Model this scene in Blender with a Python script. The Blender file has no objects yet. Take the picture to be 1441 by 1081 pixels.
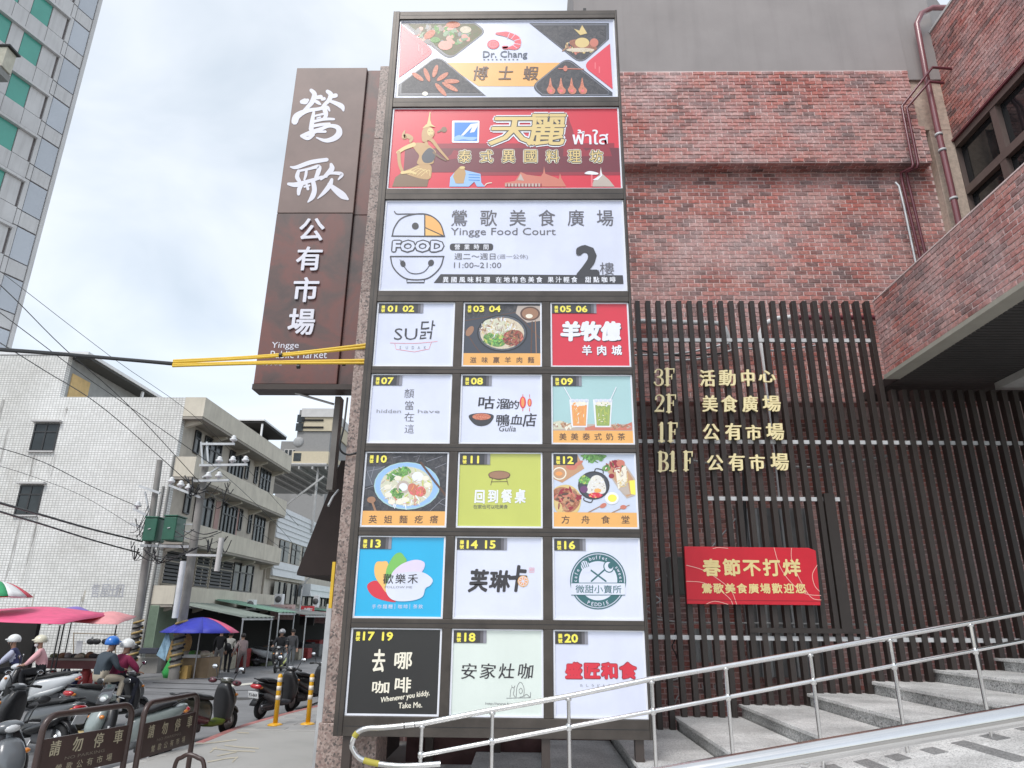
import bpy, math, random
from mathutils import Vector, Matrix, noise
random.seed(7); noise.seed_set(7)
sc = bpy.context.scene
COL = sc.collection
PI = math.pi
V = Vector
# ------------------------------------------------------------------ camera
H = 2.1                       # eye height over the pavement
K = H / 1.65
RM = Matrix(((1.0, 0.0, 0.0), (0.0, 1.0, 0.0), (0.0, 0.0, 1.0)))
FPX, PCX, PCY = 971.0, 720.5, 540.5
def _n(v): return v.normalized()
def _cam(px, py): return V((px-PCX, -(py-PCY), -FPX))
_d = _n(_cam(738, 872)); _u = _cam(750, -2306).normalized()
_u = _n(_u - _d*_u.dot(_d)); _r = _d.cross(_u)
RM = Matrix((_r, _d, _u))
cam_d = bpy.data.cameras.new('camera'); cam = bpy.data.objects.new('camera', cam_d); COL.objects.link(cam)
cam.matrix_world = Matrix.Translation((0, 0, H)) @ RM.to_4x4()
cam_d.sensor_width = 36; cam_d.lens = FPX/1441*36; cam_d.clip_start = .05; cam_d.clip_end = 2000
sc.camera = cam
sc.render.resolution_x = 1024; sc.render.resolution_y = 768
# ------------------------------------------------------------------ world / light (bright overcast day)
w = bpy.data.worlds.new('World'); sc.world = w; w.use_nodes = True
nt = w.node_tree; nt.nodes.clear()
def N(t, **k):
    n = nt.nodes.new(t)
    for a, b in k.items(): setattr(n, a, b)
    return n
SUN_EL, SUN_ROT = math.radians(52), math.radians(204)
sky = N('ShaderNodeTexSky', sky_type='NISHITA', sun_disc=False, sun_elevation=SUN_EL, sun_rotation=SUN_ROT)
bg1 = N('ShaderNodeBackground'); bg1.inputs[1].default_value = 0.05
nt.links.new(sky.outputs[0], bg1.inputs[0])
tc = N('ShaderNodeTexCoord'); mp = N('ShaderNodeMapping'); mp.inputs['Scale'].default_value = (1.3, 1.3, 2.6)
mp.inputs['Location'].default_value = (.35, .1, .2)
nz = N('ShaderNodeTexNoise'); nz.inputs['Scale'].default_value = 1.9; nz.inputs['Detail'].default_value = 5; nz.inputs['Roughness'].default_value = .5
nz.inputs['Distortion'].default_value = .5
rp = N('ShaderNodeValToRGB')
rp.color_ramp.elements[0].position = .36; rp.color_ramp.elements[0].color = (.43, .465, .485, 1)
rp.color_ramp.elements[1].position = .60; rp.color_ramp.elements[1].color = (.60, .615, .62, 1)
sx = N('ShaderNodeSeparateXYZ'); mr = N('ShaderNodeMapRange'); mr.inputs[1].default_value = 0; mr.inputs[2].default_value = 1
mr.inputs[3].default_value = .97; mr.inputs[4].default_value = 1.06
bg2 = N('ShaderNodeBackground'); add = N('ShaderNodeAddShader'); out = N('ShaderNodeOutputWorld')
L = nt.links.new
L(tc.outputs['Generated'], mp.inputs[0]); L(mp.outputs[0], nz.inputs['Vector']); L(nz.outputs['Fac'], rp.inputs[0])
L(rp.outputs[0], bg2.inputs[0]); L(tc.outputs['Generated'], sx.inputs[0]); L(sx.outputs[2], mr.inputs[0]); L(mr.outputs[0], bg2.inputs[1])
L(bg1.outputs[0], add.inputs[0]); L(bg2.outputs[0], add.inputs[1]); L(add.outputs[0], out.inputs[0])
sun_d = bpy.data.lights.new('sun', 'SUN'); sun_d.energy = 1.5; sun_d.angle = math.radians(24); sun_d.color = (1, .97, .93)
sun = bpy.data.objects.new('sun', sun_d); COL.objects.link(sun)
_sd = V((math.sin(SUN_ROT)*math.cos(SUN_EL), math.cos(SUN_ROT)*math.cos(SUN_EL), math.sin(SUN_EL)))
sun.rotation_euler = _sd.to_track_quat('Z', 'Y').to_euler(); sun.location = (0, -20, 40)
sc.view_settings.view_transform = 'Standard'; sc.view_settings.look = 'None'
sc.view_settings.exposure = 0.5; sc.view_settings.gamma = 1; sc.view_settings.use_curve_mapping = False
# ------------------------------------------------------------------ pixel rays to world points at a known plane
C0 = V((0, 0, H))
def ray(px, py): return RM @ _cam(px, py)
def PY(px, py, y): v = ray(px, py); return C0 + v*(y/v.y)
def PX(px, py, x): v = ray(px, py); return C0 + v*(x/v.x)
def PZ(px, py, z): v = ray(px, py); return C0 + v*((z-H)/v.z)
def PP(px, py, p0, nrm): v = ray(px, py); return C0 + v*((p0-C0).dot(nrm)/v.dot(nrm))
ROAD = -.12
def G(px, py): return PZ(px, py, ROAD)
# ------------------------------------------------------------------ materials
MATS = {}
def mat(name, col, rough=.6, metal=0, var=.12, scale=3., bump=0, bscale=40., coat=0, streak=0, per=0, spec=.5, emit=0, dirt=0, dcol=(.05, .045, .04)):
    if name in MATS: return MATS[name]
    m = bpy.data.materials.new(name); m.use_nodes = True; t = m.node_tree; b = t.nodes['Principled BSDF']
    b.inputs['Roughness'].default_value = rough; b.inputs['Metallic'].default_value = metal
    b.inputs['Specular IOR Level'].default_value = spec; b.inputs['Coat Weight'].default_value = coat
    b.inputs['Coat Roughness'].default_value = .12
    g = t.nodes.new('ShaderNodeNewGeometry')
    base = None
    def mix(a, c, f, typ='MIX'):
        x = t.nodes.new('ShaderNodeMix'); x.data_type = 'RGBA'; x.blend_type = typ
        for s, v in ((6, a), (7, c)):
            if isinstance(v, tuple): x.inputs[s].default_value = (*v, 1)
            else: t.links.new(v, x.inputs[s])
        if isinstance(f, float): x.inputs[0].default_value = f
        else: t.links.new(f, x.inputs[0])
        return x.outputs[2]
    def nz(sc_, det=4, vec=None, rgh=.6):
        n = t.nodes.new('ShaderNodeTexNoise'); n.inputs['Scale'].default_value = sc_; n.inputs['Detail'].default_value = det
        n.inputs['Roughness'].default_value = rgh
        t.links.new(vec if vec else g.outputs['Position'], n.inputs['Vector']); return n.outputs['Fac']
    def ramp(f, a, bb, lo=(0, 0, 0), hi=(1, 1, 1)):
        r = t.nodes.new('ShaderNodeValToRGB'); r.color_ramp.elements[0].position = a; r.color_ramp.elements[1].position = bb
        r.color_ramp.elements[0].color = (*lo, 1); r.color_ramp.elements[1].color = (*hi, 1); t.links.new(f, r.inputs[0]); return r.outputs[0]
    lo = tuple(max(0, c*(1-var)) for c in col); hi = tuple(min(1, c*(1+var)) for c in col)
    base = ramp(nz(scale), .3, .7, lo, hi)
    if streak:
        mpn = t.nodes.new('ShaderNodeMapping'); mpn.inputs['Scale'].default_value = (3.5, 3.5, .22); t.links.new(g.outputs['Position'], mpn.inputs[0])
        base = mix(base, dcol, mixf(t, ramp(nz(1.2, 5, mpn.outputs[0]), .48, .78), streak))
    if dirt: base = mix(base, dcol, mixf(t, ramp(nz(.9, 6, None, .7), .5, .8), dirt))
    if per:
        oi = t.nodes.new('ShaderNodeObjectInfo'); a = t.nodes.new('ShaderNodeMath'); a.operation = 'ADD'
        t.links.new(g.outputs['Random Per Island'], a.inputs[0]); t.links.new(oi.outputs['Random'], a.inputs[1])
        f = t.nodes.new('ShaderNodeMath'); f.operation = 'FRACT'; t.links.new(a.outputs[0], f.inputs[0])
        lo2 = tuple(1-per for _ in col); hi2 = tuple(1+per*.6 for _ in col)
        base = mix(base, ramp(f.outputs[0], 0., 1., lo2, hi2), 1.0, 'MULTIPLY')
    t.links.new(base, b.inputs['Base Color'])
    if emit:
        t.links.new(base, b.inputs['Emission Color']); b.inputs['Emission Strength'].default_value = emit
    if bump:
        bp = t.nodes.new('ShaderNodeBump'); bp.inputs['Strength'].default_value = bump; bp.inputs['Distance'].default_value = .01
        t.links.new(nz(bscale, 3), bp.inputs['Height']); t.links.new(bp.outputs[0], b.inputs['Normal'])
    MATS[name] = m; return m
def mixf(t, sock, k):
    m = t.nodes.new('ShaderNodeMath'); m.operation = 'MULTIPLY'; m.inputs[1].default_value = k; t.links.new(sock, m.inputs[0]); return m.outputs[0]
def brick_mat():
    """weathered red brick: every brick its own tone, grey soot and white bloom in patches"""
    m = bpy.data.materials.new('brick_face'); m.use_nodes = True; t = m.node_tree; b = t.nodes['Principled BSDF']; b.inputs['Roughness'].default_value = .8
    g = t.nodes.new('ShaderNodeNewGeometry'); oi = t.nodes.new('ShaderNodeObjectInfo')
    a = t.nodes.new('ShaderNodeMath'); a.operation = 'ADD'; t.links.new(g.outputs['Random Per Island'], a.inputs[0]); t.links.new(oi.outputs['Random'], a.inputs[1])
    f = t.nodes.new('ShaderNodeMath'); f.operation = 'FRACT'; t.links.new(a.outputs[0], f.inputs[0])
    r = t.nodes.new('ShaderNodeValToRGB'); e = r.color_ramp.elements
    e[0].position = 0; e[0].color = (.17, .095, .088, 1); e[1].position = 1; e[1].color = (.56, .30, .265, 1)
    for p, c in ((.14, (.22, .105, .095)), (.3, (.38, .128, .108)), (.6, (.50, .172, .14)), (.82, (.44, .205, .175))):
        x = e.new(p); x.color = (*c, 1)
    t.links.new(f.outputs[0], r.inputs[0])
    n = t.nodes.new('ShaderNodeTexNoise'); n.inputs['Scale'].default_value = .8; n.inputs['Detail'].default_value = 7; n.inputs['Roughness'].default_value = .68
    t.links.new(g.outputs['Position'], n.inputs['Vector'])
    r2 = t.nodes.new('ShaderNodeValToRGB'); r2.color_ramp.elements[0].position = .40; r2.color_ramp.elements[1].position = .70
    r2.color_ramp.elements[0].color = (0, 0, 0, 1); r2.color_ramp.elements[1].color = (.8, .8, .8, 1); t.links.new(n.outputs['Fac'], r2.inputs[0])
    x = t.nodes.new('ShaderNodeMix'); x.data_type = 'RGBA'; x.inputs[7].default_value = (.60, .46, .45, 1)
    t.links.new(r.outputs[0], x.inputs[6]); t.links.new(r2.outputs[0], x.inputs[0])
    n3 = t.nodes.new('ShaderNodeTexNoise'); n3.inputs['Scale'].default_value = 1.7; n3.inputs['Detail'].default_value = 5
    mp3 = t.nodes.new('ShaderNodeMapping'); mp3.inputs['Location'].default_value = (7, 3, 11); t.links.new(g.outputs['Position'], mp3.inputs[0]); t.links.new(mp3.outputs[0], n3.inputs['Vector'])
    r3 = t.nodes.new('ShaderNodeValToRGB'); r3.color_ramp.elements[0].position = .52; r3.color_ramp.elements[1].position = .72
    r3.color_ramp.elements[0].color = (0, 0, 0, 1); r3.color_ramp.elements[1].color = (.6, .6, .6, 1); t.links.new(n3.outputs['Fac'], r3.inputs[0])
    x3 = t.nodes.new('ShaderNodeMix'); x3.data_type = 'RGBA'; x3.inputs[7].default_value = (.20, .16, .165, 1)
    t.links.new(x.outputs[2], x3.inputs[6]); t.links.new(r3.outputs[0], x3.inputs[0])
    n4 = t.nodes.new('ShaderNodeTexNoise'); n4.inputs['Scale'].default_value = 22; n4.inputs['Detail'].default_value = 3; t.links.new(g.outputs['Position'], n4.inputs['Vector'])
    x4 = t.nodes.new('ShaderNodeMix'); x4.data_type = 'RGBA'; x4.blend_type = 'MULTIPLY'; x4.inputs[0].default_value = 1
    r4 = t.nodes.new('ShaderNodeValToRGB'); r4.color_ramp.elements[0].position = .3; r4.color_ramp.elements[1].position = .7
    r4.color_ramp.elements[0].color = (.68, .68, .68, 1); r4.color_ramp.elements[1].color = (1.25, 1.2, 1.2, 1); t.links.new(n4.outputs['Fac'], r4.inputs[0])
    t.links.new(x3.outputs[2], x4.inputs[6]); t.links.new(r4.outputs[0], x4.inputs[7]); t.links.new(x4.outputs[2], b.inputs['Base Color'])
    bp = t.nodes.new('ShaderNodeBump'); bp.inputs['Strength'].default_value = .5; bp.inputs['Distance'].default_value = .006
    t.links.new(n4.outputs['Fac'], bp.inputs['Height']); t.links.new(bp.outputs[0], b.inputs['Normal'])
    MATS['brick_face'] = m; return m
def speckle(name, cols, scale=60, rough=.5, bump=.1, big=.12):
    """granite: voronoi cells in several tones"""
    m = bpy.data.materials.new(name); m.use_nodes = True; t = m.node_tree; b = t.nodes['Principled BSDF']; b.inputs['Roughness'].default_value = rough
    g = t.nodes.new('ShaderNodeNewGeometry'); v = t.nodes.new('ShaderNodeTexVoronoi'); v.inputs['Scale'].default_value = scale
    t.links.new(g.outputs['Position'], v.inputs['Vector'])
    s = t.nodes.new('ShaderNodeSeparateColor'); t.links.new(v.outputs['Color'], s.inputs[0])
    r = t.nodes.new('ShaderNodeValToRGB'); e = r.color_ramp.elements; e[0].color = (*cols[0], 1); e[1].color = (*cols[-1], 1)
    for i, c in enumerate(cols[1:-1]): x = e.new((i+1)/(len(cols)-1)); x.color = (*c, 1)
    t.links.new(s.outputs[0], r.inputs[0])
    n = t.nodes.new('ShaderNodeTexNoise'); n.inputs['Scale'].default_value = 1.6; n.inputs['Detail'].default_value = 6; t.links.new(g.outputs['Position'], n.inputs['Vector'])
    r2 = t.nodes.new('ShaderNodeValToRGB'); r2.color_ramp.elements[0].position = .3; r2.color_ramp.elements[1].position = .7
    r2.color_ramp.elements[0].color = (1-big*2, 1-big*2, 1-big*2, 1); r2.color_ramp.elements[1].color = (1+big, 1+big, 1+big, 1); t.links.new(n.outputs['Fac'], r2.inputs[0])
    oi = t.nodes.new('ShaderNodeObjectInfo'); r5 = t.nodes.new('ShaderNodeMapRange'); r5.inputs[3].default_value = .93; r5.inputs[4].default_value = 1.05
    t.links.new(oi.outputs['Random'], r5.inputs[0])
    x = t.nodes.new('ShaderNodeMix'); x.data_type = 'RGBA'; x.blend_type = 'MULTIPLY'; x.inputs[0].default_value = 1
    t.links.new(r.outputs[0], x.inputs[6]); t.links.new(r2.outputs[0], x.inputs[7])
    x2 = t.nodes.new('ShaderNodeMix'); x2.data_type = 'RGBA'; x2.blend_type = 'MULTIPLY'; x2.inputs[0].default_value = 1
    t.links.new(x.outputs[2], x2.inputs[6]); t.links.new(r5.outputs[0], x2.inputs[7]); t.links.new(x2.outputs[2], b.inputs['Base Color'])
    bp = t.nodes.new('ShaderNodeBump'); bp.inputs['Strength'].default_value = bump; bp.inputs['Distance'].default_value = .003
    t.links.new(v.outputs['Distance'], bp.inputs['Height']); t.links.new(bp.outputs[0], b.inputs['Normal'])
    MATS[name] = m; return m
def tile_mat(name, col, grout, tw, th, rough=.35):
    """small glazed facade tiles, too fine to tell apart one by one"""
    m = bpy.data.materials.new(name); m.use_nodes = True; t = m.node_tree; b = t.nodes['Principled BSDF']; b.inputs['Roughness'].default_value = rough
    g = t.nodes.new('ShaderNodeNewGeometry'); s = t.nodes.new('ShaderNodeSeparateXYZ'); t.links.new(g.outputs['Position'], s.inputs[0])
    ad = t.nodes.new('ShaderNodeMath'); ad.operation = 'ADD'; t.links.new(s.outputs[0], ad.inputs[0]); t.links.new(s.outputs[1], ad.inputs[1])
    c = t.nodes.new('ShaderNodeCombineXYZ'); t.links.new(ad.outputs[0], c.inputs[0]); t.links.new(s.outputs[2], c.inputs[1])
    br = t.nodes.new('ShaderNodeTexBrick'); br.offset = 0; br.inputs['Scale'].default_value = 1; br.inputs['Brick Width'].default_value = tw
    br.inputs['Row Height'].default_value = th; br.inputs['Mortar Size'].default_value = .014; br.inputs['Mortar Smooth'].default_value = .3
    br.inputs['Color1'].default_value = (*col, 1); br.inputs['Color2'].default_value = (*[x*.86 for x in col], 1); br.inputs['Mortar'].default_value = (*grout, 1)
    t.links.new(c.outputs[0], br.inputs['Vector'])
    def nzr(scl, a, bb, lo, hi, det=6, z=1.):
        mp_ = t.nodes.new('ShaderNodeMapping'); mp_.inputs['Scale'].default_value = (1, 1, z); t.links.new(g.outputs['Position'], mp_.inputs[0])
        n = t.nodes.new('ShaderNodeTexNoise'); n.inputs['Scale'].default_value = scl; n.inputs['Detail'].default_value = det; n.inputs['Roughness'].default_value = .65
        t.links.new(mp_.outputs[0], n.inputs['Vector']); r = t.nodes.new('ShaderNodeValToRGB')
        r.color_ramp.elements[0].position = a; r.color_ramp.elements[1].position = bb
        r.color_ramp.elements[0].color = (*lo, 1); r.color_ramp.elements[1].color = (*hi, 1); t.links.new(n.outputs['Fac'], r.inputs[0]); return r.outputs[0]
    def mul(a, bb):
        x = t.nodes.new('ShaderNodeMix'); x.data_type = 'RGBA'; x.blend_type = 'MULTIPLY'; x.inputs[0].default_value = 1
        t.links.new(a, x.inputs[6]); t.links.new(bb, x.inputs[7]); return x.outputs[2]
    o = mul(br.outputs['Color'], nzr(.25, .35, .65, (.80, .79, .76), (1.05, 1.05, 1.04)))
    o = mul(o, nzr(.9, .60, .85, (1, 1, 1), (.55, .50, .44), 7, .12))
    t.links.new(o, b.inputs['Base Color'])
    bp = t.nodes.new('ShaderNodeBump'); bp.inputs['Strength'].default_value = .4; bp.inputs['Distance'].default_value = .01; bp.invert = True
    t.links.new(br.outputs['Fac'], bp.inputs['Height']); t.links.new(bp.outputs[0], b.inputs['Normal'])
    MATS[name] = m; return m
def food_mat(name, cols, scale=40):
    """printed photo of food: cells of a few colours"""
    m = bpy.data.materials.new(name); m.use_nodes = True; t = m.node_tree; b = t.nodes['Principled BSDF']; b.inputs['Roughness'].default_value = .35
    g = t.nodes.new('ShaderNodeNewGeometry')
    n0 = t.nodes.new('ShaderNodeTexNoise'); n0.inputs['Scale'].default_value = scale*.6; n0.inputs['Detail'].default_value = 2
    t.links.new(g.outputs['Position'], n0.inputs['Vector'])
    x = t.nodes.new('ShaderNodeMix'); x.data_type = 'RGBA'; x.inputs[0].default_value = .12
    t.links.new(g.outputs['Position'], x.inputs[6]); t.links.new(n0.outputs['Color'], x.inputs[7])
    v = t.nodes.new('ShaderNodeTexNoise'); v.inputs['Scale'].default_value = scale; v.inputs['Detail'].default_value = 4; v.inputs['Roughness'].default_value = .7; v.inputs['Distortion'].default_value = 1.5
    t.links.new(x.outputs[2], v.inputs['Vector'])
    r = t.nodes.new('ShaderNodeValToRGB'); e = r.color_ramp.elements; e[0].position = .25; e[0].color = (*cols[0], 1); e[1].position = .75; e[1].color = (*cols[-1], 1)
    for i, c in enumerate(cols[1:-1]): y = e.new(.25+.5*(i+1)/(len(cols)-1)); y.color = (*c, 1)
    t.links.new(v.outputs['Fac'], r.inputs[0]); t.links.new(r.outputs[0], b.inputs['Base Color']); MATS[name] = m; return m
def flat(name, col, rough=.22): return mat(name, col, rough, 0, .03, 2., spec=.9)
# ------------------------------------------------------------------ mesh builder
WL = {}
def tag(o, label=None, cat=None, group=None, kind=None):
    if label: o['label'] = label
    if cat: o['category'] = cat
    if group: o['group'] = group
    if kind: o['kind'] = kind
    return o
def thing(name, label, cat, loc=(0, 0, 0), group=None, rz=0):
    o = bpy.data.objects.new(name, None); COL.objects.link(o); o.empty_display_size = .2
    o.location = loc; o.rotation_euler = (0, 0, rz); WL[o.name] = V(loc); return tag(o, label, cat, group)
class MB:
    def __init__(s): s.v = []; s.f = []; s.m = []; s.sm = []
    def add(s, vs, fs, m=0, sm=False):
        k = len(s.v); s.v += [V(x) for x in vs]
        for f in fs: s.f.append([k+i for i in f]); s.m.append(m); s.sm.append(sm)
    def box(s, x0, x1, y0, y1, z0, z1, m=0):
        s.add([(x0, y0, z0), (x1, y0, z0), (x1, y1, z0), (x0, y1, z0), (x0, y0, z1), (x1, y0, z1), (x1, y1, z1), (x0, y1, z1)],
              [(0, 3, 2, 1), (4, 5, 6, 7), (0, 1, 5, 4), (1, 2, 6, 5), (2, 3, 7, 6), (3, 0, 4, 7)], m); return s
    def obox(s, c, ax, ay, az, m=0):
        c = V(c); ax = V(ax); ay = V(ay); az = V(az)
        P = [c+ax*i+ay*j+az*k for k in (-1, 1) for i, j in ((-1, -1), (1, -1), (1, 1), (-1, 1))]
        s.add(P, [(0, 3, 2, 1), (4, 5, 6, 7), (0, 1, 5, 4), (1, 2, 6, 5), (2, 3, 7, 6), (3, 0, 4, 7)], m); return s
    def beam(s, p, q, w, h, m=0, up=(0, 0, 1)):
        p = V(p); q = V(q); d = (q-p); l = d.length/2; d.normalize(); a = d.cross(V(up))
        if a.length < 1e-4: a = d.cross(V((0, 1, 0)))
        a.normalize(); b = a.cross(d); return s.obox((p+q)/2, d*l, a*w/2, b*h/2, m)
    def prism(s, pts, off, m=0):
        pts = [V(p) for p in pts]; off = V(off); n = len(pts)
        s.add(pts+[p+off for p in pts], [tuple(range(n-1, -1, -1)), tuple(range(n, 2*n))]+[(i, (i+1) % n, n+(i+1) % n, n+i) for i in range(n)], m); return s
    def tube(s, pts, r, n=8, m=0, closed=False, flatx=1):
        pts = [V(p) for p in pts]; N_ = len(pts); rs = r if isinstance(r, (list, tuple)) else [r]*N_
        t0 = (pts[1]-pts[0]).normalized(); a = t0.orthogonal().normalized(); rings = []
        for i, p in enumerate(pts):
            if closed: t = (pts[(i+1) % N_]-pts[i-1]).normalized()
            elif i == 0: t = t0
            elif i == N_-1: t = (pts[-1]-pts[-2]).normalized()
            else: t = ((pts[i+1]-p).normalized()+(p-pts[i-1]).normalized()).normalized()
            a = (a-t*a.dot(t)); a = a.normalized() if a.length > 1e-5 else t.orthogonal().normalized(); b = t.cross(a)
            rings.append([p+(a*math.cos(2*PI*k/n)+b*math.sin(2*PI*k/n))*rs[i] for k in range(n)])
        vs = [v for r_ in rings for v in r_]; fs = []
        for i in range(N_ if closed else N_-1):
            j = (i+1) % N_
            for k in range(n): fs.append((i*n+k, i*n+(k+1) % n, j*n+(k+1) % n, j*n+k))
        s.add(vs, fs, m, True)
        if not closed: s.add(rings[0], [tuple(range(n-1, -1, -1))], m); s.add(rings[-1], [tuple(range(n))], m)
        return s
    def lathe(s, prof, c=(0, 0, 0), n=16, m=0, ax='z', sy=1., cap=True):
        c = V(c); vs = []
        for r, h in prof:
            for k in range(n):
                x, y = r*math.cos(2*PI*k/n), r*math.sin(2*PI*k/n)*sy
                vs.append(c+(V((x, y, h)) if ax == 'z' else V((x, h, y)) if ax == 'y' else V((h, x, y))))
        fs = [(i*n+k, i*n+(k+1) % n, (i+1)*n+(k+1) % n, (i+1)*n+k) for i in range(len(prof)-1) for k in range(n)]
        if cap: fs += [tuple(range(n-1, -1, -1)), tuple(range((len(prof)-1)*n, len(prof)*n))]
        s.add(vs, fs, m, True); return s
    def ell(s, c, rx, ry, rz, m=0, n=12, k=8, rot=None, z0=-1., z1=1.):
        c = V(c); vs = []; a0 = math.asin(z0); a1 = math.asin(z1)
        for i in range(k+1):
            t = a0+(a1-a0)*i/k; r = max(math.cos(t), .001)
            for j in range(n):
                p = V((rx*r*math.cos(2*PI*j/n), ry*r*math.sin(2*PI*j/n), rz*math.sin(t)))
                vs.append(c+(rot @ p if rot else p))
        s.add(vs, [(i*n+j, i*n+(j+1) % n, (i+1)*n+(j+1) % n, (i+1)*n+j) for i in range(k) for j in range(n)]+[tuple(range(n-1, -1, -1)), tuple(range(k*n, k*n+n))], m, True); return s
    def loft(s, secs, m=0, n=14, e=2.6):
        """sections: (x, z, half width, half height, tilt) ; superellipse rings in the plane across the path"""
        vs = []
        for x, z, hw, hh, t in secs:
            for j in range(n):
                a = 2*PI*j/n; cc, ss = math.cos(a), math.sin(a)
                u = math.copysign(abs(cc)**(2/e), cc)*hw; v = math.copysign(abs(ss)**(2/e), ss)*hh
                vs.append(V((x+v*math.sin(t), u, z+v*math.cos(t))))
        k = len(secs)
        s.add(vs, [(i*n+j, i*n+(j+1) % n, (i+1)*n+(j+1) % n, (i+1)*n+j) for i in range(k-1) for j in range(n)]+[tuple(range(n-1, -1, -1)), tuple(range((k-1)*n, k*n))], m, True); return s
    def build(s, name, mats, parent=None, bevel=0, subsurf=0, label=None, cat=None, group=None, kind=None):
        if not isinstance(mats, (list, tuple)): mats = [mats]
        me = bpy.data.meshes.new(name)
        xs = [v.x for v in s.v]; ys = [v.y for v in s.v]; zs = [v.z for v in s.v]
        c = V(((min(xs)+max(xs))/2, (min(ys)+max(ys))/2, min(zs)))
        me.from_pydata([v-c for v in s.v], [], s.f)
        for m in mats: me.materials.append(m)
        me.polygons.foreach_set('material_index', s.m); me.polygons.foreach_set('use_smooth', s.sm); me.update()
        o = bpy.data.objects.new(name, me); COL.objects.link(o)
        if parent: o.parent = parent; o.location = c-WL[parent.name]
        else: o.location = c
        WL[o.name] = c
        if bevel:
            b = o.modifiers.new('bevel', 'BEVEL'); b.width = bevel; b.segments = 1 if bevel < .004 else 2; b.limit_method = 'ANGLE'
        if subsurf: q = o.modifiers.new('s', 'SUBSURF'); q.levels = subsurf; q.render_levels = subsurf
        if kind == 'skin': kind = None
        return tag(o, label, cat, group, kind)
def B(name, m, parent, *boxes, sep=True, **k):
    if sep and len(boxes) > 1 and parent: return [B(name, m, parent, b, **k) for b in boxes][0]
    q = MB()
    for b in boxes: q.box(*b)
    return q.build(name, m, parent, **k)
def copy_tree(o, parent=None, mats=None):
    c = o.copy(); COL.objects.link(c)
    if parent: c.parent = parent
    for ch in list(o.children): copy_tree(ch, c)
    return c
def sharecopy(o, loc, parent=None):
    c = o.copy(); COL.objects.link(c); c.location = loc-(WL[parent.name] if parent else V((0, 0, 0))); c.parent = parent
    WL[c.name] = V(loc); return c
# ------------------------------------------------------------------ flat print and lettering on a plane
_gc = {}
def glyphs(s, bold=0):
    k = (s, bold)
    if k not in _gc:
        c = bpy.data.curves.new('t', 'FONT'); c.body = s; c.resolution_u = 2; c.offset = bold; c.fill_mode = 'FRONT'
        o = bpy.data.objects.new('t', c); COL.objects.link(o); dg = bpy.context.evaluated_depsgraph_get()
        me = bpy.data.meshes.new_from_object(o.evaluated_get(dg))
        _gc[k] = ([(v.co.x, v.co.y) for v in me.vertices], [tuple(p.vertices) for p in me.polygons])
        bpy.data.objects.remove(o); bpy.data.curves.remove(c); bpy.data.meshes.remove(me)
    return _gc[k]
def smooth(pts, closed=True, k=5):
    n = len(pts); out = []
    rng = range(n if closed else n-1)
    for i in rng:
        p0, p1, p2, p3 = (pts[(i-1) % n] if closed or i > 0 else pts[0]), pts[i], pts[(i+1) % n], (pts[(i+2) % n] if closed or i+2 < n else pts[-1])
        for j in range(k):
            t = j/k
            out.append(tuple(.5*((2*b)+(-a+c)*t+(2*a-5*b+4*c-d)*t*t+(-a+3*b-3*c+d)*t**3) for a, b, c, d in zip(p0, p1, p2, p3)))
    if not closed: out.append(tuple(pts[-1]))
    return out
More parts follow.
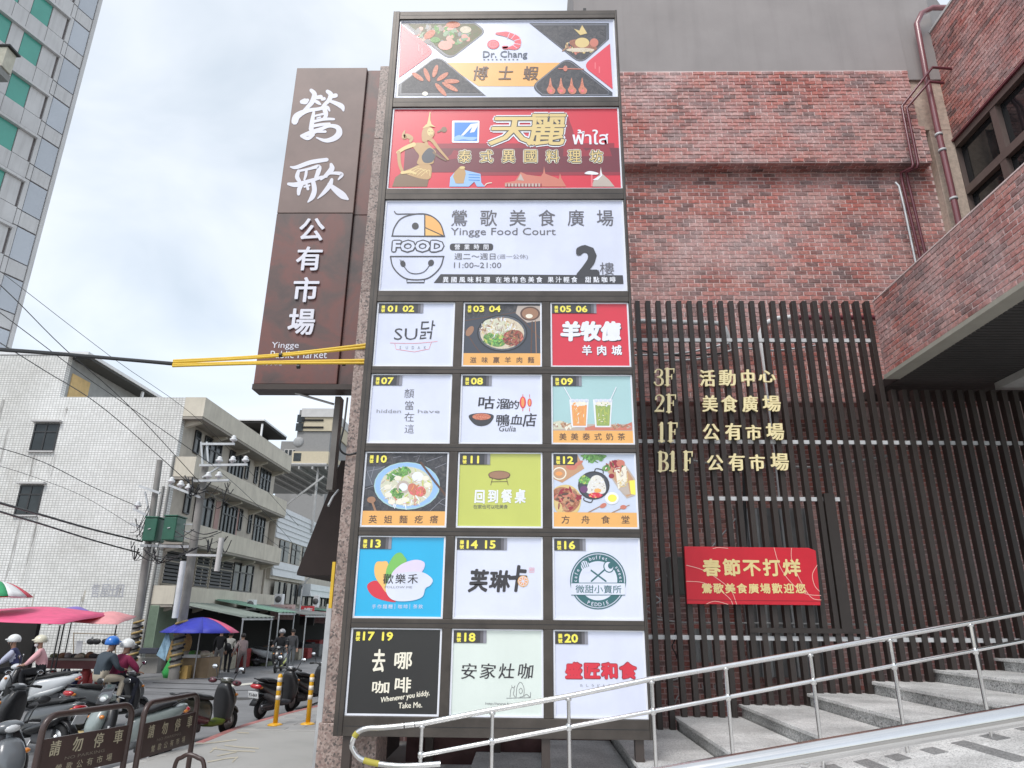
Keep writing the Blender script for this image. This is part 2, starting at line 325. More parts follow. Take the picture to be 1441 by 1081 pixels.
class Art:
    """print in plane coordinates (a, b): origin o, axes ax, ay, outward normal nrm; to = function turning photo coordinates into (a, b)"""
    def __init__(s, o, ax, ay, nrm, to=None, step=.0013):
        s.o = V(o); s.ax = V(ax); s.ay = V(ay); s.n = V(nrm); s.to = to or (lambda x, y: (x, y)); s.mb = MB(); s.mats = []; s.step = step; s.k = 0; s.ext = 0; s.kstep = .004
    def mi(s, m):
        if m not in s.mats: s.mats.append(m)
        return s.mats.index(m)
    def P(s, a, b, l): return s.o+s.ax*a+s.ay*b+s.n*(l*s.step)
    def raw(s, pts, faces, m, l, ext=0):
        s.k += 1; l = l+s.k*s.kstep
        n = len(pts)
        if ext:
            top = [s.P(a, b, l)+s.n*ext for a, b in pts]; bot = [s.P(a, b, l) for a, b in pts]
            from collections import Counter
            ed = Counter(); od = {}
            for f in faces:
                for i in range(len(f)):
                    e = (f[i], f[(i+1) % len(f)]); kk = tuple(sorted(e)); ed[kk] += 1; od[kk] = e
            side = [(od[e][0]+n, od[e][1]+n, od[e][1], od[e][0]) for e, c in ed.items() if c == 1]
            s.mb.add(top+bot, [tuple(f) for f in faces]+side, s.mi(m))
        else: s.mb.add([s.P(a, b, l) for a, b in pts], faces, s.mi(m))
    def poly(s, pts, m, l=1, sm=False, raw=False):
        q = [p if raw else s.to(*p) for p in pts]
        if sm: q = smooth(q)
        s.raw(q, [tuple(range(len(q)))], m, l)
    def rect(s, x0, y0, x1, y1, m, l=1): s.poly([(x0, y1), (x1, y1), (x1, y0), (x0, y0)], m, l)
    def ell(s, cx, cy, rx, ry, m, l=1, rot=0, n=24, a0=0, a1=2*PI):
        pts = []
        for i in range(n):
            t = a0+(a1-a0)*i/(n if a1-a0 > 6.28 else n-1); x, y = rx*math.cos(t), ry*math.sin(t)
            pts.append((cx+x*math.cos(rot)-y*math.sin(rot), cy+x*math.sin(rot)+y*math.cos(rot)))
        s.poly(pts, m, l)
    def line(s, pts, wd, m, l=1, sm=False, closed=False, raw=False):
        """ribbon; wd one width or a list of widths (photo px), rounded ends"""
        if sm: 
            if isinstance(wd, (list, tuple)):
                w3 = smooth([(p[0], p[1], w_) for p, w_ in zip(pts, wd)], closed); pts = [(p[0], p[1]) for p in w3]; wd = [max(.1, p[2]) for p in w3]
            else: pts = smooth(pts, closed)
        n = len(pts); wd = wd if isinstance(wd, (list, tuple)) else [wd]*n; L_ = []; R_ = []
        for i, p in enumerate(pts):
            a = pts[(i-1) % n] if (closed or i) else p; b = pts[(i+1) % n] if (closed or i < n-1) else p
            dx, dy = b[0]-a[0], b[1]-a[1]; d = math.hypot(dx, dy) or 1; nx, ny = -dy/d*wd[i]/2, dx/d*wd[i]/2
            L_.append((p[0]+nx, p[1]+ny)); R_.append((p[0]-nx, p[1]-ny))
        tt = (lambda x, y: (x, y)) if raw else s.to
        if closed:
            q = [tt(*x) for x in L_+R_]; s.raw(q, [(i, (i+1) % n, n+(i+1) % n, n+i) for i in range(n)], m, l); return
        def cap(p, a, w_, flip):
            ang = math.atan2(a[1]-p[1], a[0]-p[0]); return [(p[0]+math.cos(ang+sg*PI*j/4)*w_/2, p[1]+math.sin(ang+sg*PI*j/4)*w_/2) for j in (1, 2, 3) for sg in ((-1 if flip else -1),)]
        q = L_+R_+cap(pts[-1], L_[-1], wd[-1], 0)+cap(pts[0], R_[0], wd[0], 1)
        fs = [(i, n+i, n+i+1, i+1) for i in range(n-1)]+[(n-1, 2*n-1, 2*n+2, 2*n+1, 2*n), (n, 0, 2*n+5, 2*n+4, 2*n+3)]
        s.raw([tt(*x) for x in q], fs, m, l, s.ext)
    def text(s, st, x0, y0, x1, y1, m, l=2, bold=0, shear=0, warp=0, contrast=0, ext=0, raw=False, rot=0, keep=False):
        """fit one line of text to the box (photo px, y down)"""
        warp = min(warp, .045); st_r = max(0, bold); nst = 3 if bold < .03 else 4; vs, fs = glyphs(st, min(0, bold))
        if not vs: return
        gx0 = min(v[0] for v in vs); gx1 = max(v[0] for v in vs); gy0 = min(v[1] for v in vs); gy1 = max(v[1] for v in vs)
        if raw: a0, a1, b0, b1 = x0, x1, y0, y1
        else:
            ym = (y0+y1)/2; xm = (x0+x1)/2; a0 = s.to(x0, ym)[0]; a1 = s.to(x1, ym)[0]; b1 = s.to(xm, y0)[1]; b0 = s.to(xm, y1)[1]
        sx_, sy_ = (a1-a0)/(gx1-gx0), (b1-b0)/(gy1-gy0); hh = b1-b0
        if keep and sx_ > sy_*1.2: a0 += (a1-a0-(gx1-gx0)*sy_*1.2)/2; sx_ = sy_*1.2
        if st_r: sx_ *= 1-2*st_r*hh/max(a1-a0, 1e-6); sy_ *= 1-2*st_r; a0 += st_r*hh; b0 += st_r*hh
        for c in range(2 if contrast else 1):
            o = []
            for x, y in vs:
                a = a0+(x-gx0)*sx_+c*contrast*hh; b = b0+(y-gy0)*sy_
                if warp:
                    q = V((a/hh*2.2, b/hh*2.2, l*3.1)); nn = noise.noise_vector(q); n2 = noise.noise_vector(q*3.1)
                    a += (nn.x+n2.x*.35)*warp*hh; b += (nn.y+n2.y*.35)*warp*hh
                a += shear*(b-b0); b += rot*(a-a0); o.append((a, b))
            R0 = st_r*hh
            of = [(0, 0)] if R0 <= 0 else [(R0*math.cos(j*PI/nst), R0*math.sin(j*PI/nst)) for j in range(2*nst)]
            for j, (dx, dy) in enumerate(of): s.raw([(p[0]+dx, p[1]+dy) for p in o], fs, m, l+(c*len(of)+j)*.065, ext)
    def chars(s, st, x0, y0, x1, y1, m, l=2, vert=False, **k):
        """characters one by one, evenly spaced over the box"""
        n = len(st)
        for i, ch in enumerate(st):
            if ch == ' ': continue
            if vert:
                h = y1-y0; ch_h = k.get('cs', h/n*.86); cy = y0+ch_h/2+(h-ch_h)*(i/(n-1) if n > 1 else .5); bx = (x0, cy-ch_h/2, x1, cy+ch_h/2)
            else:
                cw = k.get('cs', (y1-y0)*1.02); cx = x0+cw/2+(x1-x0-cw)*(i/(n-1) if n > 1 else .5); bx = (cx-cw/2, y0, cx+cw/2, y1)
            kk = {a: b for a, b in k.items() if a != 'cs'}
            vs, _ = glyphs(ch, 0); gy = [v[1] for v in vs]; gx = [v[0] for v in vs]
            fy0 = (.88-max(gy)); fy1 = (.88-min(gy)); fx0, fx1 = min(gx), max(gx)
            W_, H_ = bx[2]-bx[0], bx[3]-bx[1]
            s.text(ch, bx[0]+W_*fx0, bx[1]+H_*fy0, bx[0]+W_*fx1, bx[1]+H_*fy1, m, l, **kk)
    def scatter(s, cx, cy, rx, ry, n, ms, l, size=(2, 1), seed=0, rot=0):
        r = random.Random(seed+int(cx*7+cy))
        for i in range(n):
            t, u = r.uniform(0, 2*PI), math.sqrt(r.random()); x, y = rx*u*math.cos(t), ry*u*math.sin(t)
            s.ell(cx+x*math.cos(rot)-y*math.sin(rot), cy+x*math.sin(rot)+y*math.cos(rot), size[0]*r.uniform(.5, 1.3), size[1]*r.uniform(.5, 1.3), r.choice(ms), l+i*.006, r.uniform(0, PI), n=9)
    def build(s, name, parent=None, **k): return s.mb.build(name, s.mats, parent, **k)
def fy(Y):  # photo px -> (X, Z) on the plane y = Y
    def f(px, py): p = PY(px, py, Y); return (p.x, p.z)
    return f
def artY(Y, **k): return Art((0, Y, 0), (1, 0, 0), (0, 0, 1), (0, -1, 0), fy(Y), **k)
def zf(ox, oy, s_): return lambda *p: (ox+p[0]/s_, oy+p[1]/s_)
# ------------------------------------------------------------------ shared materials
brick_mat()
M_mortar = mat('mortar', (.70, .56, .54), .9, var=.2, scale=2, bump=.3, bscale=60)
M_grey = mat('grey_render', (.31, .285, .28), .85, var=.08, scale=.8, bump=.15, bscale=90, streak=.12)
M_lgrey = mat('pale_render', (.55, .54, .53), .8, var=.08, scale=1)
M_beige = mat('beige_washed_render', (.50, .40, .33), .9, var=.2, scale=14, bump=.4, bscale=80)
M_maroon = mat('maroon_paint', (.13, .028, .04), .32, var=.1, coat=.3)
M_dkbrown = mat('dark_brown_metal', (.052, .039, .034), .42, var=.12, scale=3, coat=.1)
M_slat = mat('brown_slat_metal', (.034, .026, .023), .45, var=.15, scale=2, per=.18)
M_frame = mat('brushed_dark_frame', (.075, .064, .056), .38, metal=.35, var=.25, scale=2.5, bump=.05, bscale=120)
M_galv = mat('galvanised_steel', (.50, .51, .52), .45, metal=.5, var=.15)
M_rail = mat('fence_rail_steel', (.56, .57, .58), .6, metal=.15, var=.1)
M_pvc = mat('grey_pvc', (.50, .51, .52), .5, var=.08)
M_black = mat('black_plastic', (.018, .018, .02), .4, var=.2)
M_rubber = mat('tyre_rubber', (.02, .02, .021), .8, var=.2)
M_steel = mat('polished_stainless', (.72, .71, .70), .16, metal=1, var=.05, scale=6)
M_glass = mat('dark_glass', (.012, .015, .017), .06, var=.3, scale=.6, spec=.8)
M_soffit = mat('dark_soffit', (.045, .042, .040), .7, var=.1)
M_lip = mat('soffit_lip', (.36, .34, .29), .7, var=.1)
M_white = mat('white_paint', (.74, .74, .75), .5, var=.05)
M_yellow = mat('yellow_sleeve', (.72, .46, .03), .5, var=.08)
M_gold = mat('gold_letter', (.92, .80, .46), .35, metal=.1, var=.08)
M_silver = mat('silver_letter', (.72, .72, .80), .45, var=.03)
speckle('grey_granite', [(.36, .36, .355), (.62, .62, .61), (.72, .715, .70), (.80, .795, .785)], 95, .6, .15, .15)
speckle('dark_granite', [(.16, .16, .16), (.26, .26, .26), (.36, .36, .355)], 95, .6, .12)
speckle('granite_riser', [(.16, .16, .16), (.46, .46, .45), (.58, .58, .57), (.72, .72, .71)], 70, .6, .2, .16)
speckle('pink_granite', [(.10, .085, .08), (.32, .235, .205), (.46, .36, .32), (.26, .17, .15)], 42, .4, .1)
GR, DG, PG = MATS['grey_granite'], MATS['dark_granite'], MATS['pink_granite']
BR = MATS['brick_face']
YS, YF, YW, YR = 7*K, 9*K, 10*K, 6*K
# ------------------------------------------------------------------ ground, road, pavement
M_asph = mat('asphalt', (.21, .21, .215), .9, var=.16, scale=1.1, bump=.4, bscale=120, dirt=.4, dcol=(.11, .11, .112))
B('ground', mat('far_ground', (.12, .12, .115), .9), None, (-400, 400, -60, 700, -.4, -.16), kind='structure')
B('road', M_asph, None, (-70, -5.75, -30, 160, -.3, ROAD), kind='structure')
M_pave = mat('pavement_concrete', (.40, .39, .37), .85, var=.12, scale=.9, bump=.3, bscale=110, dirt=.25, dcol=(.2, .19, .18))
kx = -4.4*K
pts = [(-7.2, -8), (-6.9, 2.), (-6.4, 9.), (-5.9, 11.7), (-5.78, 13.4), (-5.8, 15.3), (-5.55, 17.4), (-5.2, 19.3), (-4.9, 22.5), (-4.6, 30)]
sm_k = smooth(pts, False, 4)
q = MB()
for (a, b), (c, d) in zip(sm_k, sm_k[1:]):
    q.prism([(a+.16, b, -.2), (14, b, -.2), (14, d, -.2), (c+.16, d, -.2)], (0, 0, .2))
pav = q.build('pavement', M_pave, kind='structure')
# kerb stones with worn red paint
M_kerb = mat('kerb_red_paint', (.42, .17, .16), .8, var=.25, scale=3, dirt=.6, dcol=(.38, .36, .34)); M_kerb2 = mat('kerb_concrete', (.42, .41, .39), .85, var=.12)
n_ = 0
for (a, b), (c, d) in zip(sm_k, sm_k[1:]):
    if b < 4: continue
    e = V((c-a, d-b, 0)); L_ = e.length; e.normalize(); nrm = V((e.y, -e.x, 0))
    k_ = max(1, round(L_/.9))
    for j in range(k_):
        p0 = V((a, b, 0))+e*(L_*j/k_+.006); p1 = V((a, b, 0))+e*(L_*(j+1)/k_-.006)
        MB().prism([(p0.x, p0.y, -.2), (p1.x, p1.y, -.2), (p1.x+nrm.x*.16, p1.y+nrm.y*.16, -.2), (p0.x+nrm.x*.16, p0.y+nrm.y*.16, -.2)], (0, 0, .205)).build('kerb_stone', M_kerb if b > 13 else M_kerb2, pav, bevel=.015)
# paving slabs on the pavement beyond the bollards, with cable-cut concrete nearer
def pavez(px, py): return PZ(px, py, 0)
M_slab = mat('paving_slab', (.34, .335, .33), .8, var=.1, scale=2, bump=.2, per=.1)
y0 = PZ(430, 1028, 0).y
proto = None; rows = 0
yy = y0
while yy < 27:
    xx = -5.3+(.0 if rows % 2 == 0 else .3)
    while xx < -2.7:
        lim = None
        for (a, b), (c, d) in zip(sm_k, sm_k[1:]):
            if b <= yy+.15 < d: lim = a+(c-a)*(yy+.15-b)/(d-b)
        if lim is None or xx > lim+.18:
            if proto is None: proto = MB().box(xx, xx+.59, yy, yy+.29, -.02, .012).build('paving_slab', M_slab, pav, bevel=.004)
            else: sharecopy(proto, V((xx+.295, yy+.145, -.02)), pav)
        xx += .6
    yy += .3; rows += 1
B('concrete_strip', M_kerb2, pav, (-5.5, -2.6, y0-.14, y0-.01, -.02, .013))
# faded painted lettering and lines on the pavement
M_fade = mat('faded_yellow_paint', (.50, .455, .36), .85, var=.2, scale=6)
ap = Art((0, 0, .004), (1, 0, 0), (0, 1, 0), (0, 0, 1), lambda x, y: tuple(PZ(x, y, 0))[:2])
za = zf(230, 920, 5.764)
for a in ([(260, 735), (430, 720), (590, 700)], [(400, 770), (560, 790), (740, 795)], [(440, 830), (590, 800)], [(500, 745), (620, 760), (770, 770)], [(360, 880), (520, 850), (600, 845)], [(600, 640), (690, 645)], [(430, 760), (380, 800)], [(600, 840), (560, 880)]):
    ap.line([za(*p) for p in a], 1.7, M_fade)
ap.build('faded_ground_marking', pav)
# dashed road lines
M_line = mat('road_paint', (.62, .60, .53), .8, var=.12, scale=4); M_liney = mat('road_paint_yellow', (.62, .48, .22), .8, var=.15)
al = Art((0, 0, ROAD+.004), (1, 0, 0), (0, 1, 0), (0, 0, 1), lambda x, y: tuple(G(x, y))[:2])
al.line([(56, 1000.5), (114, 993)], 3.2, M_line); al.line([(327, 965), (366, 961)], 2.6, M_line); al.line([(105, 1031), (124, 1030)], 4, M_liney)
al.line([(-40, 1010), (20, 1003)], 3.2, M_line); al.line([(400, 957), (440, 953)], 2.2, M_line)
al.build('road_marking', None, kind='structure')
M_tar = mat('tar_seam', (.035, .035, .036), .8)
al = Art((0, 0, ROAD+.003), (1, 0, 0), (0, 1, 0), (0, 0, 1), lambda x, y: tuple(G(x, y))[:2])
al.line([(215, 961), (300, 963), (420, 966)], .9, M_tar); al.line([(205, 968), (330, 972), (400, 971)], .7, M_tar); al.line([(60, 975), (200, 969)], .8, M_tar)
al.build('road_seam', None, kind='structure')
M_patch = mat('asphalt_patch', (.165, .165, .168), .9, var=.2, scale=3, bump=.5, bscale=140)
al = Art((0, 0, ROAD+.0015), (1, 0, 0), (0, 1, 0), (0, 0, 1), lambda x, y: (x, y))
for (x, y, w_, h_, r_) in ((-9.2, 19, 2.2, 1.1, .1), (-11.5, 22.6, 3.4, .9, -.06), (-7.4, 24, 1.6, 3.2, .05), (-8.4, 12.6, 1.3, 1.9, .2)): 
    c_, s_ = math.cos(r_), math.sin(r_); al.poly([(x+a_*w_/2*c_-b_*h_/2*s_, y+a_*w_/2*s_+b_*h_/2*c_) for a_, b_ in ((-1, -1), (1, -1), (1, 1), (-1, 1))], M_patch, 1)
al.build('road_patch', None, kind='structure')
MB().lathe([(.34, ROAD-.01), (.34, ROAD+.006), (.30, ROAD+.008)], (-8.1, 21.4, 0), 24).build('manhole_cover', mat('cast_iron', (.09, .085, .08), .6, metal=.4), bpy.data.objects['road'])
# ------------------------------------------------------------------ market building
bld = thing('market_building', 'red brick market building with grey top storey and brick parapet behind the signs', 'building', (4.5*K, 12*K, 0))
BW, BH = .256, .0935
def brick_course(q, fn, a0, a1, b0, b1, proud=.011, jit=.004, skip=None, single=None):
    """fn(a, b, out) -> point ; lays running-bond bricks as shallow boxes"""
    r = int(round((b1-b0)/BH)); hb = (b1-b0)/max(r, 1)
    for i in range(r):
        z0 = b0+i*hb+.010; z1 = z0+hb-.021+random.uniform(-.002, .002); a = a0-(BW/2 if i % 2 else 0)
        while a < a1-.02:
            x0, x1 = max(a+.009, a0), min(a+BW-.011+random.uniform(-.002, .002), a1); a += BW
            if x1-x0 < .03 or (skip and skip((x0+x1)/2, (z0+z1)/2)): continue
            o = proud+random.uniform(-jit, jit); dz = random.uniform(-.0015, .0015)
            if single and single(x0, x1, z0+dz, z1+dz, o): continue
            P = [fn(x0, z0+dz, 0), fn(x1, z0+dz, 0), fn(x1, z1+dz, 0), fn(x0, z1+dz, 0), fn(x0, z0+dz, o), fn(x1, z0+dz, o), fn(x1, z1+dz, o), fn(x0, z1+dz, o)]
            q.add(P, [(4, 5, 6, 7), (0, 1, 5, 4), (1, 2, 6, 5), (2, 3, 7, 6), (3, 0, 4, 7)])
# lower wall
zl = PY(1100, 566, YW).z; ztop = PY(1100, 229, YW).z; xr = 6.86*K
B('brick_wall', M_mortar, bld, (-1.9*K, xr, YW, YW+.3, zl, ztop+.3), (-1.9*K, 9.5*K, YW+1.1, YW+1.4, -.1, zl), (-1.9*K, 9.5*K, YW+.302, YW+1.4, zl+.002, zl+.3), (xr+.002, 9.5*K, YW+.0, YW+.3, zl+.002, zl+.3), sep=False)
wall_o = [o for o in bld.children][-1]
q = MB(); brick_course(q, lambda a, b, o: (a, YW-o, b), 1.2*K, xr, zl, ztop)
brick_course(q, lambda a, b, o: (a, YW+1.1-o, b), -1.9*K, 9.*K, 0, zl-.02)
brick_course(q, lambda a, b, o: (a, YW+b, zl-o), 1.2*K, xr, .01, .29)
q.build('brick', BR, wall_o, kind='stuff')
# projecting upper band
YB = 9.75*K; zb0 = PY(1100, 229, YB).z; zb1 = PY(1100, 100, YB).z; xb = PY(1276, 100, YB).x; xb2 = PY(1311, 228, YB).x; zst = PY(1295, 178, YB).z
band = B('upper_brick_band', M_mortar, bld, (-1.9*K, xb, YB, YB+.34, zb0, zb1), (xb, xb2, YB, YB+.34, zb0, zst))
q = MB(); brick_course(q, lambda a, b, o: (a, YB-o, b), 1.*K, xb, zb0+.01, zb1-.02, .016, .008); brick_course(q, lambda a, b, o: (a, YB-o, b), xb+.002, xb2, zb0+.01, zst, .016, .008)
brick_course(q, lambda a, b, o: (a, YB+b, zb0-o), 1.*K, xb2, .01, .31)
q.build('brick', BR, band, kind='stuff')
# grey rendered storey
xg = PY(1262, 25, YB).x
B('grey_storey', M_grey, bld, (.86*K, xg, YB+.03, YB+6, zb1, 14*K))
q = MB(); P0 = PY(1262, 60, YB+.03); 
q.prism([(xg+.002, YB+.06, zb1-.2), (xg+.002, YB+1.5, zb1-.2), (8.6*K, YB+1.5, zb1-.2), (7.3*K, YB+.06, zb1-.2)], (0, 0, PY(1275, 5, YB+.8).z-zb1+.2))
q.build('stair_tower', M_grey, bld)
B('vent_slot', M_black, bld, (PY(821, 20, YB).x, PY(825, 20, YB).x, YB-.01, YB+.05, PY(822, 18, YB).z, PY(822, 12, YB).z))
# beige column at the inner corner
B('corner_column', M_beige, bld, (xb+.003, 7.235*K, YB+.12, YB+.5, zst+.004, 11.35*K), (xr+.003, 7.235*K, YB+.12, YB+.5, 5.*K, zst), bevel=.01, sep=False)
# right wing: wall, window, parapet, soffit
XW = 7.238*K; yw1 = 9.99*K; zw1 = PX(1336, 208, XW).z; zt = 11.66*K
wing = B('wing_wall', M_mortar, bld, (XW, XW+.3, -2, yw1+.4, zw1, zt))
q = MB(); brick_course(q, lambda a, b, o: (XW-o, a, b), 5.6*K, 9.93*K, zw1+.03, zt, .015, .007); q.build('brick', BR, wing, kind='stuff')
B('roof_coping', M_lgrey, wing, (XW-.04, XW+.4, -2, yw1, zt, zt+.06))
win = B('wing_window', M_glass, bld, (XW+.12, XW+.15, -1, yw1-.1, 5.6*K, zw1))
ztr = PX(1352, 276, XW).z
M_wf = mat('window_frame_brown', (.135, .10, .09), .45, var=.1)
q = MB().box(XW-.0, XW+.11, -1, yw1-.05, ztr-.09, ztr+.08).box(XW-.01, XW+.11, -1, yw1-.05, zw1-.14, zw1-.002)
ym1 = PX(1420, 262, XW).y; ym2 = PX(1408, 200, XW).y
q.build('window_frame', M_wf, win)
for y_, z0_, z1_ in ((ym1, 5.6*K, ztr-.09), (ym2, ztr+.08, zw1-.14), (ym1-1.5, 5.6*K, ztr-.09), (ym2-1.6, ztr+.08, zw1-.14), (yw1-.1, 5.6*K, zw1-.14)):
    B('mullion', M_wf, win, (XW+.005, XW+.115, y_-.08, y_+.08, z0_, z1_))
B('window_blind', mat('ochre_curtain', (.20, .17, .10), .8), win, (XW+.35, XW+.4, 9.0*K, 9.35*K, 6*K, zw1))
B('lintel_trim', M_maroon, bld, (XW-.06, XW-.0, -1, yw1-.08, zw1+.002, zw1+.05))
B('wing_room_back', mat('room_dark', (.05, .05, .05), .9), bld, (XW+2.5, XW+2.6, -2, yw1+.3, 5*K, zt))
XP = 4.925*K; zp0 = 4.86*K; zp1 = 5.95*K; ype = 8.97*K
par = B('parapet', M_mortar, bld, (XP, XP+.22, -2, ype, zp0, zp1))
B('parapet_lip', M_lip, par, (XP-.035, XP+.25, -2, ype+.01, zp0-.07, zp0-.002))
B('parapet_coping', M_mortar, par, (XP-.02, XP+.25, -2, ype, zp1+.001, zp1+.02))
# every brick of the near parapet is its own object up to 300, the far end joined
cand = []
def pick(x0, x1, z0, z1, o): cand.append((x0, x1, z0, z1, o)); return True
q = MB(); brick_course(q, None, 5.7*K, ype, zp0+.005, zp1, .013, .004, single=pick)
cand.sort(key=lambda c: c[0]); meshes = {}
q = MB(); cnt = 0
for x0, x1, z0, z1, o in cand:
    full = abs((x1-x0)-(BW-.020)) < .006
    if cnt < 300 and full:
        c = V((XP-o+.011, (x0+x1)/2, z0)); cnt += 1
        if 'b' not in meshes: meshes['b'] = MB().box(c.x-.011, c.x+.011, x0, x1, z0, z1).build('brick', BR, par, bevel=.003); 
        else:
            s_ = sharecopy(meshes['b'], c, par); s_.rotation_euler = (random.uniform(-.006, .006), 0, 0)
    else: q.box(XP-o, XP, x0, x1, z0, z1)
q.build('brick', BR, par, kind='stuff')
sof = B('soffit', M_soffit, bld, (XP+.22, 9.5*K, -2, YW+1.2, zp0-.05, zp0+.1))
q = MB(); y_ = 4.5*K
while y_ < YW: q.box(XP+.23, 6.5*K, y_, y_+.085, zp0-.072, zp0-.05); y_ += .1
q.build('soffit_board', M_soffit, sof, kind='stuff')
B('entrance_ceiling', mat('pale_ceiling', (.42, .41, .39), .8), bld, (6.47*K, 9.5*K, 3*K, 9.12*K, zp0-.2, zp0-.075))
# ------------------------------------------------------------------ pipes on the wall
def pipe(name, pts, r, m, label, grp=None, brackets=None, cat='pipe', n=10):
    q = MB(); q.tube(pts, r, n); o = q.build(name, m)
    tag(o, label, cat, grp)
    if brackets:
        for p in brackets:
            MB().lathe([(r*1.25, -.025), (r*1.25, .025)], p, 12).build('pipe_clamp', M_pvc, o)
    return o
yp = YB+.0
Yq = 9.62*K
pd = [PY(1336, 11, Yq-.1), PY(1312, 11, Yq), PY(1297, 19, Yq), PY(1290, 34, Yq), PY(1304, 110, Yq), PY(1319, 180, Yq), PY(1338, 262, Yq), PY(1357, 350, Yq), PY(1362, 372, Yq)]
pipe('drain_pipe', pd, .062, mat('drain_maroon', (.21, .075, .085), .3, var=.08, coat=.4), 'thick glossy maroon drain pipe with white clamps at the inner corner of the brick wall', None, [PY(1321, 190, Yq), PY(1326, 212, Yq), PY(1342, 280, Yq)])
pipe('conduit_pipe', [PY(1341, 97, Yq-.15), PY(1312, 95, Yq-.15), PY(1269, 150, Yq), PY(1285, 232, Yq), PY(1284, 236, Yq), PY(1268, 243, Yq+.3), PY(1270, 258, Yq+.3), PY(1302, 392, Yq+.3)], .03, M_maroon, 'outer thin maroon conduit crossing the corner high up and dropping down the brick wall', 'maroon conduits')
pipe('conduit_pipe', [PY(1328, 117, Yq-.2), PY(1308, 115, Yq-.2), PY(1276, 152, Yq), PY(1292, 231, Yq), PY(1291, 236, Yq), PY(1276, 243, Yq+.3), PY(1278, 256, Yq+.3), PY(1310, 390, Yq+.3)], .03, M_maroon, 'inner shorter maroon conduit bending under the longer one beside the drain pipe', 'maroon conduits')
pipe('cable_conduit', [PY(1260, 257, Yq+.3), PY(1265, 262, Yq+.28), PY(1272, 290, Yq+.28), PY(1296, 405, Yq+.28)], .025, M_galv, 'grey metal conduit with an open elbow beside the maroon pipes on the brick wall')
# ------------------------------------------------------------------ slat fence
fen = thing('slat_screen', 'tall screen of dark brown vertical metal slats standing in front of the brick wall', 'fence', (4*K, YF, 0))
zf1 = PY(1080, 424, YF).z; zf2 = 4.66*K; x_a = PY(911.5, 425, YF).x; pit = (PY(1219, 422, YF).x-x_a)/21
SW, SD = .082, .13
pro = MB().box(x_a-SW/2, x_a+SW/2, YF-.02, YF+SD-.02, .4, zf1).build('slat', M_slat, fen, bevel=.004); 
for i in [-1]+list(range(1, 22)): sharecopy(pro, V((x_a+pit*i, YF-.02+SD/2, .4)), fen)
pr2 = None
for i in range(22, 36):
    c = V((x_a+pit*i, YF-.02+SD/2, .4))
    if pr2 is None: pr2 = MB().box(c.x-SW/2, c.x+SW/2, YF-.02, YF+SD-.02, .4, zf2).build('slat', M_slat, fen, bevel=.004)
    else: sharecopy(pr2, c, fen)
yr_ = YF+.035
for py, xa, xe in ((479, 890, 1228), (622, 890, 1460), (898, 900, 1460), (702, 990, 1186)):
    z = PY(1080, py, yr_).z; B('cross_rail', M_rail, fen, (PY(xa, py, yr_).x, PY(xe, py, yr_).x if xe < 1400 else 7.4*K, yr_-.018, yr_+.03, z-.035, z+.03))
# service door frame in the screen
dx0, dx1 = PY(1046, 800, YF).x, PY(1192, 800, YF).x
B('door_post', M_slat, fen, (PY(1180, 800, YF).x-.09, PY(1180, 800, YF).x+.08, YF-.045, YF+.08, PY(1180, 890, YF).z, PY(1180, 695, YF).z))
B('door_rail', M_slat, fen, (dx0, dx1+.05, YF-.04, YF+.06, PY(1110, 891, YF).z, PY(1110, 884, YF).z))
# things behind the screen
gy = YW-.15
door = tag(B('steel_shutter_door', mat('shutter_steel', (.20, .20, .205), .35, metal=.4, var=.2), None, (PY(1046, 780, YW).x, PY(1150, 780, YW).x, YW+.25, YW+.33, 1.2, PY(1100, 712, YW).z)), 'grey ribbed steel shutter door behind the dark slats', 'door')
for i in range(9):
    x_ = PY(1050+12*i, 780, YW).x
    B('rib_or_reflection', mat('shutter_rib_or_reflection', (.42, .43, .44), .35, metal=.4), door, (x_, x_+.035, YW+.2, YW+.252, 1.2, PY(1100, 714, YW).z))  # paler strips put vertical light reflections into the door's colour
gp = 'service pipes behind the slats'
pipe('water_pipe', [PY(893, 452, gy), PY(1010, 455, gy), PY(1020, 462, gy), PY(1027, 480, gy), PY(1034, 500, gy+.1)], .05, M_pvc, 'grey pipe running level behind the tops of the leftmost slats and bending down', gp)
pipe('water_pipe', [PY(1120, 446, gy), PY(1090, 449, gy), PY(1076, 456, gy), PY(1070, 470, gy), PY(1079, 530, gy), PY(1091, 620, gy), PY(1100, 705, gy)], .055, mat('white_pvc', (.66, .66, .67), .45), 'long white drain pipe dropping behind the slats through the gold lettering', gp)
pipe('water_pipe', [PY(1124, 447, gy), PY(1255, 447, gy)], .05, M_maroon, 'maroon pipe running level behind the tops of the right tall slats', gp)
for i, (a, b_, r) in enumerate((((893, 500), (1030, 482), .022), ((893, 492), (1016, 497), .018), ((930, 508), (1040, 490), .022), ((1035, 489), (1150, 486), .02))):
    m_ = PY((a[0]+b_[0])/2, (a[1]+b_[1])/2+6, gy+.05)
    pipe('cable', smooth([tuple(PY(*a, gy)), tuple(m_), tuple(PY(*b_, gy))], False), r, [M_galv, M_black, M_pvc, M_galv][i], ['pale cable sagging behind the left slats below the level pipe', 'black cable strung behind the left slats', 'lowest grey cable rising to the right behind the left slats', 'pale cable behind the middle slats right of the bundle'][i], 'cables behind the slats', cat='cable')
pipe('cable', [PY(975, 648, gy), PY(1000, 653, gy), PY(1150, 658, gy), PY(1260, 640, gy)], .022, M_galv, 'grey cable rising to the right behind the slats below the gold lettering', 'cables behind the slats', cat='cable')
pipe('cable', [PY(912, 822, gy), PY(935, 812, gy), PY(990, 785, gy), PY(1035, 730, gy)], .014, M_galv, 'thin white cable climbing slantwise behind the slats left of the red banner', 'cables behind the slats', cat='cable')
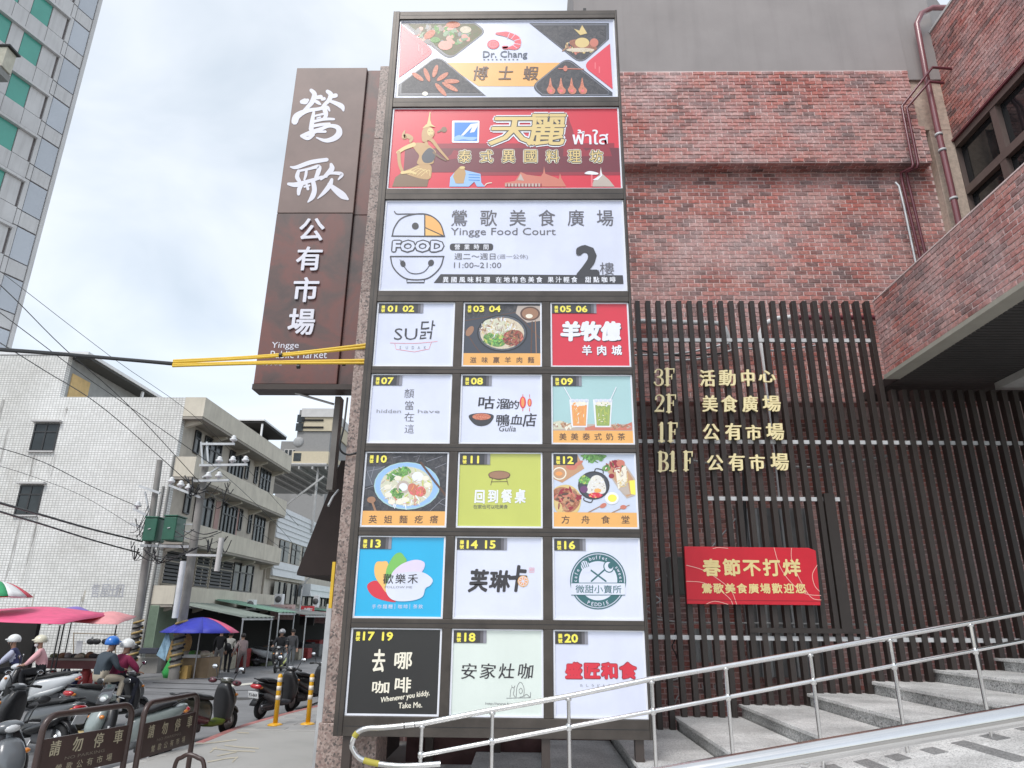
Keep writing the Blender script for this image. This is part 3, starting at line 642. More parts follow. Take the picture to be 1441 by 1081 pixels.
pipe('cable', [PY(905, 870, gy), PY(960, 876, gy), PY(1150, 878, gy), PY(1300, 880, gy)], .014, M_rail, 'thin white cable running level behind the slats under the red banner', 'cables behind the slats', cat='cable')
rc = random.Random(3)
for i, nm in enumerate(('left of the meter box', 'below the meter box', 'right of the two short ducts', 'low behind the handrail at the left', 'low behind the handrail near the first step')):
    cx_, cy_ = ((925, 850), (945, 905), (1010, 950), (950, 975), (985, 985))[i]
    pl_ = [tuple(PY(cx_+rc.uniform(-16, 16), cy_+k_*9-22, gy-.05+rc.uniform(-.05, .05))) for k_ in range(6)]
    tag(MB().tube(smooth(pl_, False), .012, 6).build('loose_cable', [M_pvc, M_black, M_pvc, M_galv, M_pvc][i]), 'loose curling cable behind the slats, '+nm, 'cable', 'cables behind the slats')
ac = tag(B('meter_box', mat('meter_grey', (.16, .17, .16), .6), None, (PY(938, 800, gy).x, PY(964, 800, gy).x, gy-.25, gy+.1, PY(950, 838, gy).z, PY(950, 785, gy).z), bevel=.02), 'dark grey meter box behind the slats left of the red banner', 'box')
for xx in (979, 995): pipe('vent_duct', [PY(xx, 885, gy), PY(xx+4, 932, gy)], .06, mat('duct_grey', (.35, .36, .36), .5), 'short grey vertical duct low behind the slats, '+('left' if xx < 985 else 'right')+' of the pair', 'pair of grey ducts')
pipe('black_hose', [PY(1046, 640, gy), PY(1050, 800, gy)], .03, M_black, 'black hose hanging behind the middle slats')
# ------------------------------------------------------------------ gold lettering on the slats
zc = zf(880, 400, 3.603); YL = YF-.055
SERIF = {'1': [([(.5, .02), (.5, .98)], [.17, .17]), ([(.08, .97), (.92, .97)], [.05, .05]), ([(.12, .12), (.5, .04)], [.04, .07])],
 'F': [([(.3, .02), (.3, .98)], [.17, .17]), ([(.06, .03), (.95, .03)], [.06, .06]), ([(.93, .02), (.93, .26)], [.07, .04]), ([(.3, .48), (.72, .48)], [.05, .05]), ([(.72, .36), (.72, .62)], [.05, .05]), ([(.06, .97), (.56, .97)], [.05, .05])],
 'B': [([(.28, .02), (.28, .98)], [.17, .17]), ([(.06, .03), (.6, .03), (.88, .14), (.86, .36), (.6, .48), (.28, .48)], [.05, .06, .14, .12, .06, .05]), ([(.28, .48), (.66, .50), (.95, .62), (.94, .84), (.66, .97), (.06, .97)], [.05, .06, .14, .15, .06, .05])],
 '2': [([(.14, .26), (.2, .1), (.5, .02), (.82, .12), (.86, .3), (.62, .56), (.28, .8), (.08, .95)], [.1, .06, .05, .12, .16, .1, .06, .05]), ([(.08, .93), (.4, .91), (.92, .93)], [.09, .12, .08]), ([(.9, .95), (.94, .76)], [.05, .04]), ([(.14, .26), (.2, .24)], [.1, .09])],
 '3': [([(.14, .2), (.3, .05), (.6, .03), (.84, .14), (.82, .34), (.6, .46), (.36, .47)], [.1, .06, .05, .12, .14, .07, .04]), ([(.4, .47), (.7, .52), (.92, .66), (.88, .86), (.6, .97), (.28, .95), (.1, .8)], [.04, .06, .13, .15, .06, .05, .11])]}
def goldline(items, label):
    t = thing('directory_line', label, 'lettering', tuple(PY(*zc(150, items[0][2]), YL)), 'gold floor directory lettering')
    for ch, x0, y0, x1, y1 in [(i[0], i[1], i[2], i[3], i[4]) for i in items]:
        a = artY(YL); a0, a1 = zc(x0, y0), zc(x1, y1)
        if ch in SERIF:
            a.ext = .03; a.kstep = .15; W_, H_ = a1[0]-a0[0], a1[1]-a0[1]
            for pts, wd in SERIF[ch]: a.line([(a0[0]+p[0]*W_, a0[1]+p[1]*H_) for p in pts], [w_*H_ for w_ in wd], M_gold, 0, sm=len(pts) > 2)
        else: a.text(ch, *a0, *a1, M_gold, 0, bold=.012, shear=.06, warp=.035, contrast=.04, ext=.03)
        a.build('character', t)
goldline([('3', 143, 432, 190, 518), ('F', 196, 430, 248, 516), ('活', 372, 438, 448, 520), ('動', 470, 438, 552, 518), ('中', 582, 436, 646, 520), ('心', 672, 440, 755, 500)], 'gold characters reading 3F and activity centre, top line of the floor directory on the slats')
goldline([('2', 146, 562, 196, 652), ('F', 204, 562, 256, 652), ('美', 385, 566, 460, 650), ('食', 482, 566, 560, 650), ('廣', 588, 568, 664, 650), ('場', 690, 566, 778, 648)], 'gold characters reading 2F and food court, second line of the floor directory')
goldline([('1', 165, 706, 200, 800), ('F', 212, 704, 264, 800), ('公', 388, 710, 470, 792), ('有', 502, 706, 580, 792), ('市', 606, 716, 682, 792), ('場', 708, 706, 796, 792)], 'gold characters reading 1F and public market, third line of the floor directory')
goldline([('B', 162, 852, 212, 950), ('1', 220, 852, 258, 950), ('F', 290, 850, 340, 946), ('公', 410, 868, 490, 948), ('有', 518, 860, 596, 948), ('市', 624, 864, 700, 948), ('場', 730, 858, 820, 946)], 'gold characters reading B1F and public market, lowest line of the floor directory')
# ------------------------------------------------------------------ red banner
YBn = YF-.13; M_red = mat('banner_red', (.60, .012, .03), .45, var=.06, scale=3); M_cream = flat('banner_cream', (.78, .62, .26)); M_pale = flat('banner_pale', (.80, .40, .34))
bt = thing('new_year_banner', 'red board with cream characters and looping gold lines fixed on the dark slats', 'banner', tuple(PY(1060, 852, YBn)))
def pq(Y, l): return [tuple(PY(*p, Y)) for p in l]
MB().prism(pq(YBn, [(963, 769), (1138, 771), (1148, 775), (1155, 852), (967, 850)]), (0, .05, 0)).build('board', M_red, bt, bevel=.006)
a = artY(YBn-.001)
zb = zf(900, 660, 4.503)
a.chars('春節不打烊', *zb(395, 565), *zb(1025, 685), M_cream, 3, bold=.035, warp=.03)
a.chars('鶯歌美食廣場歡迎您', *zb(390, 722), *zb(1055, 792), M_cream, 3, bold=.03, warp=.03)
a.build('lettering', bt)
a = artY(YBn-.001)
for l in ([(297, 610), (400, 640), (500, 700), (580, 770), (615, 858)], [(297, 712), (400, 720), (500, 765), (570, 820), (590, 858)], [(852, 500), (890, 620), (960, 720), (1050, 790), (1148, 802)], [(962, 502), (965, 580), (1010, 690), (1060, 780), (1100, 822), (1150, 830)], [(1125, 610), (1095, 670), (1110, 740), (1140, 775)], [(425, 855), (480, 838), (560, 858)], [(465, 505), (500, 498), (560, 503)]):
    a.line([zb(*p) for p in l], .9, M_pale, 1, sm=True)
a.line([zb(300, 830), zb(1150, 838)], .8, mat('banner_dark_red', (.30, .01, .02), .5), 1)  # darker red line just above the bottom edge
a.build('printed_lines', bt)
# ------------------------------------------------------------------ stairs, ramp, railings
st = thing('granite_stairs', 'wide shallow grey granite stairs rising to the right in front of the slat screen', 'stairs', (0, 8*K, 0))
SX = lambda k: (1.797+.783*k)*K
SZ = lambda k: (.580+.1375*k)*K
Yn, Yf = 6.56*K, YF+.14
protos = {}
def cutblock(k, ya, yb, key):
    x0, x1 = SX(k)+.004, SX(k+1)-.0; z1 = SZ(k)
    q = MB(); t = .045
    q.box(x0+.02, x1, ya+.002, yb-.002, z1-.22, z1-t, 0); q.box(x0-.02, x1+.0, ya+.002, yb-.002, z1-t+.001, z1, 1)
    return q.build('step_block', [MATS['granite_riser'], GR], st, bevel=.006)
for k in range(-4, 7):
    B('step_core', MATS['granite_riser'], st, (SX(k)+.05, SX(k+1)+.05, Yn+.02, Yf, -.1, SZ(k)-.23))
    ys = [Yn, Yn+1.0, Yn+1.9, Yn+2.75, Yf] if k % 2 else [Yn, Yn+.62, Yn+1.45, Yn+2.35, Yf]
    for a_, b_ in zip(ys, ys[1:]):
        if 'p' not in protos: protos['p'] = 1
        cutblock(k, a_, b_, 'p')
# ramp beside the stairs
RZ = lambda x: (.505+.1757*(x/K-1.797))*K
rp0 = V((1.797*K, 0, .505*K)); rn = V((-.1757, 0, 1)).normalized()
rmp = thing('granite_ramp', 'speckled granite ramp with dark inlaid strips in front of the stairs', 'ramp', (2*K, 4.5*K, 0))
xx = -1.05*K; i = 0; YA = 1.6*K
while xx < 8*K:
    x2 = xx+1.2; j = 0; yy = YA
    while yy < Yn-.01:
        y2 = min(yy+.9, Yn-.004)
        MB().prism([(xx+.003, yy+.003, RZ(xx)-.3), (x2-.003, yy+.003, RZ(x2)-.3), (x2-.003, y2-.003, RZ(x2)-.3), (xx+.003, y2-.003, RZ(xx)-.3)], (0, 0, .3)).build('ramp_slab', GR, rmp, bevel=.003)
        yy += .9
    xx = x2
def rq(px, py): return PP(px, py, rp0, rn)
for p, p2, wd in (((1348, 1044), (1441, 1071), .07), ((1385, 1034.6), (1415, 1040.5), .07), ((1301, 1054), (1328, 1060), .07), ((1251, 1063), (1276, 1069), .07), ((1206, 1071), (1246, 1082), .07), ((1436, 1024), (1462, 1029), .07), ((1160, 1078), (1180, 1083), .07)):
    A_, B_ = rq(*p), rq(*p2); xm = (A_.x+B_.x)/2
    MB().prism([(xm-wd, B_.y, RZ(xm-wd)-.02), (xm+wd, B_.y, RZ(xm+wd)-.02), (xm+wd, A_.y, RZ(xm+wd)-.02), (xm-wd, A_.y, RZ(xm-wd)-.02)], (0, 0, .024)).build('inlay_strip', DG, rmp)
# far railing
rl = thing('stair_handrail', 'stainless steel handrail with looped lower end and slim posts running up beside the stairs', 'handrail', (-1.*K, YR, 0))
def ry(px, py, y=YR): return tuple(PY(px, py, y))
top = [ry(620, 1075), ry(560, 1078), ry(512, 1070), ry(497, 1055), ry(496, 1044), ry(503, 1031), ry(517, 1025), ry(540, 1024), ry(594, 1018.5)]
tp = smooth(top, False, 4)
for p in ((693, 999), (799, 980), (917, 955.5), (1140, 917), (1365, 876), (1500, 851)): tp.append(ry(*p))
MB().tube(tp, .026, 12).build('top_rail', M_steel, rl)
def lineY(a, b, x):  # y of straight line at x
    return a[1]+(b[1]-a[1])*(x-a[0])/(b[0]-a[0])
mid = [ry(592, 1063), ry(1500, 890.5)]
MB().tube(mid, .021, 12).build('middle_rail', M_steel, rl)
for px, py in ((594, 1020), (693, 1001), (800, 981.5), (917, 957.5), (1021, 938.5), (1140, 919.5), (1252, 898.5), (1365, 877.5), (1478, 857)):
    t_ = V(ry(px, py)); zb_ = max(RZ(t_.x), 0); p_ = MB().tube([(t_.x, t_.y, zb_-.02), (t_.x, t_.y, t_.z-.01)], .019, 10).build('post', M_steel, rl)
    MB().lathe([(.03, -.03), (.03, -.01), (.022, 0)], t_, 10).build('post_collar', M_steel, p_)
    zm = PY(px+1, lineY((592, 1063), (1500, 890.5), px), YR).z
    MB().lathe([(.02, -.035), (.03, -.02), (.03, .02), (.02, .035)], (t_.x, t_.y, zm), 10).build('rail_joint', M_steel, p_)
M_tape = mat('yellow_tape', (.42, .36, .06), .7)
for i_ in (18, 6): MB().tube([tp[i_], tp[i_+1], tp[i_+2]], .029, 12).build('tape_wrap', M_tape, rl)
for i_ in (30, 31):
    if i_+1 < 33: MB().tube([tp[i_], V(tp[i_]).lerp(V(tp[i_+1]), .1)], .0275, 12).build('rail_sleeve', M_black, rl)
# near railing
rn_ = thing('near_handrail', 'thick polished stainless handrail close to the viewer crossing above the ramp', 'handrail', (1*K, 2.4*K, 0))
Yt = 2.4*K
p0, p1 = PY(900, 1099.5, Yt), PY(1500, 995.5, Yt)
dx = (p1-p0); MB().tube([p0-dx*.6, p0, p1, p1+dx*.6], .038, 20).build('top_rail', M_steel, rn_)
bc = PY(1131, 1073, Yt)
bq = MB().ell(bc, .026, .026, .02, 0, 10, 6); bq.tube([bc+V((0, 0, 0)), bc+V((.0, 0, -.06)), bc+V((-.01, .0, -.4)), (bc.x-.01, bc.y, RZ(bc.x))], .012, 8); bq.build('rail_bracket', M_steel, rn_)
for xx in (PY(700, 1081, Yt).x, PY(1560, 1081, Yt).x):
    MB().tube([(xx, Yt, RZ(xx)), (xx, Yt, (p0+(p1-p0)*((xx-p0.x)/(p1.x-p0.x))).z)], .022, 10).build('post', M_steel, rn_)
# ------------------------------------------------------------------ directory sign
sg = thing('directory_sign', 'tall dark framed sign tower with eighteen shop panels standing before the brick wall', 'sign', (-.29*K, YS, 0))
C = {}
mat('print_pale', (.70, .735, .88), .22, 0, .06, 1.3, spec=.9, streak=.14, dcol=(.52, .53, .58))
mat('print_mint', (.70, .77, .72), .22, 0, .04, 1.3, spec=.9, streak=.10, dcol=(.5, .53, .5))
def cc(name, r, g, b, rough=.28):
    lin = lambda v: ((v/255)/12.92 if v <= 10 else ((v/255+.055)/1.055)**2.4)
    m = flat('print_'+name, (lin(r), lin(g), lin(b)), rough); C[name] = m; return m
for n_, v in dict(pale=(222, 228, 245), white=(235, 237, 245), orange=(238, 178, 98), orange2=(240, 190, 110), red=(214, 40, 62), red2=(225, 60, 80), deepred=(150, 28, 48), wine=(112, 30, 45), black=(24, 24, 26), char=(52, 50, 54), grey=(95, 92, 98), mid=(140, 140, 150), yellow=(250, 236, 90), cyan=(8, 176, 226), green=(120, 190, 90), lime=(196, 202, 96), mint=(218, 228, 220), teal=(38, 98, 104), blue=(40, 130, 215), gold=(190, 150, 95), gold2=(222, 196, 130), dgold=(120, 90, 60), brown=(92, 62, 48), lbrown=(160, 118, 90), slate=(60, 64, 74), slate2=(84, 88, 98), lav=(222, 210, 236), cream=(238, 232, 214), pinkred=(236, 110, 120), sea=(170, 206, 208), peach=(236, 160, 90), matcha=(150, 172, 92), rose=(205, 120, 100), purple=(110, 60, 110), leaf=(70, 120, 60), table=(205, 214, 232), wood=(196, 150, 112), navy=(50, 66, 90), ink=(40, 36, 44), tan=(190, 176, 165), skyb=(150, 190, 235)).items(): cc(n_, *v)
food_mat('food_noodle', [(.18, .10, .06), (.62, .52, .38), (.75, .68, .55), (.25, .12, .08)], 30)
food_mat('food_soup', [(.45, .42, .28), (.72, .70, .58), (.60, .62, .45), (.82, .80, .74)], 26)
food_mat('food_green', [(.05, .16, .04), (.16, .34, .10), (.40, .55, .25)], 34)
food_mat('food_meat', [(.10, .03, .02), (.35, .14, .09), (.50, .25, .16)], 34)
food_mat('food_dark', [(.03, .03, .035), (.07, .07, .08), (.14, .13, .13)], 14)
food_mat('food_shrimp', [(.30, .08, .05), (.65, .22, .14), (.75, .42, .30)], 26)
food_mat('food_grill', [(.05, .05, .04), (.20, .15, .10), (.12, .16, .07), (.45, .16, .09)], 16)
food_mat('food_chicken', [(.20, .07, .04), (.42, .17, .10), (.58, .30, .20)], 22)
food_mat('food_rice', [(.70, .68, .64), (.85, .84, .80)], 40)
f_ = MATS
cL = [fy(YS)(528, 472)[0], fy(YS)(639, 472)[0], fy(YS)(651, 472)[0], fy(YS)(762.5, 472)[0], fy(YS)(774.6, 472)[0], fy(YS)(886, 472)[0]]
def zrow(p): return fy(YS)(700, p)[1]
rows_ = {'A': (29.5, 139.5), 'B': (153, 267.5), 'C': (283, 411), '1': (426.6, 517), '2': (527.6, 625.4), '3': (637.2, 743.3), '4': (755.6, 871.8), '5': (885.5, 1009.5)}
XL, XR = -1.745*K, 1.173*K; ZB, ZT = fy(YS)(470, 1035)[1], fy(YS)(700, 18.8)[1]
yf0, yf1 = YS-.055, YS+.14
pw = cL[0]-XL-.01
for xa, xb_ in ((XL, cL[0]-.005), (cL[5]+.005, XR)):
    o = B('frame_post', M_frame, sg, (xa, xb_, yf0, yf1, ZB, ZT), bevel=.006)
    B('seam', M_black, o, ((xa+xb_)/2-.003, (xa+xb_)/2+.003, yf0-.0015, yf0+.01, ZB+.01, ZT-.01))
ks = list(rows_)
prev = ZT
for k_ in ks+['end']:
    nxt = zrow(rows_[k_][0])+.004 if k_ != 'end' else ZB
    o = B('frame_bar', M_frame, sg, (cL[0]-.004, cL[5]+.004, yf0+.008, yf1-.01, nxt, prev if prev == ZT else prev-.004), bevel=.004)
    B('seam', M_black, o, (cL[0], cL[5], yf0+.0065, yf0+.02, (nxt+prev)/2-.004, (nxt+prev)/2+.003))
    if k_ != 'end': prev = zrow(rows_[k_][1])
for k_ in '12345':
    z1, z0 = zrow(rows_[k_][0]), zrow(rows_[k_][1])
    for i in (1, 3): B('frame_mullion', M_frame, sg, (cL[i]+.004, cL[i+1]-.004, yf0+.012, yf1-.02, z0-.002, z1+.002), bevel=.004)
B('sign_back', M_black, sg, (XL+.05, XR-.05, YS+.05, YS+.3, ZB+.05, ZT-.05))
for x_ in (-1.62*K, .2*K, 1.05*K): B('sign_leg', M_dkbrown, sg, (x_-.05, x_+.05, YS+.0, YS+.12, 0, ZB+.1))
ART = {}
def panel(k_, c0, c1, face, label, tagtxt=None, tagbg=True):
    z1, z0 = zrow(rows_[k_][0]), zrow(rows_[k_][1]); x0, x1 = cL[c0], cL[c1]; t = .022
    p = B('sign_panel', face, sg, (x0+.01, x1-.01, YS, YS+.04, z0+.01, z1-.01), label=label)
    q = MB().box(x0, x0+t, YS-.018, YS+.02, z0, z1).box(x1-t, x1, YS-.018, YS+.02, z0, z1).box(x0+t, x1-t, YS-.018, YS+.02, z0, z0+t).box(x0+t, x1-t, YS-.018, YS+.02, z1-t*.7, z1)
    q.build('panel_trim', C['white'], p)
    a = artY(YS-.001)
    a.x0, a.x1, a.z0, a.z1 = x0+t, x1-t, z0+t, z1-t*.7
    def R_(u0, v0, u1, v1, m, l):  # rectangle in panel fractions, v from the top
        X = lambda u: a.x0+(a.x1-a.x0)*u; Z = lambda v: a.z1-(a.z1-a.z0)*v
        a.poly([(X(u0), Z(v1)), (X(u1), Z(v1)), (X(u1), Z(v0)), (X(u0), Z(v0))], m, l, raw=True)
    def T_(st, u0, v0, u1, v1, m, l, **kw):
        X = lambda u: a.x0+(a.x1-a.x0)*u; Z = lambda v: a.z1-(a.z1-a.z0)*v
        a.text(st, X(u0), Z(v1), X(u1), Z(v0), m, l, raw=True, **kw)
    a.R, a.T, a.p = R_, T_, p
    if tagtxt:
        b = artY(YS-.0075); b.x0, b.x1, b.z0, b.z1 = a.x0, a.x1, a.z0, a.z1
        X = lambda u: a.x0+(a.x1-a.x0)*u; Z = lambda v: a.z1-(a.z1-a.z0)*v
        wid = .56 if len(tagtxt) > 3 else .34
        rp_ = lambda u0, v0, u1, v1, m, l: b.poly([(X(u0), Z(v1)), (X(u1), Z(v1)), (X(u1), Z(v0)), (X(u0), Z(v0))], m, l, raw=True)
        if tagbg:
            rp_(0, 0, wid, .155, C['char'], 0)
            for j, nm in enumerate(('grey', 'mid')): rp_(wid+.035*j-.035, 0, wid+.035*(j+1)-.035, .155, C[nm], .3)
        tt = lambda st, u0, v0, u1, v1, **kw: b.text(st, X(u0), Z(v1), X(u1), Z(v0), C['yellow'], 2, raw=True, **kw)
        tt('攤', .035, .03, .085, .085, bold=.03); tt('號', .035, .09, .085, .145, bold=.03)
        if len(tagtxt) > 3: tt(tagtxt[:2], .095, .03, .27, .14, bold=.05, keep=True); tt(tagtxt[3:], .31, .03, .485, .14, bold=.05, keep=True)
        else: tt(tagtxt, .095, .03, .275, .14, bold=.05, keep=True)
        b.build('number_tag', p)
    return a
def done(a, nm='print'): a.build(nm, a.p)
# A ---- shrimp restaurant
a = panel('A', 0, 5, C['pale'], 'pale panel with red triangles, dark food photos and orange strip, top of the sign')
z = zf(540, 10, 7.722); z2 = zf(700, 10, 7.722)
a.poly([z(650, 606), z2(690, 606), z2(410, 862), z(1030, 862)], C['orange'], 1)
def dia(pts, m, line, l=2, inner=None):
    a.poly(smooth(pts, True, 3), m, l); a.line(smooth(pts, True, 3), 1.4, C['slate2'], l+1, closed=True); 
P_ = [z(205, 165), z(990, 165), z(1075, 235), z(1065, 300), z(765, 530), z(690, 548), z(630, 515)]
def rounded(pts, rad=9):
    out = []; n = len(pts)
    for i, (x, y, r) in enumerate(pts):
        ax, ay = pts[i-1][0]-x, pts[i-1][1]-y; bx, by = pts[(i+1) % n][0]-x, pts[(i+1) % n][1]-y
        la, lb = math.hypot(ax, ay), math.hypot(bx, by)
        if r == 0: out.append((x, y)); continue
        p = (x+ax/la*r, y+ay/la*r); q_ = (x+bx/lb*r, y+by/lb*r)
        for j in range(6): t = j/5; out.append(tuple((1-t)**2*p[k]+2*t*(1-t)*(x, y)[k]+t*t*q_[k] for k in (0, 1)))
    return out
def photo(pts, m, line=C['white'], clipk=.93):
    r = rounded(pts); a.poly(r, C['slate'], 2); cx_ = sum(p[0] for p in r)/len(r); cy_ = sum(p[1] for p in r)/len(r)
    ins = [(cx_+(p[0]-cx_)*clipk, cy_+(p[1]-cy_)*clipk) for p in r]; a.line(ins, .8, C['mid'], 3, closed=True)
    ins = [(cx_+(p[0]-cx_)*(clipk-.03), cy_+(p[1]-cy_)*(clipk-.03)) for p in r]; a.poly(ins, m, 2.5)
photo([(*z(190, 172), 0), (*z(1000, 172), 4), (*z(1120, 265), 10), (*z(715, 580), 12)], f_['food_grill'])
photo([(*z(160, 845), 0), (*z(590, 520), 14), (*z(1110, 966), 0), (*z(152, 966), 0)], f_['food_dark'])
photo([(*z2(345, 175), 0), (*z2(1212, 175), 0), (*z2(1212, 350), 0), (*z2(905, 625), 14)], f_['food_dark'])
photo([(*z2(480, 966), 0), (*z2(360, 868), 12), (*z2(760, 545), 12), (*z2(1250, 930), 0), (*z2(1250, 966), 0)], f_['food_dark'])
a.poly(rounded([(*z(192, 190), 0), (*z(560, 485), 12), (*z(165, 770), 0)]), C['red2'], 4)
a.poly(rounded([(*z2(1222, 400), 0), (*z2(925, 640), 12), (*z2(1252, 895), 0)]), C['red2'], 4)
a.line([z(215, 240), z(490, 480), z(185, 730)], .5, C['pinkred'], 5)
for (x, y, w_, h_) in ((375, 410, 14, 75), (410, 455, 14, 70)): a.rect(*z(x, y), *z(x+w_, y+h_), C['pinkred'], 5)
for (x, y) in ((1055, 605), (1100, 650)): a.rect(*z2(x, y), *z2(x+14, y+70), C['pinkred'], 5)
for (cx_, cy_, L_, an) in ((370, 760, 100, .6), (470, 740, 105, 1.2), (560, 700, 95, -1.25), (640, 760, 100, -.6), (740, 810, 110, 0.02), (720, 870, 130, .5), (620, 900, 120, .85)):
    c_ = z(cx_, cy_); a.ell(*c_, L_/7.7*.75, 3.2, f_['food_shrimp'], 5, an)
a.ell(*z(450, 945), 4, 3, C['cream'], 5)
a.scatter(*z(640, 300), 40, 15, 70, [C['leaf'], f_['food_green'], C['brown'], C['char'], C['slate2'], f_['food_grill'], C['rose']], 2.6, (5, 3)); a.scatter(*z2(900, 440), 24, 8, 40, [C['gold2'], C['tan'], C['rose'], C['brown'], C['lbrown']], 3.6, (4, 1.4)); a.ell(*z(755, 195), 10, 4.5, f_['food_shrimp'], 4); a.ell(*z(670, 420), 10, 6.5, C['rose'], 4); a.ell(*z(500, 300), 9, 5, f_['food_shrimp'], 4, -.6); a.ell(*z(890, 250), 8, 5, f_['food_noodle'], 4); a.ell(*z(560, 360), 7, 4, f_['food_green'], 4)
for i in range(4):
    x = 580+115*i; a.poly([z2(x-45, 900), z2(x-25, 860), z2(x-5, 770), z2(x+15, 860), z2(x+48, 905), z2(x+30, 945), z2(x-20, 945)], f_['food_shrimp'], 5, sm=True); a.ell(*z2(x, 915), 2.2, 2, C['pinkred'], 6)
a.line([z2(665, 672), z2(935, 678)], 1.3, C['rose'], 5); a.ell(*z2(738, 672), 3, 4, C['rose'], 5.5)
a.ell(*z2(930, 420), 20, 7, f_['food_meat'], 4, .25); a.ell(*z2(920, 390), 10, 7, C['gold2'], 4.4); a.ell(*z2(1050, 390), 6, 6, C['rose'], 4.6)
a.poly([z2(830, 240), z2(890, 260), z2(920, 200), z2(975, 290), z2(900, 310)], C['gold2'], 5); a.ell(*z2(900, 470), 20, 3, f_['food_noodle'], 4.8)
# shrimp emblem and letters
a.line([z(1225, 290), z(1320, 296), z2(130, 310), z2(215, 355), z2(205, 430), z2(110, 450)], [3, 7, 8, 9, 9, 2], C['pinkred'], 4, sm=True)
a.line([z(1225, 290), z(1320, 296), z2(130, 310), z2(215, 355), z2(205, 430), z2(110, 450)], [1, 5.4, 6.4, 7.4, 7.4, 1], C['red2'], 4.4, sm=True)
for p in ([(130, 290), (105, 350)], [(190, 300), (150, 350)], [(245, 350), (180, 370)], [(250, 410), (180, 400)], [(215, 450), (170, 420)]): a.line([z2(*p[0]), z2(*p[1])], .7, C['pale'], 5)
a.line([z2(110, 460), z2(60, 440), z(1350, 440), z(1300, 440)], [1, 4, 3, .5], C['red2'], 4, sm=True)
a.ell(*z(1190, 408), 8.5, 6.5, C['red2'], 4); a.ell(*z(1190, 408), 6.6, 5, C['pinkred'], 4.3); a.text('印', *z(1160, 385), *z(1222, 432), C['red2'], 5)
a.text('Dr. Chang', *z(1078, 478), *z2(325, 572), C['navy'], 4, bold=.012)
for i in range(9): a.ell(*z(1092+45*i, 572), 1.3, .7, C['slate2'], 4)
a.chars('博士蝦', *z(955, 640), *z2(435, 805), C['brown'], 4, bold=.008, warp=.06, shear=.12, contrast=.02)
done(a)
# B ---- red Thai restaurant panel
a = panel('B', 0, 5, C['red'], 'red panel with golden statue, blue square emblem and outlined characters, second from the top')
z = zf(540, 150, 8.006); z2 = zf(700, 150, 8.006); zz = zf(540, 10, 4.003)
a.R(.06, .50, 1, .80, C['wine'], .5); a.R(.2, .44, .98, .52, C['deepred'], .4); a.R(.3, .8, 1, .84, C['deepred'], .4)
a.poly([z2(740, 560), z2(755, 260), z2(775, 160), z2(790, 80), z2(815, 170), z2(850, 260), z2(880, 400), z2(1000, 500), z2(1240, 400), z2(1290, 560)], C['deepred'], .6)
a.poly([z(760, 540), z(800, 490), z(900, 560), z(700, 600)], C['deepred'], .6, sm=True)
# statue
g1, g2, g3 = C['gold'], C['gold2'], C['dgold']
a.poly([z(95, 905), z(130, 800), z(210, 740), z(300, 700), z(400, 650), z(530, 650), z(520, 760), z(490, 905)], g3, 2)
a.poly([z(230, 740), z(330, 690), z(420, 650), z(525, 660), z(540, 740), z(510, 820), z(360, 800)], g1, 3, sm=True)
for i in range(5): a.line([z(240+45*i, 760+6*i), z(330+45*i, 700+4*i), z(400+30*i, 680+25*i)], .9, g2, 3.4, sm=True)
a.poly([z(320, 430), z(380, 410), z(480, 420), z(560, 480), z(590, 520), z(570, 600), z(540, 650), z(380, 650), z(400, 560), z(360, 500)], g1, 4, sm=True)
a.poly([z(430, 560), z(510, 470), z(580, 520), z(555, 620), z(460, 635)], C['slate'], 4.5, sm=True)
a.line([z(340, 430), z(240, 470), z(160, 520)], [6, 5, 4.5], g2, 5, sm=True); a.line([z(170, 520), z(180, 650), z(215, 745)], [5, 4.5, 4], g1, 5, sm=True); a.line([z(205, 750), z(300, 735), z(360, 760)], [4, 4, 3], g2, 5.4)
a.line([z(490, 440), z(470, 370), z(540, 380), z(620, 480), z(725, 600)], [4, 4.5, 5, 4, 2.5], g1, 5, sm=True); a.line([z(560, 520), z(640, 580), z(700, 610)], [3, 2.5, 2], g3, 4.8)
a.poly([z(440, 400), z(430, 300), z(460, 240), z(520, 230), z(570, 280), z(560, 340), z(510, 380)], g1, 6, sm=True); a.ell(*z(525, 290), 4.3, 5.6, g2, 6.5); 
a.line([z(505, 285), z(520, 287)], .6, g3, 7); a.line([z(540, 287), z(552, 290)], .6, g3, 7); a.line([z(522, 325), z(540, 325)], .6, g3, 7)
a.poly([z(435, 250), z(480, 205), z(540, 205), z(585, 235), z(520, 228)], g2, 7); a.poly([z(485, 210), z(500, 160), z(520, 60), z(528, 70), z(526, 160), z(540, 210)], g2, 6.8)
a.line([z(300, 400), z(310, 360), z(260, 330), z(230, 350), z(225, 310), z(240, 270)], [3, 6, 6, 6, 4, 1], g1, 3, sm=True); a.ell(*z(680, 262), 4, 4, g3, 3); a.line([z(610, 290), z(650, 270), z(700, 245)], [2, 3, 1], g3, 3.2)
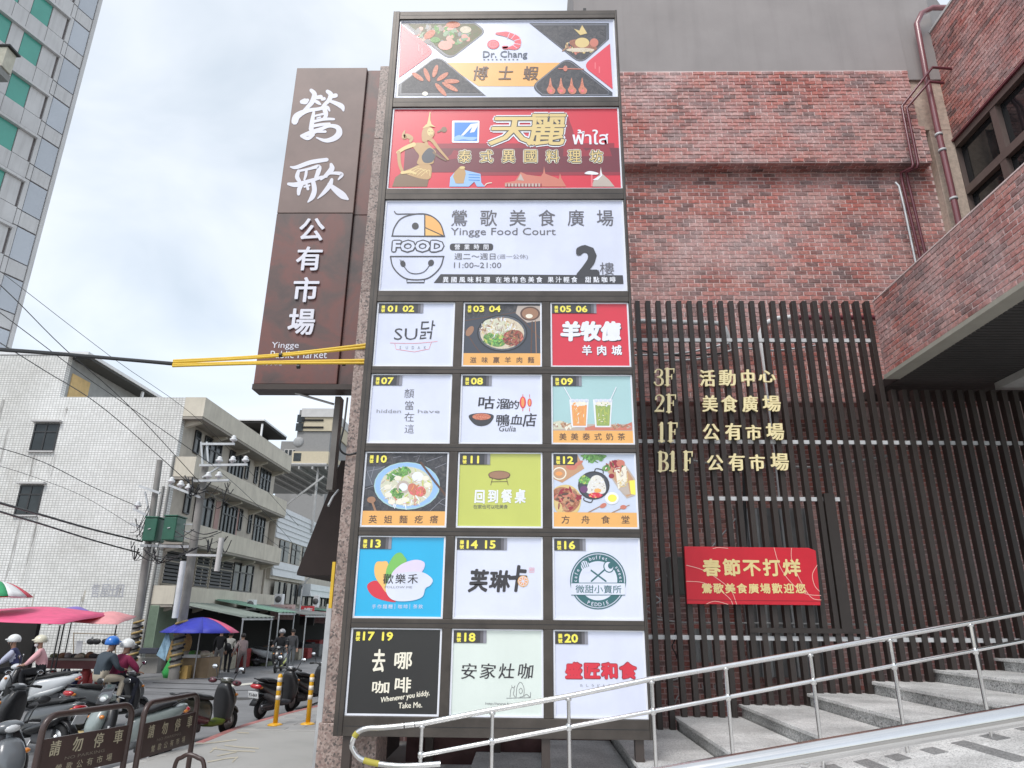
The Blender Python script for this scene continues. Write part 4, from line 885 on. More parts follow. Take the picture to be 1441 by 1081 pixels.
# emblem
a.poly(rounded([(*z(770, 160), 2), (*z(1080, 160), 2), (*z(1072, 412), 2), (*z(768, 410), 2)]), C['white'], 3)
a.poly([z(797, 182), z(1060, 182), z(1052, 390), z(795, 390)], C['blue'], 4)
a.poly([z(1060, 190), z(980, 200), z(870, 330), z(900, 330), z(1000, 230), z(970, 300), z(1020, 290), z(1055, 230)], C['white'], 5); a.poly([z(797, 350), z(850, 325), z(920, 345), z(1050, 350), z(1000, 385), z(900, 375), z(797, 388)], C['skyb'], 5, sm=True)
for ch, x0, y0, x1, y1 in (('天', 1178, 120, 1750, 440), ('麗', 1610, 85, 2030, 445)):
    b0, b1 = z(x0, y0), z(x1-30 if ch == '天' else x1, y1)
    for bo, m_, l in ((.085, 'white', 4), (.05, 'char', 5), (.02, 'gold2', 6)): 
        e_ = (bo-.02)*40; a.text(ch, b0[0]-e_, b0[1]-e_, b1[0]+e_, b1[1]+e_, C[m_], l, bold=bo, shear=.1)
a.text('ฟ้าใส', *z2(845, 262), *z2(1250, 432), C['white'], 5, bold=.014)
b0, b1 = z(820, 475), z2(1215, 655)
for i, ch in enumerate('泰式異國料理坊'):
    x = b0[0]+(b1[0]-b0[0]-24)*i/6
    for bo, m_, l in ((.10, 'cream', 4), (.055, 'char', 5), (.012, 'gold2', 6)):
        e_ = bo*20; a.text(ch, x+3-e_, b0[1]+3-e_, x+20+e_, b1[1]-3+e_, C[m_], l, bold=bo)
# elephant, palace roofs
a.poly([z(740, 905), z(750, 800), z(800, 740), z(920, 720), z(1090, 760), z(1100, 860), z(1140, 905), z(1050, 905), z(1020, 850), z(960, 905)], C['skyb'], 3); a.poly([z(780, 790), z(800, 740), z(850, 690), z(910, 700), z(925, 760), z(900, 870), z(810, 870)], C['gold'], 4); a.ell(*z(885, 692), 4, 2, C['gold2'], 5)
for i in range(3): a.line([z(960, 770+30*i), z(1080, 775+30*i)], 1, C['blue'], 4)
a.line([z(1140, 895), z(1165, 870), z(1215, 862)], 1.2, C['cream'], 4, sm=True)
a.poly([z2(200, 840), z2(262, 740), z2(330, 770), z2(490, 790), z2(515, 750), z2(525, 675), z2(540, 760), z2(650, 800), z2(690, 820), z2(705, 755), z2(720, 810), z2(775, 905), z2(80, 905), z2(85, 860)], C['rose'], 3)
a.poly([z2(225, 830), z2(262, 760), z2(300, 840)], C['tan'], 4); a.rect(*z2(90, 870), *z2(480, 905), C['tan'], 4)
for i in range(11): a.rect(*z2(105+38*i, 872), *z2(118+38*i, 905), C['deepred'], 5)
a.poly([z2(1060, 905), z2(1090, 820), z2(1150, 770), z2(1165, 680), z2(1180, 760), z2(1260, 830), z2(1320, 905)], C['tan'], 3); a.poly([z2(985, 750), z2(1040, 730), z2(1130, 750), z2(1120, 770), z2(1000, 765)], C['white'], 4, sm=True); a.rect(*z2(1052, 770), *z2(1072, 905), C['pinkred'], 3.5)
a.poly([z2(1070, 830), z2(1160, 780), z2(1160, 700), z2(1180, 780), z2(1130, 830)], C['white'], 4)
done(a)
# C ---- food court panel
a = panel('C', 0, 5, C['pale'], 'pale panel with bird and bowl emblem, food court title and opening hours')
z = zf(520, 270, 3.8946); ink = C['char']; th = 1.7
arc = [z(125, 243), z(135, 200), z(170, 150), z(230, 126), z(300, 122), z(350, 140), z(390, 180), z(410, 243)]
a.line([z(137, 108), z(150, 122), z(200, 122), z(300, 122)], th*.9, ink, 3, sm=True); a.line(arc, th, ink, 3, sm=True); a.line([z(122, 243), z(412, 245)], th, ink, 3); a.line([z(303, 125), z(303, 243)], th, ink, 3.2)
a.poly([z(306, 128), z(350, 140), z(390, 180), z(408, 240), z(306, 198)], C['orange'], 2, sm=False); a.poly([z(306, 198), z(400, 240), z(306, 240)], C['orange2'], 2); a.line([z(303, 196), z(400, 240)], th*.8, ink, 3.1)
a.ell(*z(251, 188), 4.8, 4.8, ink, 3)
a.text('FOOD', *z(120, 262), *z(412, 335), ink, 2.4, bold=.13); a.text('FOOD', *z(127, 269), *z(405, 328), C['pale'], 3, bold=.05)
a.line([z(115, 355), z(408, 355)], th, ink, 3); a.line([z(115, 357), z(128, 410), z(165, 455), z(215, 480), z(300, 480), z(350, 455), z(390, 410), z(406, 357)], th, ink, 3, sm=True)
a.line([z(205, 482), z(205, 498), z(300, 498), z(300, 482)], th, ink, 3)
a.line([z(186, 405), z(215, 440), z(255, 450), z(300, 438), z(332, 400)], 1.1, ink, 4, sm=True); a.ell(*z(337, 390), 4, 4.6, ink, 4, .5); a.ell(*z(183, 395), 3.6, 4.4, ink, 4, -.4)
for i in range(3): a.line([z(167+9*i, 372+3*i), z(173+9*i, 392)], .8, ink, 5)
a.chars('鶯歌美食廣場', *z(443, 96), *z(1340, 192), C['grey'], 3, bold=.004)
a.text('Yingge Food Court', *z(445, 198), *z(1020, 250), C['grey'], 3)
a.poly(rounded([(*z(440, 284), 4.5), (*z(678, 284), 4.5), (*z(678, 322), 4.5), (*z(440, 322), 4.5)]), ink, 2); a.chars('營業時間', *z(465, 287), *z(655, 319), C['white'], 3, bold=.012)
a.text('週二～週日', *z(465, 338), *z(690, 372), C['grey'], 3); a.text('(週一公休)', *z(700, 343), *z(868, 372), C['mid'], 3); a.text('11:00~21:00', *z(463, 388), *z(722, 418), C['grey'], 3)
a.text('2', *z(1130, 292), *z(1258, 470), ink, 3, bold=.06); a.text('樓', *z(1262, 388), *z(1340, 455), C['grey'], 3)
a.poly([z(352, 500), z(390, 452), z(1388, 458), z(1392, 506)], ink, 2)
for st_, x0, x1 in (('異國風味料理', 400, 662), ('在地特色美食', 690, 948), ('果汁輕食', 975, 1140), ('甜點咖啡', 1180, 1350)): a.chars(st_, *z(x0, 465), *z(x1, 500), C['white'], 4, bold=.02)
done(a)
# row 1
z = zf(520, 420, 3.792)
a = panel('1', 0, 1, C['pale'], 'white panel numbered 01 02 with thin lettering above a bowl outline', '01 02')
a.text('SU', *z(132, 160), *z(255, 222), C['char'], 2, bold=-.004); a.text('닭', *z(268, 118), *z(342, 218), C['char'], 2, shear=.08, warp=.05)
a.line([z(110, 238), z(240, 240), z(362, 230)], .5, C['pinkred'], 2, sm=True); a.line([z(135, 242), z(142, 272), z(240, 286), z(318, 270), z(330, 236)], .5, C['pinkred'], 2); a.chars('SUDAK', *z(160, 250), *z(308, 274), C['mid'], 2, cs=5)
done(a)
a = panel('1', 2, 3, f_['food_dark'], 'photo panel numbered 03 04 with a round bowl of noodles and orange name strip', '03 04', False)
a.poly([z(505, 110), z(760, 70), z(915, 130), z(915, 300), z(503, 300)], C['slate'], 1); a.line([z(505, 120), z(780, 75), z(915, 220)], 1.2, C['brown'], 1.4); a.line([z(505, 160), z(560, 250), z(600, 300)], 1.3, C['brown'], 1.5)
a.poly([z(790, 40), z(915, 40), z(915, 120), z(840, 130), z(780, 80)], C['tan'], 1.6); a.ell(*z(857, 82), 14, 10, C['brown'], 2); a.ell(*z(857, 82), 11.5, 8, C['lbrown'], 2.4); a.ell(*z(852, 95), 5, 3, C['cream'], 2.8)
a.line([z(868, 125), z(862, 300)], 1.8, C['brown'], 2); a.line([z(885, 120), z(890, 290)], 1.4, C['lbrown'], 2); a.ell(*z(535, 175), 4.5, 8, C['lbrown'], 2, .6)
a.ell(*z(708, 186), 35.5, 26, C['black'], 3); a.ell(*z(708, 186), 33.5, 24.5, C['slate2'], 3.3); a.ell(*z(708, 187), 31, 22, f_['food_noodle'], 3.6); a.ell(*z(680, 150), 20, 10, f_['food_soup'], 4, .2)
a.scatter(*z(690, 165), 26, 15, 110, [C['cream'], C['tan'], C['gold2'], C['lbrown'], C['white']], 4.05, (4, .6)); a.ell(*z(667, 222), 16, 9, f_['food_green'], 4.2, .3); a.scatter(*z(667, 222), 15, 8, 60, [C['leaf'], C['green'], f_['food_green'], C['lime']], 4.6, (3.2, 1)); a.scatter(*z(765, 212), 13, 10, 50, [C['brown'], C['lbrown'], C['deepred'], C['rose']], 4.6, (3, 1.1)); a.scatter(*z(708, 186), 29, 20, 26, [C['cream'], C['green']], 5.1, (1, .5)); a.ell(*z(765, 210), 15, 11, f_['food_meat'], 4.1, -.2)
a.R(0, .805, 1, 1, C['orange'], 5); a.chars('滋味羸羊肉麵', *z(535, 312), *z(880, 348), C['brown'], 6, bold=.012)
done(a)
a = panel('1', 4, 5, C['red'], 'red panel numbered 05 06 with white brush lettering', '05 06')
for dx_, m_, l in ((1.2, 'ink', 2), (0, 'white', 3)):
    a.chars('羊牧億', *[p+dx_*.6 for p in z(1010, 118)], *[p+dx_*.6 for p in z(1340, 232)], C[m_], l, bold=.05, warp=.06, contrast=.03, shear=.08)
    a.chars('羊肉城', *[p+dx_*.4 for p in z(1130, 248)], *[p+dx_*.4 for p in z(1348, 306)], C[m_], l, bold=.03, warp=.05)
done(a)
# row 2
a = panel('2', 0, 1, C['pale'], 'white panel numbered 07 with a thin handwritten column between English words', '07')
a.chars('顏當在這', *z(185, 482), *z(240, 722), C['grey'], 2, vert=True, warp=.12, bold=-.006)
a.text('hidden', *z(38, 592), *z(168, 612), C['mid'], 2, warp=.15); a.text('have', *z(258, 594), *z(375, 612), C['mid'], 2, warp=.15)
done(a)
a = panel('2', 2, 3, C['pale'], 'white panel numbered 08 with black brush lettering, soup bowl and red lanterns', '08')
for ch, x0, y0, x1, y1 in (('咕', 578, 540, 662, 590), ('溜', 675, 535, 740, 590), ('的', 742, 545, 795, 590), ('鴨', 672, 618, 745, 680), ('血', 750, 622, 815, 672), ('店', 815, 612, 885, 685)): a.text(ch, *z(x0, y0-(18 if ch == '咕' else 0)), *z(x1, y1), C['ink'], 2, bold=.006, warp=.07, contrast=.02, shear=.1)
a.text('Gulia', *z(688, 680), *z(780, 710), C['ink'], 2, warp=.1, shear=.2)
for x, y, r_ in ((818, 555, 4.4), (854, 556, 3)):
    a.ell(*z(x, y), r_, r_*1.9, C['red2'], 2); a.ell(*z(x, y), r_*.5, r_*1.5, C['peach'], 3); a.line([z(x, y-42), z(x, y-28)], .7, C['red'], 2); a.line([z(x, y+30), z(x, y+46)], .9, C['red'], 2)
a.poly([z(530, 625), z(600, 612), z(662, 625), z(640, 668), z(595, 682), z(555, 668)], C['char'], 2, sm=True); a.ell(*z(598, 632), 13, 4.6, f_['food_shrimp'], 3)
done(a)
a = panel('2', 4, 5, C['sea'], 'photo panel numbered 09 with an orange and a green iced drink', '09')
a.R(0, .72, 1, .85, C['tan'], .6); a.scatter(*z(1030, 680), 14, 4, 40, [C['tan'], C['cream'], C['wood'], C['lbrown']], 1.2, (3, 1.4)); a.scatter(*z(1310, 685), 22, 3, 40, [C['rose'], C['tan'], C['wood'], C['lbrown']], 1.3, (3.4, 1)); a.poly([z(980, 660), z(1020, 652), z(1100, 690), z(980, 700)], f_['food_soup'], 1); a.poly([z(1150, 690), z(1240, 668), z(1330, 690), z(1400, 660), z(1400, 704), z(1150, 704)], C['rose'], 1)
for x, c1, s_ in ((1118, 'peach', 1), (1244, 'matcha', -1)):
    a.poly([z(x-52, 540), z(x+52, 540), z(x+42, 688), z(x-40, 688)], C['white'], 2); a.poly([z(x-40, 570), z(x+42, 570), z(x+36, 680), z(x-32, 680)], C[c1], 3); a.ell(*z(x+2, 562), 10.5, 3.4, C['cream'], 4); a.scatter(*z(x+2, 566), 9, 3, 16, [C['white'], C['cream'], C[c1]], 4.1, (1.6, .9)); a.scatter(*z(x, 625), 7, 12, 16, [C['orange2' if s_ > 0 else 'lime'], C[c1], C['cream']], 4.2, (.6, 3))
    for j in range(4): a.line([z(x-30+20*j, 590), z(x-28+19*j, 670)], .7, C['orange2' if s_ > 0 else 'lime'], 4)
    for j in range(4): a.ell(*z(x-34+24*j, 545), 2.6, 2.2, C['pale'], 5)
    a.line([z(x-(-40 if s_ < 0 else 40)*1., 545), z(x-(-72 if s_ < 0 else 80), 475)], 1.2, C['white'], 5)
a.R(0, .82, 1, 1, C['orange'], 5); a.chars('美美泰式奶茶', *z(1010, 718), *z(1365, 760), C['brown'], 6, bold=.012)
done(a)
# row 3
a = panel('3', 0, 1, f_['food_dark'], 'photo panel numbered 10 with a pale bowl of soup noodles', '10', False); z = zf(500, 630, 9.007)
a.poly([z(150, 240), z(230, 240), z(380, 240), z(240, 470), z(115, 500)], C['slate2'], 1)
for p in ([(135, 260), (215, 470)], [(160, 300), (300, 270), (370, 240)], [(240, 240), (200, 380)], [(120, 525), (250, 480)], [(480, 130), (580, 110)], [(740, 120), (820, 100), (780, 180)], [(900, 180), (1100, 110)], [(1010, 260), (1150, 200)], [(950, 800), (1100, 660), (1150, 640)], [(1060, 700), (1150, 740)]): a.line([z(*q_) for q_ in p], .7, C['mid'], 1.5)
a.ell(*z(655, 485), 46.5, 33.5, C['sea'], 2); a.ell(*z(655, 482), 45, 32, C['skyb'], 2.3); a.ell(*z(650, 490), 37, 27.5, f_['food_soup'], 2.6)
a.poly([z(400, 400), z(440, 330), z(560, 280), z(640, 240), z(710, 310), z(600, 370), z(450, 400)], f_['food_green'], 3, sm=True); a.ell(*z(530, 580), 10, 7, f_['food_green'], 3, .4)
a.ell(*z(790, 370), 8, 7, C['white'], 3.4); a.ell(*z(610, 500), 9.5, 9, C['tan'], 3.4); a.ell(*z(610, 500), 6, 5.5, C['white'], 3.6); a.ell(*z(825, 560), 8, 7, f_['food_shrimp'], 3.6); a.ell(*z(735, 530), 7, 9, C['rose'], 3.5, -.5)
a.scatter(*z(650, 490), 36, 26, 90, [C['cream'], C['tan'], C['gold2'], C['white'], C['lime']], 2.62, (4.5, .8)); a.scatter(*z(540, 330), 17, 6, 50, [C['leaf'], C['green'], f_['food_green']], 3.02, (3.5, 1), rot=-.4); a.scatter(*z(530, 585), 10, 7, 26, [C['leaf'], f_['food_green'], C['green']], 3.02, (2.4, .9)); a.scatter(*z(790, 550), 10, 8, 24, [C['rose'], C['peach'], C['pinkred']], 3.7, (3, 1)); a.scatter(*z(620, 690), 24, 6, 30, [C['white'], C['cream'], C['rose']], 2.9, (5, .7))
for x, y in ((540, 390), (915, 475), (410, 500), (420, 600), (640, 660), (560, 690), (890, 390), (460, 690)): a.ell(*z(x, y), 5, 3.6, C['cream'], 3.2)
a.line([z(830, 190), z(1000, 420), z(1150, 610)], 3, C['brown'], 4); a.ell(*z(205, 662), 6, 4.6, C['lbrown'], 3); a.line([z(215, 690), z(265, 825)], 3, C['lbrown'], 3)
a.R(0, .805, 1, 1, C['orange'], 5); a.chars('英姐麵疙瘩', *z(168, 855), *z(1055, 965), C['brown'], 6, bold=.012)
done(a)
a = panel('3', 2, 3, C['lime'], 'olive green panel numbered 11 with a small round table drawing', '11'); z = zf(500, 520, 3.5146)
a.ell(*z(712, 522), 15.5, 5.6, C['lbrown'], 2); a.line([z(658+54+54*math.cos(t/8*PI), 522+20*math.sin(t/8*PI)) for t in range(17)], .6, C['brown'], 3, closed=True)
for p in ([(678, 540), (670, 572)], [(748, 540), (756, 572)], [(672, 556), (752, 554)], [(662, 520), (664, 535), (710, 546), (760, 535), (764, 520)]): a.line([z(*q_) for q_ in p], .7, C['brown'], 2)
a.chars('回到餐桌', *z(585, 590), *z(845, 665), C['white'], 2, bold=.03, warp=.12, cs=17)
a.chars('在家也可以吃美食', *z(583, 668), *z(755, 690), C['grey'], 2, warp=.15)
done(a)
a = panel('3', 4, 5, C['table'], 'photo panel numbered 12 with a black pan of rice and side dishes on a pale table', '12', False); z = zf(770, 630, 9.007)
a.poly([z(75, 85), z(380, 85), z(470, 265), z(190, 445), z(75, 395)], C['wood'], 1); a.R(0, 0, .3, .155, C['char'], 1.3); a.ell(*z(310, 240), 8, 5, C['rose'], 1.2); a.ell(*z(155, 328), 10, 9, C['cream'], 2); a.ell(*z(155, 328), 8.2, 7.2, C['wood'], 2.3); a.ell(*z(150, 330), 5, 3, C['peach'], 2.5)
a.poly([z(430, 95), z(740, 95), z(700, 150), z(620, 160), z(570, 200), z(500, 150)], f_['food_green'], 1.5, sm=True)
a.poly([z(715, 230), z(900, 145), z(960, 170), z(1110, 390), z(1110, 610), z(1010, 645), z(900, 520)], C['tan'], 1.5); a.poly([z(725, 240), z(895, 160), z(950, 180), z(1090, 400), z(1090, 590), z(1010, 625)], C['wood'], 1.8)
a.ell(*z(855, 215), 8, 5, C['deepred'], 2, .5); a.ell(*z(750, 265), 6, 4, f_['food_green'], 2); a.ell(*z(815, 360), 4, 3.4, C['deepred'], 2); a.ell(*z(930, 200), 6, 5, C['rose'], 2)
a.poly([z(860, 260), z(1000, 230), z(1010, 430), z(900, 530)], C['cream'], 2.4); a.poly([z(920, 520), z(1020, 440), z(1050, 590), z(990, 600)], C['tan'], 2.5); a.poly([z(1040, 420), z(1110, 410), z(1120, 600), z(1060, 590)], C['yellow'], 2.6)
a.poly([z(85, 530), z(250, 470), z(380, 540), z(430, 660), z(370, 830), z(160, 830), z(90, 740)], C['gold2'], 1.6, sm=True); a.poly([z(85, 540), z(200, 500), z(330, 560), z(415, 680), z(340, 800), z(220, 810), z(170, 700), z(90, 660)], f_['food_chicken'], 2, sm=True)
a.ell(*z(590, 480), 22.3, 20, C['char'], 2.5); a.line([z(600, 305), z(620, 268), z(700, 285), z(710, 325)], 1.4, C['char'], 2.6, sm=True); a.line([z(465, 640), z(470, 670), z(550, 695), z(575, 665)], 1.4, C['char'], 2.6, sm=True); a.ell(*z(590, 480), 20, 17.8, C['slate'], 2.8)
a.poly([z(505, 500), z(560, 380), z(640, 350), z(710, 400), z(745, 510), z(720, 580), z(600, 590), z(500, 570)], f_['food_rice'], 3.2, sm=True); a.scatter(*z(630, 470), 12, 12, 40, [C['cream'], C['white'], C['tan']], 3.25, (1.4, .8)); a.ell(*z(470, 410), 7, 6, f_['food_green'], 3.3, .4); a.scatter(*z(470, 415), 7, 6, 24, [C['leaf'], C['green'], C['lime']], 3.34, (2, 1)); a.scatter(*z(250, 650), 17, 15, 60, [C['brown'], C['lbrown'], C['rose'], C['wood'], C['deepred']], 2.05, (4.5, 2)); a.scatter(*z(590, 130), 15, 7, 50, [C['leaf'], f_['food_green'], C['green']], 1.55, (3, .8)); a.scatter(*z(850, 250), 12, 9, 24, [C['deepred'], C['rose'], C['leaf'], C['cream']], 2.2, (2.2, 1.2)); a.scatter(*z(960, 380), 7, 14, 30, [C['gold2'], C['tan'], C['cream']], 2.42, (4, .6)); a.scatter(*z(615, 605), 9, 3, 14, [C['red'], C['pinkred'], C['orange']], 3.65, (1.6, 1)); a.scatter(*z(400, 200), 0.1, .1, 1, [C['rose']], 1.25, (6, 3)); a.ell(*z(465, 530), 5.4, 5, C['purple'], 3.4); a.ell(*z(610, 605), 9.5, 3.8, C['red'], 3.6); a.ell(*z(640, 545), 5, 3, C['orange'], 3.7)
a.ell(*z(820, 642), 9.8, 8.8, C['white'], 2); a.ell(*z(825, 642), 6.4, 5.4, C['yellow'], 2.4)
a.line([z(505, 830), z(640, 760), z(700, 730)], 1.2, C['lbrown'], 2); a.ell(*z(710, 735), 5, 3, C['rose'], 2.2, -.5); a.line([z(800, 835), z(940, 770), z(1040, 730)], 1.1, C['lbrown'], 2); a.ell(*z(965, 755), 4.5, 3, C['rose'], 2.2)
a.R(0, .805, 1, 1, C['orange'], 5); a.chars('方舟食堂', *z(175, 858), *z(1050, 970), C['brown'], 6, bold=.012, cs=13)
done(a)
# row 4
a = panel('4', 0, 1, C['cyan'], 'bright cyan panel numbered 13 with overlapping coloured petals', '13'); z = zf(490, 750, 8.313)
a.poly([z(225, 650), z(240, 590), z(330, 560), z(420, 640), z(560, 800), z(420, 790), z(290, 740)], C['red'], 2, sm=True)
a.poly([z(305, 420), z(330, 345), z(390, 335), z(470, 365), z(460, 690), z(380, 610), z(320, 520)], C['orange2'], 3, sm=True)
a.poly([z(440, 480), z(470, 370), z(540, 260), z(610, 230), z(660, 280), z(680, 340), z(560, 470), z(450, 650)], C['green'], 4, sm=True)
a.poly([z(510, 480), z(620, 370), z(780, 315), z(890, 345), z(880, 430), z(790, 520), z(560, 560)], C['lav'], 5, sm=True)
a.poly([z(445, 690), z(450, 600), z(520, 500), z(680, 460), z(870, 462), z(985, 540), z(965, 610), z(905, 650), z(870, 745), z(760, 790), z(600, 800), z(500, 770)], C['pale'], 6, sm=True)
a.chars('歡樂禾', *z(405, 475), *z(820, 600), C['ink'], 8, contrast=.02); a.text('FOLLOW ME', *z(430, 622), *z(750, 648), C['mid'], 8)
for st_, x0, x1 in (('手作麵糰', 275, 522), ('咖啡', 580, 700), ('茶飲', 758, 875)): a.chars(st_, *z(x0, 835), *z(x1, 888), C['pale'], 2)
for x in (548, 722): a.line([z(x, 832), z(x-2, 890)], .5, C['pale'], 2)
done(a)
z = zf(470, 740, 3.2022)
a = panel('4', 2, 3, C['pale'], 'white panel numbered 14 15 with heavy black characters and an orange slice', '14 15')
for ch, x0, y0, x1, y1 in (('芙', 605, 195, 690, 300), ('琳', 695, 200, 790, 298), ('卡', 780, 180, 865, 298)): a.text(ch, *z(x0, y0), *z(x1, y1), C['ink'], 2, bold=.035, shear=.12, warp=.05)
a.ell(*z(852, 250), 7.6, 7.8, C['orange'], 3); a.ell(*z(852, 250), 6.4, 6.6, C['pale'], 3.3); 
for j in range(8): t = j*PI/4+.2; a.poly([z(852+4*math.cos(t), 250+4*math.sin(t)), z(852+19*math.cos(t-.3), 250+19*math.sin(t-.3)), z(852+19*math.cos(t+.3), 250+19*math.sin(t+.3))], C['peach'], 4)
a.line([z(880, 190), z(902, 190), z(901, 210), z(880, 210)], .5, C['pinkred'], 3, closed=True); a.text('印', *z(884, 193), *z(898, 207), C['pinkred'], 3)
done(a)
a = panel('4', 4, 5, C['pale'], 'white panel numbered 16 with a round teal badge of crossed fork and spoon', '16')
c_ = z(1190, 248); R0 = 39.5; RY = 40
def ring(r0, r1, m, l, k=1.02):
    n = 48; a.raw([a.to(c_[0]+r*math.cos(2*PI*i/n), c_[1]+r*k*math.sin(2*PI*i/n)) for r in (r0, r1) for i in range(n)], [(i, (i+1) % n, n+(i+1) % n, n+i) for i in range(n)], m, l)
ring(R0, R0-1.6, C['teal'], 2); ring(R0-3, 27, C['teal'], 2); ring(27, 24, C['pale'], 2.5); ring(R0-3, 0.1, C['teal'], 1.5); ring(29, .1, C['pale'], 1.8)
a.poly([z(1068, 258), z(1312, 258), z(1312, 312), z(1068, 312)], C['pale'], 4); a.line([z(1070, 258), z(1310, 258)], .9, C['teal'], 4.4); a.line([z(1070, 312), z(1310, 312)], .9, C['teal'], 4.4)
a.text('微甜小賣所', *z(1088, 268), *z(1295, 304), C['teal'], 5, bold=.006)
a.line([z(1130, 180), z(1225, 250)], 2.2, C['teal'], 3); a.line([z(1240, 180), z(1160, 250)], 2.2, C['teal'], 3); a.ell(*z(1238, 185), 7.5, 8.5, C['teal'], 3.2, -.4); a.ell(*z(1238, 185), 6, 7, C['pale'], 3.4, -.4); a.ell(*z(1246, 180), 3.6, 4.4, C['teal'], 3.6); a.ell(*z(1135, 185), 6.5, 9, C['pale'], 3.4, -.5)
for j in range(4): a.line([z(1112+9*j, 168-4*j), z(1124+8*j, 192-3*j)], 1.1, C['teal'], 3.8)
def ringtext(st, r, t0, dt, m, h=7, flip=False):
    for i, ch in enumerate(st):
        t = t0+dt*i; x, y = c_[0]+r*math.cos(t), c_[1]+r*math.sin(t)*1.02; vs, fs = glyphs(ch, .01)
        if not vs: continue
        sgn = -1 if flip else 1; o0 = a.to(x, y); ux, uy = (-math.sin(t)*sgn, math.cos(t)*sgn)
        e = a.to(x+ux, y+uy); L_ = math.hypot(e[0]-o0[0], e[1]-o0[1]); ex = ((e[0]-o0[0])/L_, (e[1]-o0[1])/L_); ey = (-ex[1], ex[0]); s_ = h*L_
        wx = max(v[0] for v in vs)/2; a.raw([(o0[0]+ex[0]*(vx-wx)*s_+ey[0]*(vy-.3)*s_, o0[1]+ex[1]*(vx-wx)*s_+ey[1]*(vy-.3)*s_) for vx, vy in vs], fs, m, 6)
ringtext('cafe', 32, -PI*1.02+.05, .16, C['pale']); ringtext('buffet', 32, -PI/2-.36, .145, C['pale']); ringtext('sweet', 32, -.62, .16, C['pale']); ringtext('PEDDIE', 33, PI/2+.42, -.165, C['pale'], 7, True)
done(a)
# row 5
a = panel('5', 0, 1, C['black'], 'black panel numbered 17 19 with chalk style white lettering', '17 19', False)
for ch, x0, y0, x1, y1 in (('去', 172, 556, 232, 660), ('哪', 272, 570, 352, 645), ('咖', 172, 700, 250, 755), ('啡', 274, 682, 348, 750)): a.text(ch, *z(x0, y0), *z(x1, y1), C['cream'], 2, bold=.025, warp=.1)
a.text('Whenever you kiddy,', *z(210, 774), *z(430, 806), C['cream'], 2, bold=.02, warp=.08, rot=.15); a.text('Take Me.', *z(290, 798), *z(398, 824), C['cream'], 2, bold=.02, warp=.08, rot=.05)
done(a)
a = panel('5', 2, 3, C['mint'], 'pale mint panel numbered 18 with black brush characters and a snail line drawing', '18'); z = zf(640, 880, 5.1464)
a.chars('安家灶咖', *z(35, 272), *z(568, 392), C['ink'], 2, warp=.06, contrast=.02, shear=.12)
for p in ([(400, 520), (405, 470), (415, 450), (430, 460), (425, 500), (440, 520)], [(375, 528), (550, 524)], [(415, 450), (412, 436)], [(428, 455), (436, 438)], [(445, 520), (450, 450), (475, 412), (500, 450), (498, 510), (470, 520)], [(465, 470), (480, 455), (490, 480), (475, 495), (466, 480)], [(500, 515), (520, 500), (545, 520), (548, 485)]): a.line([z(*q_) for q_ in p], .6, C['grey'], 2, sm=True)
a.text('http://www.facebook.com', *z(222, 560), *z(560, 582), C['grey'], 2, warp=.05)
done(a)
a = panel('5', 4, 5, C['pale'], 'white panel numbered 20 with fat red characters', '20')
a.chars('盛匠和食', *z(790, 258), *z(1326, 400), C['deepred'], 2, bold=.075); a.chars('盛匠和食', *z(794, 264), *z(1322, 394), C['red'], 3, bold=.055)
a.chars('たしうどんまぜそば', *z(905, 424), *z(1255, 448), C['grey'], 2)
done(a)
# ------------------------------------------------------------------ pink granite pillar behind the sign
pil = thing('granite_pillar', 'speckled pink granite pillar behind the left edge of the sign', 'pillar', (-1.67*K, YS+.6, 0))
xl_, xr_ = -1.945*K, -1.40*K; ypi = 7.3*K; zt_ = PY(530, 93, ypi).z
js = [0, PY(460, 1017, ypi).z, PY(487, 640, ypi).z, PY(508, 410, ypi).z, PY(528, 195, ypi).z, zt_]
for i, (a_, b_) in enumerate(zip(js, js[1:])): B('granite_block', PG, pil, (xl_-(.03 if i == 0 else 0), xr_, ypi-(.03 if i == 0 else 0), ypi+.7, a_+.004, b_), bevel=.008)
tag(B('drain_post', M_galv, None, (PY(456, 1050, ypi+.3).x-.1, PY(456, 1050, ypi+.3).x-.03, ypi+.2, ypi+.26, 0, PY(462, 850, ypi+.25).z)), 'thin grey metal post standing against the pink granite pillar', 'post')
tag(B('yellow_strip', M_yellow, None, (xl_-.075, xl_-.035, ypi+.1, ypi+.14, PY(467, 856, ypi).z, PY(470, 790, ypi).z)), 'short yellow strip fixed upright on the left side of the pink pillar', 'strip')
# dark recess wall under the sign, plinth
B('plinth_wall', mat('plinth_brick', (.10, .05, .05), .8, var=.3, scale=5), bld, (xr_+.002, 1.3*K, 9.12*K, 9.12*K+.2, 0, 2.2))
B('plinth_frame', M_dkbrown, bld, (.1*K-.6, .1*K-.48, 9.05*K, 9.1*K, 0, 2.1), (xr_+.3, xr_+.42, 9.05*K, 9.1*K, 0, 2.1))
